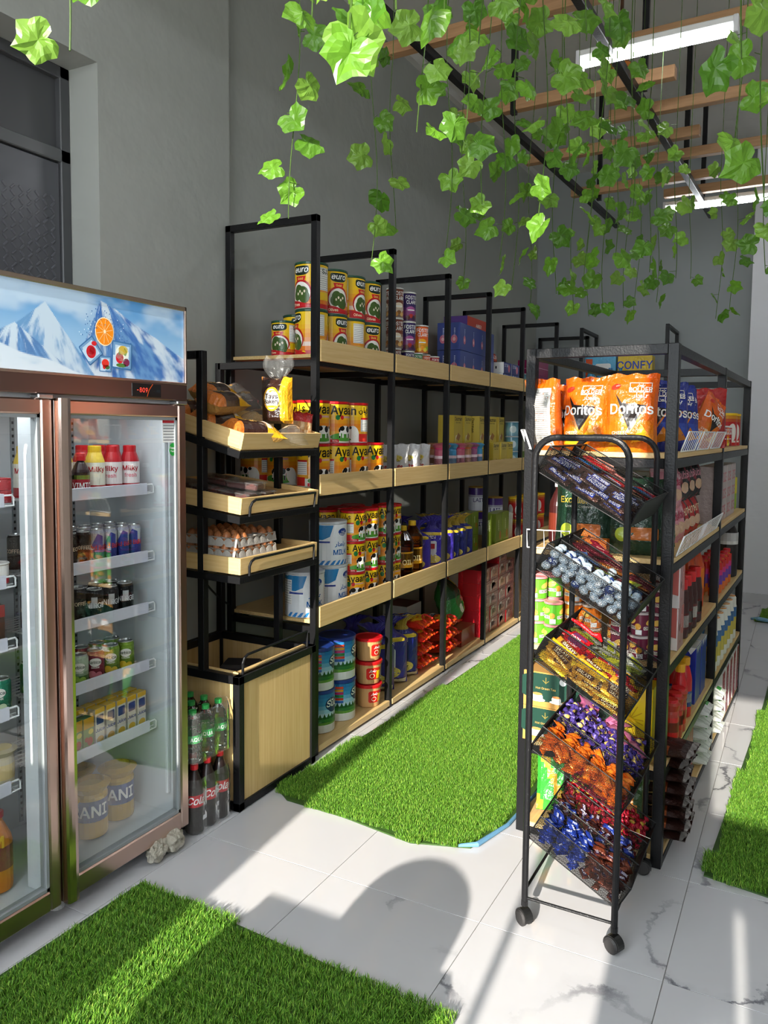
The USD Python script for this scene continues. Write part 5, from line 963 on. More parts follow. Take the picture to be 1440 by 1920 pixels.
# eggs: two pulp trays
PT = .0485
def pulp(M, label, group):
    t = thing('egg_tray', label, 'egg tray', M, group); g = G(); n = 6
    g.surf(lambda u, v: np.stack([(u-.5)*n*PT, (v-.5)*n*PT, .006+.034*(1-np.abs(np.sin(np.pi*u*n)*np.sin(np.pi*v*n)))**.8], 1), n*8, n*8, col=lin('a8a39c'))
    put('cups', t, g, 'paper_pulp', smooth=60); g = G(); q = n*PT/2
    for s in (0, 1, 2, 3): g.g(G().surf(lambda u, v: np.stack([(u-.5)*2*q, np.full_like(u, -q-.006+.008*v), v*(.022+.016*np.abs(np.cos(np.pi*u*n)))], 1), n*6, 3, col=lin('a39e97')), mat4(rotz(s*math.pi/2)))
    put('rim', t, g, 'paper_pulp', smooth=40); return t
tray = Proto(pulp)
def eggfn(M, label, group):
    t = thing('egg', label, 'egg', M, group); a = np.linspace(0, math.pi, 11); z = .0285*(-np.cos(a)); r = .0218*np.sin(a)*(1-.16*(-np.cos(a))*1.0)+.0001
    put('shell', t, G().lathe(np.c_[r, z], 14, lin('a8693f')), 'egg_shell', smooth=80); return t
egg = Proto(eggfn)
EM = Te@P(-.20, -.115, .08, 0)
for l in range(2):
    M = EM@P(-.01*l, .012*l, .05*l, 2*l); tray.at(M, f'grey pulp egg tray, {["lower", "upper"][l]} of two on the bakery stand')
    for i in range(6):
        for j in range(6):
            if l == 0 and i < 5 and j > 0: continue
            if l == 1 and i == 5 and j in (2, 3): continue
            egg.at(M@P((i-2.5)*PT, (j-2.5)*PT, .036+rng.uniform(-.002, .002), 0, rotx(rng.uniform(-.15, .15))), f'brown egg in the {["lower", "upper"][l]} pulp tray on the bakery stand', f'eggs in the {["lower", "upper"][l]} tray')
t = thing('black_case', 'black box-like case lying in the bin of the bakery stand', 'case', M=P(-2.36, 2.93, .42, 25)); g = G(); g.box(-.09, .09, -.07, .07, 0, .13, lin('2a2526'), .012); put('body', t, g, 'plastic'); g = G(); g.add(*trimesh_s if False else (trimesh.creation.icosphere(2, .035).vertices*[1, 1, .8]+[.03, -.08, .06], trimesh.creation.icosphere(2, .035).faces), lin('2d292a')); put('knob', t, g, 'plastic', smooth=60)
t = thing('bin_liner', 'brown cardboard carton filling the bin of the bakery stand', 'carton', M=P(-2.40, 2.90, .134, 0)); g = G(); g.box(-.26, .22, -.22, .22, 0, .285, lin('8a6a44'), .004); put('carton', t, g, 'print_matte')
# bottles beside the cooler
def cola_fn(M, label, group):
    t = thing('cola_bottle', label, 'bottle', M, group); r = .0385
    put('bottle', t, G().lathe([(.0005, .004), (r*.75, 0), (r*.97, .01), (r, .04), (r*.94, .085), (r, .12), (r, .17), (r*.93, .2), (r*.5, .245), (.0135, .262), (.0135, .272)], 20, [lin('1a0f0d')]*7+[lin('2a1c1a')]*3), 'plastic', smooth=45)
    put('cap', t, G().lathe([(.0165, .268), (.0165, .287), (.014, .289), (.0005, .289)], 16, lin('c81a24')), 'plastic', smooth=35)
    d = G(); d.lathe([(r+.001, .12), (r+.001, .17)], 20, lin('c8202a'))
    for a in (-35, 90, 210): cyl(d, r+.001, a, txt('Cola', .03, True, slant=.3, sx=.9), 0, .133, WHITE, .0008)
    put('printed_label', t, d, 'print_gloss', smooth=30); return t
cola = Proto(cola_fn)
def water_fn(M, label, group):
    t = thing('water_bottle', label, 'bottle', M, group); r = .036
    pr = [(.0005, 0), (r*.8, 0), (r, .01)]+[(r*(1-.05*(k % 2)), .02+.011*k) for k in range(12)]+[(r*.85, .165), (.014, .195), (.013, .2)]
    put('bottle', t, G().lathe(pr, 18, lin('e4e8e4')), 'bottle_clear', smooth=40); put('cap', t, G().lathe([(.016, .197), (.016, .214), (.0005, .215)], 14, lin('2f9a4a')), 'plastic', smooth=35)
    d = G(); d.lathe([(r+.001, .085), (r+.001, .118)], 18, lin('2f9a4f')); cyl(d, r+.001, -30, txt('AQUA', .015, True), 0, .094, WHITE, .0008); put('printed_label', t, d, 'print_gloss', smooth=30); return t
water = Proto(water_fn)
for i in range(3):
    for j in range(3):
        x, y = -2.175-.079*j, 2.395+.079*i
        cola.at(P(x, y, .001, rng.uniform(70, 110)), f'cola bottle in the shrink-wrapped pack beside the cooler, {["left", "middle", "right"][i]} column, {["front", "middle", "rear"][j]} row', 'cola bottles')
        water.at(P(x-.005, y-.002, .302, rng.uniform(70, 110)), f'clear water bottle in the upper pack beside the cooler, {["left", "middle", "right"][i]} column, {["front", "middle", "rear"][j]} row', 'water bottles')
def wrapfn(nm, label, z0, z1, seed):
    t = thing(nm, label, 'shrink wrap'); hull = rrect(-2.378, 2.352, -2.132, 2.597, .035); xy = np.array(hull.exterior.coords)[:-1]; ls = hull.exterior
    def f(u, v):
        q = np.array([ls.interpolate(a % 1, normalized=True).coords[0] for a in u]); n = meshkit.noise(np.stack([u*40, v*9, np.full_like(u, seed)], 1), seed)-.5; c = np.array([-2.255, 2.475]); k = 1+.018*n-.05*np.clip((v-.82)/.18, 0, 1)+.012*np.sin(u*2*np.pi*12)
        return np.c_[c+(q-c)*k[:, None], z0+(z1-z0)*v]
    g = G(); g.surf(f, 72, 12); put('film', t, g, 'clear_film', smooth=60); return t
wrapfn('cola_pack_wrap', 'clear shrink wrap around the cola bottles beside the cooler', .004, .235, 2); wrapfn('water_pack_wrap', 'clear shrink wrap around the water bottles above the cola pack', .305, .515, 6)
def crumple(M, label, s, seed):
    t = thing('crumpled_bag', label, 'plastic bag', M); m = trimesh.creation.icosphere(3, 1.0); v = m.vertices; n = meshkit.fbm(v*2.2+seed, 4, seed); v = v*(.55+.9*n)[:, None]*np.array(s); v[:, 2] -= v[:, 2].min(); g = G(); g.add(v, m.faces, lin('a8a294')); put('film', t, g, 'cloth_film', smooth=40)
crumple(P(-2.155, 2.165, .001, 20), 'crumpled grey plastic bag on the floor under the cooler, left one', (.035, .055, .04), 4); crumple(P(-2.17, 2.25, .001, 50), 'crumpled grey plastic bag under the right corner of the cooler', (.05, .065, .045), 9)
cb = thing('cable', 'thin black cable sagging across the wall behind the bakery stand', 'cable'); g = G(); u = np.linspace(0, 1, 14); g.tube(np.c_[-2.70+0*u, 2.95+.5*u, 1.02-.35*u*(2-u)], .005, 6, BLACK); put('wire', cb, g, 'rubber', smooth=40)

# ================================================================== goods on the island unit (x across its end, y along the aisle)
z5 = [z+.001 for z in GZ]
db = Bag(.185, .285, .085, 51, wr=.009, seal=.05, pinch=.06)
def dor_col(c0, c1, c2): return lambda u, v: np.where((v < .38)[:, None], mix(lin(c0), lin(c1), np.clip(.5+.5*np.sin(u*7+v*11), 0, 1)[:, None]), mix(lin(c0), lin(c2), np.clip((v-.5)*1.3, 0, 1)[:, None]))
def dor_deco(ch, accent):
    def f(d, b):
        bp(d, b, Polygon([(-.062, .222), (-.035, .185), (.055, .178), (-.008, .082)]), lin('1a1210'), 0, -.012)
        bp(d, b, LineString([(-.045, .165), (-.006, .078), (.056, .168)]).buffer(.0035), lin('e07a1a'), 0, -.012, .001)
        bp(d, b, txt('Doritos', .036, True, sx=.98), lin('f4f1ea'), 0, .135, .0022); bp(d, b, arabic('word', .022, .15), lin('f4f1ea'), .03, .19, .001)
        bp(d, b, sbox(-.01, .212, .07, .25).difference(sbox(-.007, .215, .067, .247)), lin('f0e6d8'), 0, .0, .001); bp(d, b, txt('BOLDER', .016, True), lin('f4f1ea'), .03, .216, .0014); bp(d, b, arabic('word', .012, .16), lin('f4f1ea'), .03, .234, .0014)
        bp(d, b, Polygon([(.0, .03), (.075, .045), (.04, .095)]), lin(ch), 0, 0, .0006); bp(d, b, Polygon([(-.08, .025), (-.01, .02), (-.03, .075)]), lin(ch), 0, 0, .0005); bp(d, b, txt('CHEESE', .011, True), lin('f2e2c0'), -.04, .06, .0012); bp(d, b, txt('FLAVOURED', .008, True), lin('f2e2c0'), -.04, .048, .0012)
        bp(d, b, ell(-.06, .235, .018, .01, 20), lin(accent), 0, 0, .001)
        g2 = unary_union([sbox(-.055, .03+.008*k, .055, .0335+.008*k) for k in range(26)]); bp(d, b, sbox(-.065, .02, .065, .25), lin('c9c6be'), side=1); bp(d, b, g2, lin('8d8a86'), lift=.001, side=1)
    return f
dor_o = bagthing('orange_crisp_bag', 'crisp bag', db, 16, 18, dor_col('d8600f', 'd0720f', 'd04a0c'), flatc('d05c10'), dor_deco('f0a822', 'c02a1a'))
dor_b = bagthing('blue_crisp_bag', 'crisp bag', db, 16, 18, dor_col('1c2f8f', '2a4ab0', '18267a'), flatc('1a2c86'), dor_deco('c8781e', '2a4ac0'))
S5 = lambda s: np.eye(3)*s
for k, (x, y, a, s, w) in enumerate(((.07, .02, 158, 1.0, 'orange crisp bag turned to show its grey back, left end of top board'), (.16, .06, -6, .93, 'orange crisp bag half hidden behind the front ones'), (.235, -.005, -7, 1.02, 'orange crisp bag second from left, facing front'), (.42, -.01, 8, 1.05, 'largest orange crisp bag at the front right corner'),
        (.33, .12, 2, .95, 'orange crisp bag in the second row of the top board'))): dor_o.at(GP(x, y+.035, z5[4], a, rotx(-.10)@S5(s)), w, 'orange crisp bags')
for k, (x, y, a) in enumerate(((.47, .17, 12), (.49, .34, 28), (.49, .58, 38), (.47, .80, 45), (.33, .47, 0), (.26, .26, 5), (.15, .24, -8), (.36, .68, 5))): dor_b.at(GP(x, y, z5[4], a, rotx(-.12)@S5(1.0)), f'blue crisp bag, {ORD[k+1]} of the blue bags from the front of the island unit', 'blue crisp bags')
dor_o.at(GP(.52, .93, z5[4]+.02, 62, roty(.55)@S5(.9)), 'orange crisp bag lying over at the far end of the blue bags', 'orange crisp bags')
# white wire fences
def fence(x0, x1, h, n, M, label):
    t = thing('wire_fence', label, 'wire shelf guard', M); g = G(); L = x1-x0
    g.tube([(0, 0, .004), (0, 0, h), (L, 0, h), (L, 0, .004)], .0028, 6, lin('e8e8e8')); g.tube([(0, 0, .004), (L, 0, .004)], .0028, 6, lin('e8e8e8'))
    for k in range(1, n): g.tube([(L*k/n, 0, .004), (L*k/n, 0, h)], .0015, 5, lin('e8e8e8'))
    put('wires', t, g, 'enamel', smooth=50); return t
LT = rotx(.35)
fence(0, .17, .085, 5, GP(.025, -.005, z5[3], 12, LT), 'white wire guard at the left of the island end, second board from top')
fence(0, .09, .085, 3, GP(.0, .04, z5[4], -60, LT), 'short white wire guard at the left front of the top board')
for k in range(3): fence(0, .3, .085, 7, GP(.585, .12+.36*k, z5[4], 90, LT), f'white wire guard before the crisp bags, {ORD[k+1]} from the front, top board')
for k in range(2): fence(0, .5, .085, 11, GP(.585, .1+.55*k, z5[3], 90, LT), f'white wire guard before the noodle packs, {["nearer", "farther"][k]} one')
# second board from top: dark green packs, tins, bottles; noodles along the side
exg = bagthing('dark_green_pouch', 'snack pouch', Bag(.23, .30, .09, 61, wr=.008, seal=.03), 14, 16, flatc('1f3a2a'), flatc('1c3426'), lambda d, b: (bp(d, b, txt('Excellence', .024, True), lin('c8a83a'), 0, .19), bp(d, b, txt('Lime and Coriander', .0095), lin('d8d4c4'), 0, .172), bp(d, b, rrect(-.02, .06, .09, .11, .01), lin('b8672a')), bp(d, b, ell(-.05, .08, .028, .028), lin('a8b83a')), bp(d, b, txt('EX', .04, True), lin('dcd8c8'), 0, .225)))
for k, (x, y, a) in enumerate(((.225, .07, -4), (.44, .07, 6), (.33, .18, 2))): exg.at(GP(x, y, z5[3], a, rotx(-.05)), f'dark green snack pouch with gold lettering, {["left", "right", "rear"][k]} one', 'dark green pouches')
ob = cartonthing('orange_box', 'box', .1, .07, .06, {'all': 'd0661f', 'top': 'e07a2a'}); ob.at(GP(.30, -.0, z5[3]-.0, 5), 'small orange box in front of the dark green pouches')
for k, (x, y, z) in enumerate(((.05, .45, 0), (.05, .62, 0), (.05, .45, .191), (.05, .62, .191), (.07, .8, 0), (.07, .8, .191))): redtin.at(GP(x+.03, y, z5[3]), f'red food tin on the island unit behind the wire guard, {ORD[k+1]} of six') if z == 0 else None
for k in range(6): darkjar.at(GP(.08+.1*(k % 3), .22+.1*(k//3), z5[3]), f'dark syrup bottle with white cap on the island unit, {ORD[k+1]} of six', 'syrup bottles on the island')
for k, x in enumerate((.1, .22)): gw.at(GP(x, 1.0, z5[3]), f'green and white carton deep in the island unit, {["left", "right"][k]} one')
def noodbag(nm, c, c2, word, wc):
    return bagthing(nm, 'noodle pack', Bag(.17, .2, .06, 67, wr=.008, seal=.04), 12, 12, lambda u, v: np.where((v > .8)[:, None], lin(c2), mix(lin(c), lin(c2), (np.sin(u*5+v*9) > .75)[:, None])), flatc(c), lambda d, b: (bp(d, b, txt(word, .032, True), lin(wc), 0, .1), bp(d, b, ell(0, .06, .05, .025), lin('d8b090'))))
nb_k, nb_p, nb_r, nb_g = noodbag('black_noodle_pack', '161214', '8a2a3a', 'Buldak', 'd88a9a'), noodbag('pink_noodle_pack', 'd8909c', 'e8b8c0', 'Buldak', 'b02a4a'), noodbag('red_spicy_pack', 'b8161c', '1f1412', 'HOT', 'f0d8b0'), noodbag('green_red_pack', '2a7a3a', 'b01a2a', 'FUN', 'e8e8e0')
for k, (pr, y, z, a) in enumerate(((nb_g, .16, 0, 75), (nb_g, .3, 0, 70), (nb_p, .44, 0, 80), (nb_p, .56, 0, 78), (nb_r, .70, 0, 85), (nb_r, .84, 0, 80), (nb_r, .98, 0, 85), (nb_p, .3, .15, 70), (nb_k, .62, .17, 82), (nb_k, .80, .17, 86), (nb_k, .98, .17, 82), (nb_p, .44, .15, 75))):
    pr.at(GP(.50, y, z5[3]+z, a, rotx(-.12)), f'{ {id(nb_k): "black", id(nb_p): "pink", id(nb_r): "red", id(nb_g): "green and red"}[id(pr)] } noodle pack on the aisle side of the island unit, {ORD[k+1]} of twelve', 'noodle packs on the island side')
rw = cartonthing('red_white_pack', 'pack', .17, .1, .3, {'all': 'c8b4b0'}, lambda p, c: [p('front', txt('ICE', .05, True), 'b01a24', y=.03+.09*k) or p('front', sbox(-.085, .0+.09*k, .085, .02+.09*k), 'b82a30') for k in range(3)], mat='film')
for k in range(4): rw.at(GP(.51, 1.40+.19*k, z5[3], 90), f'red and white pack in the far bay, {ORD[k+1]} from the front')
gy = bottlething('green_yellow_bottle', 'bottle', .045, .28, .02, '8aa82a', '2a9a3a', [(.1, .2, 'd8c83a')]); [gy.at(GP(.50, 2.18+.1*k, z5[3], 90), f'green and yellow bottle in the far bay, {["near", "far"][k]} one') for k in range(2)]
# far bay top board: small tins
for k in range(10):
    pr = fcs['red', 'small'] if k % 3 else fcs['orange', 'small']; pr.at(GP(.52-.1*(k % 2), 1.36+.1*(k//2), z5[4], 80), f'small {"red" if k % 3 else "orange"} tin in the far bay, top board, {ORD[k//2+1]} from front, {["outer", "inner"][k % 2]} row', 'small tins in the far bay')
for k in range(6): redtin.at(GP(.50, 1.9+.075*k*1.05 if k < 3 else 1.9+.16*(k-3), z5[4]+(.0 if k < 3 else .2), 80), f'red tin with yellow lid in the far bay of the top board, {ORD[k+1]} of three', 'far bay red tins') if k < 3 and k != 1 else None
for k, (c, x) in enumerate((('8a6a1a', .36), ('a81a1a', .5), ('1f5a3a', .2))): bagthing(f'{["olive", "red", "green"][k]}_pack', 'snack pack', Bag(.2, .3, .1, 70+k), 12, 12, flatc(c), flatc(c), lambda d, b: bp(d, b, ell(0, .15, .06, .04), lin('d8b03a'))).at(GP(x, 1.22+.0*k, z5[4], 5), f'{["mustard yellow", "red", "dark green"][k]} snack pack behind the blue crisp bags')
# third board: green, orange and burgundy crisp tubs; tall pink cartons and sauces along the side
def tubcan(nm, c, lidc, acc):
    def deco(d, r, h):
        for a in (-30, 90, 210):
            cyl(d, r, a, ell(.004, .66*h, .02, .13*h, 20), 0, 0, lin('efc25a')); cyl(d, r, a, rrect(-.024, .3*h, .024, .46*h, .003), 0, 0, lin('ece4d8'), .0009); cyl(d, r, a, txt('CRISPS', .1*h, True), 0, .335*h, lin(acc), .0013); cyl(d, r, a+50, ell(0, .45*h, .012, .012), 0, 0, lin('e8a83a'), .0009); cyl(d, r, a+55, sbox(-.012, .08*h, .012, .3*h), 0, 0, WHITE, .0009)
    return make_tin(nm, 'crisp tub', .037, .092, [(0, lin(c)*.75), (.15, lin(c)), (1, lin(c))], lin(lidc), deco, .007)
tc_g, tc_o, tc_m = tubcan('green_crisp_tub', '5fb52a', 'd88a8a', '2a2a2a'), tubcan('orange_crisp_tub', 'e0761f', 'd8c8b8', '2a2a2a'), tubcan('burgundy_crisp_tub', '6a1a38', 'c8b8b8', '1a1214')
n = {id(tc_g): 0, id(tc_o): 0, id(tc_m): 0}; nm_ = {id(tc_g): 'green', id(tc_o): 'orange', id(tc_m): 'burgundy'}
for pr, spots in ((tc_g, [(.055, .045, 3), (.135, .02, 2), (.10, .115, 3), (.045, .13, 3)]), (tc_o, [(.205, .06, 3), (.285, .05, 2), (.25, .14, 3), (.36, .15, 2)]), (tc_m, [(.40, .045, 3), (.478, .035, 3), (.545, .05, 3), (.44, .115, 3), (.52, .125, 3)])):
    for (x, y, m) in spots:
        for l in range(m):
            n[id(pr)] += 1; pr.at(GP(x+rng.uniform(-.003, .003), y, z5[2]+.0925*l, rng.uniform(-30, 30)), f'{nm_[id(pr)]} crisp tub on the island end, {["bottom", "middle", "top"][l]} layer, {ORD[n[id(pr)]]} of the {nm_[id(pr)]} ones', f'{nm_[id(pr)]} crisp tubs')
wk = cartonthing('wafer_carton', 'biscuit box', .16, .07, .2, {'all': 'a8785a', 'left': 'b89aa8'}, lambda p, c: [p('left', sbox(-.035, .02+.06*k, .035, .06+.06*k), ('b04a2a', '6a4aa0', 'd8c8b0')[k]) for k in range(3)]); [wk.at(GP(.09, .25+.08*k, z5[2]), f'brown biscuit carton behind the green tubs, {ORD[k+1]} from the front') for k in range(4)]
def pinkdeco(p, c):
    for f, s in (('front', 1), ('left', 1), ('right', 1)):
        w_ = c.w if f == 'front' else c.d
        p(f, Polygon([(-.0, .06), (w_*.45, .05), (w_*.45, .19), (.01, .17), (-.02, .11)]).intersection(sbox(-w_/2, 0, w_/2, c.h)), 'c86a62'); p(f, ell(-w_*.25, .09, .014, .016), '6a2420'); p(f, txt('Cocoa', .013, True, rot=math.pi/2), 'f0e0dc', x=w_*.12, y=.11, l=.0008); p(f, ell(-w_*.1, .03, .008, .006), 'a83a34')
pk = cartonthing('pink_white_carton', 'carton', .12, .12, .172, {'all': 'e4dfdc', 'right': 'b88a88'}, pinkdeco)
for k in range(2): pk.at(GP(.525, .27, z5[2]+.1725*k, 2*k), f'white and pink carton near the front corner of the aisle side, {["lower", "upper"][k]} one', 'pink and white cartons')
pk.at(GP(.39, .30, z5[2], 0), 'white and pink carton deeper in, beside the stacked pair', 'pink and white cartons')
sauce = bottlething('sauce_bottle', 'bottle', .036, .255, .02, '3a120e', 'd01a1e', [(.04, .11, '5a1a14'), (.05, .1, 'd8d4cc')], sh=.6, caph=.06, capr=.027)
for k, (x, y) in enumerate(((.55, .44), (.55, .54), (.46, .47), (.46, .58), (.55, .65), (.55, .78), (.46, .72))): sauce.at(GP(x, y, z5[2], 80), f'dark red sauce bottle with red cap on the aisle side, {ORD[k+1]} of seven', 'sauce bottles')
osq = bottlething('orange_squash_bottle', 'bottle', .045, .3, .02, 'c84a14', 'c81a1a', [(.1, .2, 'e07a1a')], sh=.66, caph=.03); [osq.at(GP(.50-.08*(k % 2), .90+.1*k, z5[2], 80), f'orange squash bottle, {ORD[k+1]} along the aisle side') for k in range(4)]
big = bottlething('large_dark_bottle', 'bottle', .065, .35, .025, '1a0f0e', '141212', [(.22, .27, 'b8b4b4'), (.2, .22, 'd8d4d0')], sh=.72, caph=.03); big.at(GP(.52, 2.10, z5[2], 80), 'large black bottle with grey label in the far bay')
tubeb = bottlething('striped_tube_bottle', 'bottle', .027, .2, .016, 'd8681a', 'c81a24', [(.05, .1, '6a3aa0'), (.1, .13, 'd0307a'), (.13, .17, 'c8201c')]); 
for k in range(10): tubeb.at(GP(.55-.07*(k % 2), 1.40+.075*(k//2)*1.6, z5[2], 80), f'orange, purple and red bottle in the far bay, {ORD[k+1]} of ten', 'striped bottles')
for k, c in enumerate(('1f8a3a', '2a4ab0', 'b81a24')): bottlething(f'{["green", "blue", "red"][k]}_roll', 'roll', .028, .33, .02, c, c, sh=.9).at(GP(.30, 2.0+.1*k, z5[2], 80), f'{["green", "blue", "red"][k]} upright roll at the back of the far bay')
# fourth board: tea boxes, yellow box, ketchup
def teadeco(p, c): p('front', ell(.0, .085, .13, .06).intersection(sbox(-.1, .0, .1, .14)), '1f3f34'); p('front', unary_union([ell(-.035, .03, .034, .008), ell(-.035, .042, .024, .016)]), 'e8e4dc', l=.0009); p('front', ell(-.035, .054, .021, .006), 'c8824a', l=.0013); p('front', unary_union([ell(.045, .028, .028, .007), ell(.045, .04, .02, .014)]), 'e8e4dc', l=.0009); p('front', ell(.045, .05, .017, .005), 'c8824a', l=.0013); p('front', ell(.07, .115, .014, .014), 'e8e8e4', l=.001); p('front', txt('Hot Green Tea', .009, True), 'a88a4a', y=.075, l=.0012); p('front', strokes([[(0, .1), (0, .125)], [(-.012, .112), (0, .102), (.012, .112)]], .003), '8a7a3a', l=.0012)
tea = cartonthing('green_tea_box', 'tea box', .19, .16, .145, {'all': '24483c', 'top': 'c89a5a', 'front': 'b88a4a'}, teadeco)
for k in range(2): tea.at(GP(.115, .075, z5[1]+.146*k, 2), f'dark green tea box with white cups, {["lower", "upper"][k]} one', 'tea boxes')
tea2 = cartonthing('plain_green_box', 'tea box', .15, .14, .145, {'all': '2a4f42', 'top': 'c89a5a'}); [tea2.at(GP(.30, .09, z5[1]+.146*k, 0), f'plain green box beside the tea boxes, {["lower", "upper"][k]} one') for k in range(2)]
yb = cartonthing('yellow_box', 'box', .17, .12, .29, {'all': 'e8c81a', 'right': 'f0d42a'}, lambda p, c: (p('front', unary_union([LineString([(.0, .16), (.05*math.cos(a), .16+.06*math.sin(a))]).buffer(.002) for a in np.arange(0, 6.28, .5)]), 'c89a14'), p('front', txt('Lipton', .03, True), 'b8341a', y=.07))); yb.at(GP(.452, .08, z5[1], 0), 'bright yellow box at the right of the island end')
ket = bottlething('ketchup_bottle', 'bottle', .032, .27, .014, 'c8141c', 'e8a81a', [(.05, .12, '1f3a7a'), (.07, .11, 'e4e0dc')], sh=.62, caph=.035, capr=.021)
for k, (x, y) in enumerate(((.55, .62), (.55, .50), (.46, .56), (.47, .7))): ket.at(GP(x, y, z5[1], 80), f'red ketchup bottle with yellow cap, {ORD[k+1]} of four', 'ketchup bottles')
jr = bottlething('red_lidded_jar', 'jar', .034, .19, .026, 'b03a2a', 'c81a24', [(.04, .12, 'c8241c'), (.06, .1, '8a4a2a')], sh=.7, caph=.04, capr=.03)
for k, (x, y) in enumerate(((.56, .25), (.56, .34), (.48, .28), (.56, .42), (.48, .4))): jr.at(GP(x, y, z5[1], 80), f'jar with red lid and red label on the aisle side, {ORD[k+1]} of five', 'red-lidded jars')
bt = cartonthing('blue_white_pack', 'pack', .2, .14, .27, {'all': '23359a', 'top': 'dcdcdc'}, lambda p, c: [p(f, unary_union([Polygon([(-.1+.05*k, .27), (-.05+.05*k, .27), (-.075+.05*k, .235)]) for k in range(4)]).intersection(sbox(-.07, 0, .07, .3) if f != 'front' else sbox(-.1, 0, .1, .3)), 'e0e0e0') for f in ('front', 'right', 'left')]); [bt.at(GP(.47, .86+.16*k, z5[1], 0), f'blue and white pack on the aisle side, {ORD[k+1]} from the front') for k in range(2)]
wob = bottlething('white_orange_bottle', 'bottle', .034, .27, .02, 'e4e0d8', 'e08a1a', [(.06, .14, 'c8b44a'), (.14, .2, '3a6aa0')], sh=.75)
for k in range(14): wob.at(GP(.55-.08*(k % 2), 1.38+.07*(k//2)*1.9, z5[1], 80), f'white bottle with orange cap in the far bay, {ORD[k//2+1]} from the front, {["outer", "inner"][k % 2]} row', 'white bottles with orange caps')
# bottom board: coffee bags, red cubes, white-green packs, red and white boxes, green bag
cofb = Bag(.2, .27, .05, 81, wr=.014, seal=.05)
cof = bagthing('brown_coffee_bag', 'coffee bag', cofb, 14, 12, lambda u, v: np.where((v < .06)[:, None], lin('8a8480'), np.where(((u < -.55)&(v < .40)&(v > .30))[:, None], lin('9a4a1c'), lin('2e1712'))), flatc('2a1510'), lambda d, b: bp(d, b, txt('GOLD', .04, True), lin('c8a060'), 0, .13), mat='foil')
for k in range(8): cof.at(GP(.665+rng.uniform(-.01, .01), .19+rng.uniform(-.01, .01), z5[0]+.028+.048*k, 90+rng.uniform(-6, 6), rotx(-math.pi/2)), f'glossy brown coffee bag, {ORD[k+1]} from the bottom of its pile beside the front post', 'coffee bag pile')
cube_ = cartonthing('red_silver_cube', 'pack', .1, .1, .085, {'all': '8a8480', 'top': 'a02028', 'front': 'a8202a'}, lambda p, c: (p('right', sbox(-.05, .03, .05, .06), 'b01a24'), p('top', sbox(-.035, -.02, .035, .03), 'b8b4b0')), mat='film')
for c_ in range(4):
    for l in range(4): cube_.at(GP(.52, .42+.105*c_, z5[0]+.086*l, 90), f'red and silver wrapped cube, column {["one", "two", "three", "four"][c_]} from the front, {ORD[l+1]} from the bottom', 'red and silver cubes')
wg = bagthing('white_green_bag', 'rice bag', Bag(.19, .26, .06, 83, wr=.01, seal=.04), 12, 12, lambda u, v: np.where(((v > .06)&(v < .2)&(u > .1))[:, None], lin('3a9a3a'), lin('dcded6')), flatc('d4d8ce'), lambda d, b: bp(d, b, ell(0, .16, .05, .03), lin('3a8a6a')))
for k in range(5): wg.at(GP(.62, .99+.0*k, z5[0]+.033+.06*k, 90, rotx(-math.pi/2)), f'white and green bag, {ORD[k+1]} from the bottom of the pile by the middle post', 'white and green bag pile')
for k in range(4): wg.at(GP(.62, 1.45, z5[0]+.033+.06*k, 90, rotx(-math.pi/2)), f'white and green bag, {ORD[k+1]} from the bottom of the pile behind the middle post', 'white and green bag pile')
dlx = cartonthing('red_white_box', 'tissue box', .1, .2, .275, {'all': 'dad6d2', 'right': 'c8c4c4'}, lambda p, c: (p('front', sbox(-.05, .0, .05, .275), 'a8182a'), p('front', txt('DELUXE', .036, True, rot=-math.pi/2), 'e4b8bc', y=.14)))
for k in range(5): dlx.at(GP(.49, 1.66+.16*k, z5[0], 90), f'white box with red end panel in the far bay, {ORD[k+1]} from the front', 'red and white boxes')
lx = cartonthing('lux_red_pack', 'pack', .14, .1, .2, {'all': 'c01a2a', 'top': '2a9a5a'}, lambda p, c: p('front', txt('Lux', .05, True), 'f0dcdc', y=.05)); lx.at(GP(.53, 1.62, z5[0]+.0, 90) if False else GP(.36, 1.45, z5[0]+.0, 90), 'red pack with white lettering behind the middle post')
grb = bagthing('bright_green_bag', 'snack bag', Bag(.2, .3, .08, 87, wr=.02), 14, 14, lambda u, v: np.where((np.sin(u*6+v*8) > .5)[:, None], lin('e0b03a'), lin('3aa03a')), flatc('3a8a34')); grb.at(GP(.15, .12, z5[0]+.016, 20, rotx(-.35)), 'bright green snack bag leaning at the left of the bottom board')
ctn = cartonthing('brown_carton', 'carton', .2, .25, .16, {'all': 'a8804f'}); ctn.at(GP(.36, .22, z5[0]), 'brown cardboard carton on the bottom board')
ogb = bagthing('orange_fruit_pack', 'snack bag', Bag(.2, .26, .08, 89, wr=.01), 12, 12, lambda u, v: np.where(((u**2+(v-.5)**2*4) < .4)[:, None], lin('d8882a'), lin('3a5a2a')), flatc('3a5a2a')); ogb.at(GP(.42, .06, z5[0], 0, rotx(-.15)), 'green pack with orange fruit at the right front of the bottom board')

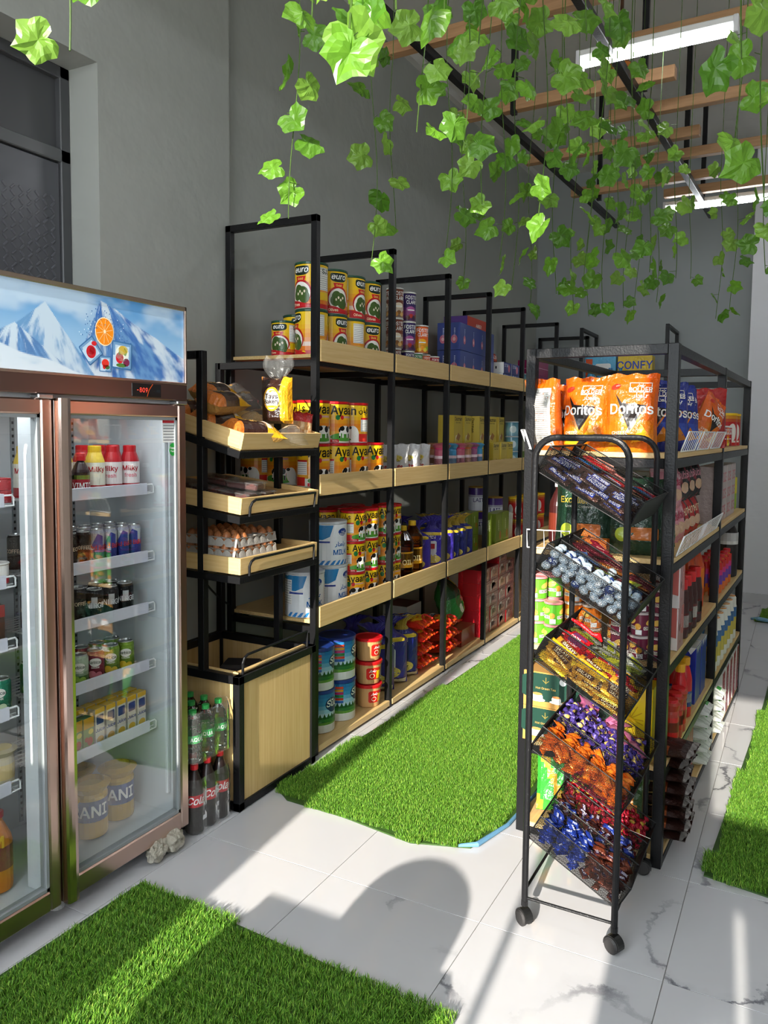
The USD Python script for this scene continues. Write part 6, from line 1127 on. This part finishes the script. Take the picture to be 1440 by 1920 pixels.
# ================================================================== candy trolley
TX0, TX1, TY0, TY1, TZ = -.778, -.478, 2.462, 2.972, 1.652
tr = thing('candy_trolley', 'black wheeled candy trolley with five tilted mesh baskets', 'display trolley')
def arch(y, r=.011):
    R_ = .07; a = np.linspace(0, math.pi/2, 7); p = [(TX0, y, .075), (TX0, y, .5), (TX0, y, 1.0)]+[(TX0+R_-R_*math.cos(q), y, TZ-R_+R_*math.sin(q)) for q in a]+[(TX1-R_+R_*math.sin(q), y, TZ-R_+R_*math.cos(q)) for q in a]+[(TX1, y, 1.0), (TX1, y, .5), (TX1, y, .075)]
    return G().tube(p, r, 10)
for y in (TY0, TY1):
    put('frame_arch', tr, arch(y), 'black_steel', smooth=50)
    g = G(); g.tube([(TX0, y, .095), (TX1, y, .095)], .005, 8); put('cross_rail', tr, g, 'black_steel', smooth=50)
for x in (TX0, TX1): g = G(); g.tube([(x, TY0, .12), (x, TY1, .12)], .005, 8); put('side_rail', tr, g, 'black_steel', smooth=50)
for k, (x, y) in enumerate(((TX0, TY0), (TX1, TY0), (TX0, TY1), (TX1, TY1))):
    a = (-35, -25, 20, 10)[k]; M = P(x, y, 0, a)
    c = put('caster', tr, G().lathe([(.0005, .068), (.012, .068), (.012, .085), (.0005, .085)], 10), 'black_steel', M=M)
    g = G(); m_ = mat4(rotx(math.pi/2), (0, 0, .0272))
    for s in (-.5, .5): g.lathe([(.0005, -.009+s*.026), (.02, -.009+s*.026), (.0268, -.004+s*.026), (.0268, .004+s*.026), (.02, .009+s*.026), (.0005, .009+s*.026)], 20, lin('2c2a2a'), m_)
    put('wheel', c, g, 'rubber', smooth=35)
    g = G(); q = np.linspace(-.2, math.pi+.2, 13)
    sh = np.concatenate([np.c_[.031*np.cos(q), .031*np.sin(q)], np.c_[.028*np.cos(q[::-1]), .028*np.sin(q[::-1])]]); m = trimesh.creation.extrude_polygon(Polygon(sh), .03, engine='earcut'); v = m.vertices; g.add(np.c_[v[:, 0], v[:, 2]-.015, v[:, 1]+.0272], m.faces, lin('1a1a1a')); put('hood', c, g, 'plastic', smooth=40)
BL, BW, BH, BA = .344, .474, .092, math.radians(29.0)
# basket space: X down the slope, Y along the trolley, Z out of the basket
BM = [mat4(roty(BA), (-.779, 2.481, z)) for z in (1.542, 1.223, .915, .609, .300)]
def wires(o, ex, ey, L, H, pitch, g, taper=None):
    """diamond wire cloth over the parallelogram o + s ex + t ey"""
    o, ex, ey = (np.asarray(q, float) for q in (o, ex, ey)); n_ = np.cross(ex, ey); w = .0006
    for sgn in (1, -1):
        for c in np.arange(-H, L+H, pitch):
            pts = []
            for (t) in (0, H):
                s_ = c+sgn*(t-H/2); pts.append((s_, t))
            (s0, t0), (s1, t1) = pts
            if s0 == s1: continue
            # clip to 0..L
            def clip(sv): return t0+(sv-s0)/(s1-s0)*(t1-t0)
            if max(s0, s1) < 0 or min(s0, s1) > L: continue
            a, b = (s0, t0), (s1, t1)
            if a[0] < 0: a = (0, clip(0))
            if a[0] > L: a = (L, clip(L))
            if b[0] < 0: b = (0, clip(0))
            if b[0] > L: b = (L, clip(L))
            p, q = o+ex*a[0]+ey*a[1], o+ex*b[0]+ey*b[1]; d = q-p; Ln = np.linalg.norm(d)
            if Ln < 1e-4: continue
            d /= Ln; sd_ = np.cross(d, n_)*w; up_ = n_*w
            g.add([p-sd_, p+up_, p+sd_, q-sd_, q+up_, q+sd_], [[0, 1, 4], [0, 4, 3], [1, 2, 5], [1, 5, 4], [2, 0, 3], [2, 3, 5]], BLACK)
DIV = [.158, .316]
for k in range(5):
    b = put('basket', tr, G().tube([(0, 0, BH), (BL, 0, BH), (BL, BW, BH), (0, BW, BH)], .0032, 6, BLACK, closed=True), 'black_wire', M=BM[k], smooth=50)
    g = G(); g.tube([(0, 0, 0), (BL, 0, 0), (BL, BW, 0), (0, BW, 0)], .0025, 6, BLACK, closed=True)
    for (x, y) in ((0, 0), (BL, 0), (BL, BW), (0, BW)): g.tube([(x, y, 0), (x, y, BH)], .0025, 6, BLACK)
    put('lower_rim', b, g, 'black_wire')
    g = G(); P_ = .0062
    wires((0, 0, 0), (1, 0, 0), (0, 0, 1), BL, BH, P_, g); wires((0, BW, 0), (1, 0, 0), (0, 0, 1), BL, BH, P_, g); wires((0, 0, 0), (0, 1, 0), (0, 0, 1), BW, BH, P_, g); wires((0, 0, 0), (0, 1, 0), (1, 0, 0), BW, BL, P_, g)
    put('wire_mesh', b, g, 'black_wire', kind='stuff')
    g = G(); g.box(BL-.001, BL+.001, 0, BW, 0, BH, BLACK); put('end_plate', b, g, 'black_steel')
    for y in DIV:
        g = G(); g.tube([(0, y, BH-.004), (BL, y, BH-.004)], .0028, 6, BLACK); g.tube([(0, y, 0), (0, y, BH)], .0022, 6, BLACK); wires((0, y, 0), (1, 0, 0), (0, 0, 1), BL, BH, P_*1.3, g); put('divider', b, g, 'black_wire')
# sweets
def sweet(kind, nm, c, c2, word=None, wc='f0f0f0'):
    c, c2 = lin(c), lin(c2)
    def fn(M, label, group):
        t = thing(nm, label, 'sweet' if kind != 'bar' else 'chocolate bar', M, group)
        if kind == 'twist':
            g = G(); rs = np.random.default_rng(len(nm)); 
            def f(u, v): a = u*2*np.pi; w = np.sin(np.pi*v)**.5; k = 1+.13*np.sin(a*3+v*5); return np.stack([(v-.5)*.026, .0105*w*np.cos(a)*k, .0105+.0095*w*np.sin(a)*k], 1)
            g.surf(f, 9, 6, lambda u, v: np.where((np.sin(u*12) > .35)[:, None], c2, c)); put('sweet', t, g, 'foil', smooth=50)
            for s in (-1, 1):
                g = G(); 
                def f2(u, v): a = u*2*np.pi; r = .003+.0095*v; return np.stack([s*(.0125+.014*v), r*np.cos(a)*(1+.3*np.sin(a*5)), .0105+.7*r*np.sin(a)], 1)
                g.surf(f2, 10, 2, col=c*.9); put('wrapper_end', t, g, 'foil')
        elif kind == 'ball':
            m = trimesh.creation.icosphere(2, 1.0); v = m.vertices; n_ = meshkit.noise(v*2.5+5, 2); v = v*np.array([.0165, .0165, .013])*(.88+.24*n_)[:, None]; v[:, 2] += .013; g = G(); g.add(v, m.faces, np.where((meshkit.noise(m.triangles_center*1.8+9, 4) > .55)[:, None], c2, c)); put('wrapper', t, g, 'foil', smooth=50)
        else:
            L, W, H = {'bar': (.105, .031, .016), 'mini': (.046, .024, .013), 'pouch': (.085, .055, .014)}[kind]; b = Bag(W, L, H, 91, wr=.0016, seal=.04, pinch=.0); g = b.mesh(8, 12, lambda u, v: np.where(((v < .2)|(v > .82))[:, None], c, np.where((np.abs(u) < .62)[:, None], c2, c)), flatc(c))
            V, F, C = g.arr(); R_ = rotx(-math.pi/2); V = V@R_.T; V[:, 1] -= L/2; V[:, 2] += H/2; V = V@rotz(-math.pi/2).T; g = G(); g.add(V, F, C); put('wrapper', t, g, 'foil', smooth=60)
            if word:
                d = G(); s_ = txt(word, W*.36, True, slant=.15, sx=min(1.0, .0)+(.9 if kind == 'bar' else .8)); wd = np.ptp(s_[0][:, 0]); k_ = min(1, L*.6/wd); s_ = (s_[0]*np.array([k_, 1]), s_[1])
                pl = rrect(-L*.33, -W*.27, L*.33, W*.27, .002); d.flat(tri2(pl), lambda x, y, l: np.stack([x, y, np.full_like(x, H+.0006)], 1), c2, .0) if kind == 'bar' else None
                d.flat(mv(s_, 0, -W*.17), lambda x, y, l: np.stack([x, y, np.full_like(x, H+l+.0008)], 1), lin(wc), .0004); put('printed_label', t, d, 'print_gloss')
        return t
    return Proto(fn)
snick = sweet('bar', 'chocolate_bar', '3a221c', '2b3a8c', 'SNICKERS')
darkb = sweet('bar', 'dark_chocolate_bar', '351f1a', '4a2c26', 'Galaxy', 'd8b890'); pinkb = sweet('bar', 'pink_wafer_bar', 'c8807a', 'd89a92', 'wafer', '6a1a1a'); redb = sweet('bar', 'red_wafer_bar', 'c0141c', 'd0202a', 'KitKat'); blueb_ = sweet('bar', 'bright_blue_bar', '1f7fd0', '2a8ad8', 'milk')
burg = sweet('bar', 'burgundy_bar', '6a1424', '7a1c30', 'flake', 'e0b8a0'); oran = sweet('bar', 'orange_brown_bar', 'b8681e', '8a3a1a', 'crunch', 'f0d8a0'); gold = sweet('bar', 'gold_brown_bar', 'c08a2a', '4a2a1a', 'GALAXY', 'e8d8b0'); yel = sweet('bar', 'yellow_bar', 'e8c02a', 'd8a01a', 'nut', '6a2a14'); dair = sweet('bar', 'red_cream_bar', 'c8141c', 'd8242a', 'DAIM')
whiteb = sweet('ball', 'pale_blue_sweet', 'b4c8d8', 'ccd6dc'); navyb = sweet('ball', 'navy_white_sweet', '2a3f7a', 'c8d4e4'); lime = sweet('pouch', 'lime_green_sachet', '8a9a3a', 'c8c83a'); bsach = sweet('pouch', 'blue_sachet', '4a6aa0', '7a9ac8'); clr = sweet('pouch', 'clear_lime_sachet', 'b8bcae', 'b8c02a'); rsach = sweet('pouch', 'red_sachet', 'c8202a', '7a3a6a')
omin = sweet('mini', 'orange_sweet', 'd8641a', 'e8801f'); purp = sweet('twist', 'purple_gold_sweet', '4a3a86', 'd0b060'); pnk = sweet('pouch', 'pink_sachet', 'd070a0', 'e08ab4'); bmin = sweet('mini', 'blue_mini_bar', '23388f', '2f4cae', 'mini', 'dfe4f0'); brmin = sweet('mini', 'brown_mini_bar', '5a2a1c', '7a3a24'); snmin = sweet('mini', 'brown_blue_mini_bar', '5a2c22', '3a2a5a', 'MINI', 'e4e0f0'); ruby = sweet('twist', 'red_gold_sweet', 'a8142c', 'c8a03a')
BK = ['top basket', 'second basket', 'third basket', 'fourth basket', 'lowest basket']; CP = ['near compartment', 'middle compartment', 'far compartment']
def fill(k, c, protos, n, lay, size, names, flatness=.25, align=None, zbase=.006, xr=(.0, 1.0), face=0.0):
    y0, y1 = [(0, DIV[0]), (DIV[0], DIV[1]), (DIV[1], BW)][c]; L, W, H = size
    r = np.random.default_rng(100*k+10*c+len(names)); spots = []
    px, py = (L, W); nx, ny = max(1, int((BL*(xr[1]-xr[0])-.02)/px)), max(1, int((y1-y0-.012)/py))
    for l in range(lay):
        for i in range(nx):
            for j in range(ny):
                x = xr[0]*BL+.01+(i+.5)*(BL*(xr[1]-xr[0])-.02)/nx+r.uniform(-.1, .1)*px; y = y0+.006+(j+.5)*(y1-y0-.012)/ny+r.uniform(-.08, .08)*py
                spots.append((x+(.3*px if l % 2 else 0)*(1 if i < nx-1 else -.6), y, zbase+l*H))
    for q, (x, y, z) in enumerate(spots[:n]):
        w = int(r.integers(0, len(protos))); a = (align if align is not None else r.uniform(0, 360))+r.uniform(-18, 18)
        protos[w].at(BM[k]@P(x, y, z+r.uniform(0, .2)*H, a, rotx(face+r.uniform(-flatness, flatness))@roty(r.uniform(-flatness, flatness))), f'{names[w]} in the {CP[c]} of the {BK[k]}', f'{names[w]}s in the {BK[k]}, {CP[c]}')
BS, MS, PS, SS, LS = (.107, .034, .017), (.047, .027, .0135), (.087, .057, .0135), (.05, .026, .02), (.034, .034, .024)
fill(0, 0, [snick], 36, 4, BS, ['brown and blue chocolate bar'], .2, 0, .012, face=.75)
fill(0, 1, [darkb, darkb, snick], 36, 4, BS, ['dark brown chocolate bar', 'dark brown chocolate bar', 'brown and blue chocolate bar'], .1, 0)
fill(0, 2, [pinkb, redb, pinkb, blueb_], 40, 4, BS, ['pink wafer bar', 'red wafer bar', 'pink wafer bar', 'bright blue bar'], .1, 0)
fill(1, 0, [whiteb]*6+[navyb], 140, 3, LS, ['pale blue sweet']*6+['navy and white sweet'], .5)
fill(1, 1, [lime, bsach, whiteb], 24, 4, PS, ['lime green sachet', 'blue sachet', 'pale blue sweet'], .3)
fill(1, 2, [burg, oran, burg], 40, 4, BS, ['burgundy chocolate bar', 'orange and brown bar', 'burgundy chocolate bar'], .1, 0)
fill(2, 0, [gold, gold, yel], 36, 3, BS, ['gold and brown chocolate bar', 'gold and brown chocolate bar', 'yellow nut bar'], .2, 0, .01, face=.5)
fill(2, 1, [rsach, dair, yel], 28, 4, BS, ['red sachet', 'red cream bar', 'yellow nut bar'], .15, 0, face=.3)
fill(2, 2, [clr, clr, lime], 24, 3, PS, ['clear and lime sachet', 'clear and lime sachet', 'lime green sachet'], .3)
fill(3, 0, [omin], 150, 5, MS, ['orange wrapped sweet'], .5)
fill(3, 1, [purp], 140, 5, SS, ['purple and gold twist sweet'], .5)
fill(3, 2, [pnk, pnk, purp], 34, 6, PS, ['pink sachet', 'pink sachet', 'purple and gold twist sweet'], .35)
fill(4, 0, [bmin], 110, 5, MS, ['blue mini chocolate bar'], .4, None, .006, (0, .6)); fill(4, 0, [brmin, snmin], 90, 5, MS, ['brown mini chocolate bar', 'brown and violet mini bar'], .4, None, .006, (.52, 1))
fill(4, 1, [snmin, snmin, bmin], 130, 4, MS, ['brown and violet mini bar', 'brown and violet mini bar', 'blue mini chocolate bar'], .35)
fill(4, 2, [ruby], 140, 5, SS, ['red and gold twist sweet'], .5)
t = thing('red_ribbon', 'shiny red ribbon bow lying over the third basket', 'ribbon'); g = G(); pp = [BM[2][:3, :3]@np.array(q)+BM[2][:3, 3] for q in ((.01, .30, .092), (.05, .29, .098), (.1, .285, .094), (.12, .29, .1), (.14, .27, .096))]; g.tube(pp, [.005, .008, .007, .012, .004], 8, lin('d01820')); put('band', t, g, 'foil', smooth=50)
t = thing('white_card', 'small white and pink paper card sticking out of the lowest basket', 'card'); Mq = BM[4]@P(.285, .33, .085, 30, rotx(1.0)); g = G(); g.box(-.028, .028, -.0008, .0008, 0, .07, lin('e4dcd4'), M=Mq); g.box(-.028, .028, -.0012, .0012, 0, .02, lin('c8483a'), M=Mq); put('card', t, g, 'print_matte')

# ================================================================== grass carpets
def blades(nm, n, h, seed, lean, shades):
    r = np.random.default_rng(seed); S = .06; V, F, C = [], [], []
    for k in range(n):
        x, y = r.uniform(-S/2, S/2, 2); a = r.uniform(0, 6.28); hh = h*r.uniform(.6, 1.1); d = np.array([math.cos(a), math.sin(a)])*hh*r.uniform(.2, .8)+np.array(lean)*hh; w = .0011; p = np.array([-math.sin(a), math.cos(a)])*w
        m = np.array([x, y])+d*.4; e = np.array([x, y])+d; b = len(V)
        V += [(x-p[0], y-p[1], 0), (x+p[0], y+p[1], 0), (m[0]-p[0], m[1]-p[1], hh*.62), (m[0]+p[0], m[1]+p[1], hh*.62), (e[0], e[1], hh*.92)]
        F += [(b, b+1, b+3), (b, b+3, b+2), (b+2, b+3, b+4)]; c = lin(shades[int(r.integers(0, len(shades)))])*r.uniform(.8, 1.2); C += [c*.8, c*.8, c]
    g = G(); g.add(np.array(V), np.array(F), np.array(C)); return g
SHD = ['65992f', '7ab53a', '558a28', '8fc446', '5f8b32', 'a8cc54']
def carpet(label, poly, h, hole=None):
    t = thing('grass_carpet', label, 'artificial grass carpet'); pg = Polygon(poly)
    m = trimesh.creation.extrude_polygon(pg, .006, engine='earcut'); g = G(); g.add(m.vertices+[0, 0, .0005], m.faces, lin('33521c')); put('backing', t, g, 'print_matte')
    x0, y0, x1, y1 = pg.bounds; pts = []
    for x in np.arange(x0+.02, x1, .048):
        for y in np.arange(y0+.02, y1, .048):
            q = Point(x, y)
            if pg.buffer(-.012).contains(q): pts.append((x+rng.uniform(-.006, .006), y+rng.uniform(-.006, .006)))
    pi = UsdGeom.PointInstancer.Define(stage, t.GetPath().AppendPath('grass_blades')); cd(pi.GetPrim(), kind='stuff'); pr = []
    for k in range(4):
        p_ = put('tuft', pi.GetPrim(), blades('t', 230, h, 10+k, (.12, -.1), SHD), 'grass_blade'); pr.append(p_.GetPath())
    pi.CreatePrototypesRel().SetTargets(pr); n = len(pts)
    pi.CreatePositionsAttr(Vt.Vec3fArray([Gf.Vec3f(float(a), float(b), .006) for a, b in pts])); pi.CreateProtoIndicesAttr(Vt.IntArray([int(k) for k in rng.integers(0, 4, n)]))
    q = rng.integers(0, 4, n)*math.pi/2; pi.CreateOrientationsAttr(Vt.QuathArray([Gf.Quath(float(math.cos(a/2)), 0, 0, float(math.sin(a/2))) for a in q]))
    return t
carpet('green artificial grass mat at the entrance, nearest of the mats', [(-2.09, 2.02), (-1.5, 1.985), (-.83, 1.945), (-.82, 1.0), (-2.11, 1.05)], .026)
tc = carpet('long sunlit green artificial grass runner in the aisle before the long rack', [(-2.125, 2.885), (-2.0, 2.80), (-1.7, 2.79), (-1.35, 2.74), (-1.12, 2.82), (-1.05, 3.1), (-1.03, 4.0), (-1.02, 6.9), (-1.98, 6.9), (-2.02, 4.6), (-2.08, 3.3)], .024)
g = G(); g.tube([(-1.165, 2.80, .012), (-1.10, 2.84, .014), (-1.045, 3.05, .013), (-1.03, 3.4, .008), (-1.02, 3.9, .004)], [.006, .011, .008, .007, .005], 8, lin('5f8fb0')); put('curled_edge', tc, g, 'rubber', smooth=50)
carpet('shaded dark green artificial grass mat on the right, beyond the trolley', [(-.27, 3.06), (.7, 2.9), (.9, 6.6), (-.12, 6.75), (-.16, 5.2), (-.22, 4.0)], .026)
te = carpet('far piece of artificial grass with a curled blue edge by the column', [(-.33, 7.55), (.6, 7.5), (.6, 8.2), (-.25, 8.2)], .03)
g = G(); g.tube([(-.36, 7.6, .012), (-.3, 7.54, .03), (-.1, 7.51, .02), (.3, 7.5, .012)], [.01, .018, .014, .01], 8, lin('6f9fb8')); put('curled_edge', te, g, 'rubber', smooth=50)

# ================================================================== hanging ivy garlands
def leafgeo(r, s):
    """one broad ivy leaf hanging from its stalk at the origin, tip towards -z, normal about -y"""
    n = 24; th = np.linspace(0, 2*np.pi, n, endpoint=False); q = np.degrees(np.minimum(th, 2*np.pi-th)); j = lambda: r.uniform(-.03, .03)
    ctl = [(0, .22), (14, .36), (32, .47+j()), (58, .56+j()), (78, .44+j()), (98, .47), (118, .57+j()), (142, .44+j()), (160, .47), (180, .64+j())]
    rad = np.interp(q, [c[0] for c in ctl], [c[1] for c in ctl])*(1+r.uniform(-.035, .035, n))
    X = np.concatenate([[0]]+[rad*k*np.sin(th) for k in (.38, .72, 1)]); Z = np.concatenate([[0]]+[rad*k*np.cos(th) for k in (.38, .72, 1)])-.38
    cup, tw, fold = r.uniform(-.3, .4), r.uniform(-.35, .35), r.uniform(.05, .4); Y = fold*np.abs(X)+cup*(Z+.4)**2+tw*X*Z+.035*np.sin(11*X+7*Z+r.uniform(0, 6))+.02*np.sin(23*Z+3*X)
    F = [(0, 1+j, 1+(j+1) % n) for j in range(n)]
    for k in range(2):
        for j in range(n): a, b, c, d = 1+k*n+j, 1+k*n+(j+1) % n, 1+(k+1)*n+(j+1) % n, 1+(k+1)*n+j; F += [(a, d, c), (a, c, b)]
    return np.stack([X, Y, Z], 1)*s, np.array(F)
LC = ['6ba02c', '78b034', '5c9228', '86bb40', '659a2e', '90c048']
def vine(px, pt, pb, size, n, label, grp='ivy garlands', real=.085, side=.5, jit=.5, z0=None):
    """a garland that hangs plumb at picture column px; its depth follows from how large its leaves look"""
    dist = real*FPX/size; r = np.random.default_rng(int(px*7+pb*3))
    def at(x, y):
        d = _f+(x-PPX)/FPX*_r-(y-PPY)/FPX*_u; return CAM+d*dist
    b = at(px, pb); tp = at(px, pt); z1 = max(tp[2], b[2]+.15); z0_ = b[2]
    t = thing('ivy_garland', label, 'ivy garland', group=grp); zz = np.linspace(z1, z0_+.02, 14); ph = r.uniform(0, 6.28)
    path = np.c_[b[0]+.012*np.sin(zz*7+ph), b[1]+.012*np.cos(zz*6+ph), zz]; on = any(s_[0] < b[0] < s_[1] and abs(b[1]-s_[2]) < .07 for s_ in SL); top = ZG+.05 if on and z1 < ZG else ZC-.003
    pts = np.concatenate([[[b[0], b[1], max(top, z1+.05)]], path]); g = G(); g.tube(pts, .0016, 5, lin('5f7f3a')); put('stem', t, g, 'leaf', smooth=50)
    right = np.array([math.cos(YAW), math.sin(YAW), 0]); fwd = np.array([-math.sin(YAW), math.cos(YAW), 0])
    n = max(3, int(round(n*.85)))
    for k in range(n):
        f = k/(n-1); z = z1-(z1-z0_-real*.3)*f+r.uniform(-.2, .2)*real; a = r.normal(0, .75)+(math.pi if r.uniform() < .15 else 0); s = real*r.uniform(.72, 1.06)
        sd_ = (1 if (k % 2) else -1)*side*real*r.uniform(.3, 1.1); V, F = leafgeo(r, s); tilt = r.uniform(-.7, .35); roll = -np.sign(sd_)*r.uniform(.2, 1.45)+r.normal(0, .25)
        R_ = rotz(YAW+a)@rotx(tilt)@roty(roll); o = np.array([b[0]+.012*math.sin(z*7+ph), b[1]+.012*math.cos(z*6+ph), z])+right*sd_*.55+fwd*r.uniform(-.3, .3)*real; V = V@R_.T+o+[0, 0, .3*s]
        c = lin(LC[int(r.integers(0, len(LC)))])*r.uniform(.75, 1.1); g = G(); g.add(V, F, c); put('leaf', t, g, 'leaf', smooth=70)
        if k % 3 == 0: g = G(); g.tube([(b[0]+.012*math.sin(z*7+ph), b[1]+.012*math.cos(z*6+ph), z+.02), tuple(o+[0, 0, .3*s])], .0011, 4, lin('5f7f3a')); put('stalk', t, g, 'leaf')
VN = [(112, -60, 120, 108, 4, 'large-leaved ivy tip hanging at the upper left before the door'), (552, -40, 425, 60, 13, 'single ivy garland ending over the first rack frame'), (600, -60, 60, 85, 3, 'short large-leaved ivy tip near the top, right of the single garland'), (672, -60, 150, 120, 5, 'big ivy cluster near the viewer at the top middle'),
      (698, 60, 508, 46, 9, 'ivy garland over the second rack frame'), (735, 120, 445, 42, 6, 'ivy garland just right of the second rack frame'), (790, -30, 265, 62, 7, 'broad ivy garland beside the left black ceiling bar'), (838, 40, 495, 44, 8, 'ivy garland ending before the third rack frame'), (866, 90, 545, 36, 9, 'ivy garland ending above the tissue packs'),
      (868, -30, 300, 62, 7, 'broad ivy garland in front of the second wooden slat'), (908, -20, 395, 52, 9, 'dense ivy garland left of the middle'), (938, 120, 500, 44, 9, 'ivy garland over the fourth rack frame'), (962, 60, 555, 42, 11, 'long ivy garland over the front left post of the island unit'), (975, -40, 180, 60, 5, 'short ivy garland under the first wooden slat'), (990, 200, 590, 33, 9, 'small-leaved ivy garland above the fifth rack frame'),
      (1012, -20, 440, 56, 9, 'ivy garland left of the bright tube light'), (1038, 160, 560, 40, 10, 'ivy garland above the orange crisp bags'), (1060, 0, 320, 55, 7, 'ivy garland before the left end of the tube light'), (1072, 240, 590, 34, 10, 'ivy garland ending over the island unit front bar'), (1100, 60, 545, 40, 11, 'ivy garland in the densest part, left side'), (1102, 280, 600, 30, 10, 'small-leaved ivy garland in front of the sunlit back wall patch'),
      (1128, 0, 300, 52, 7, 'ivy garland lit by the tube light'), (1132, 230, 590, 36, 10, 'ivy garland above the second orange crisp bag'), (1150, 150, 490, 40, 9, 'ivy garland in the densest part, middle'), (1172, 260, 585, 33, 10, 'ivy garland above the yellow nappy pack'), (1180, 80, 420, 48, 8, 'ivy garland right of the tube light end'), (1192, 330, 600, 30, 8, 'small-leaved ivy garland left of the front right post'), (1212, 180, 520, 40, 9, 'ivy garland in the densest part, right side'), (1228, 300, 575, 32, 9, 'ivy garland above the front right post of the island unit'),
      (1262, 250, 530, 34, 8, 'ivy garland right of the dense part'), (1290, 330, 530, 29, 5, 'thin ivy garland under the second tube light'), (1345, 330, 605, 29, 9, 'thin ivy garland left of the column'), (1372, 300, 590, 30, 9, 'thin ivy garland before the column edge'), (1398, -40, 130, 88, 4, 'large ivy leaves at the right end of the tube light'), (1385, 90, 300, 58, 3, 'narrow ivy tip at the right below the tube light'), (1425, 120, 420, 72, 5, 'large ivy leaves at the right picture edge'), (1432, 380, 520, 40, 5, 'ivy garland half cut by the right picture edge'),
      (820, -60, 60, 75, 4, 'short ivy tip at the top beside the left black bar'), (905, -60, 110, 66, 4, 'short ivy tip at the top left of the first slat'), (1090, -60, 90, 62, 4, 'short ivy tip at the top before the tube light'), (640, -80, 60, 95, 3, 'large ivy leaves at the top edge left of the big cluster'), (725, -80, 40, 105, 3, 'large ivy leaves at the top edge right of the big cluster')]
for v in VN: vine(*v)
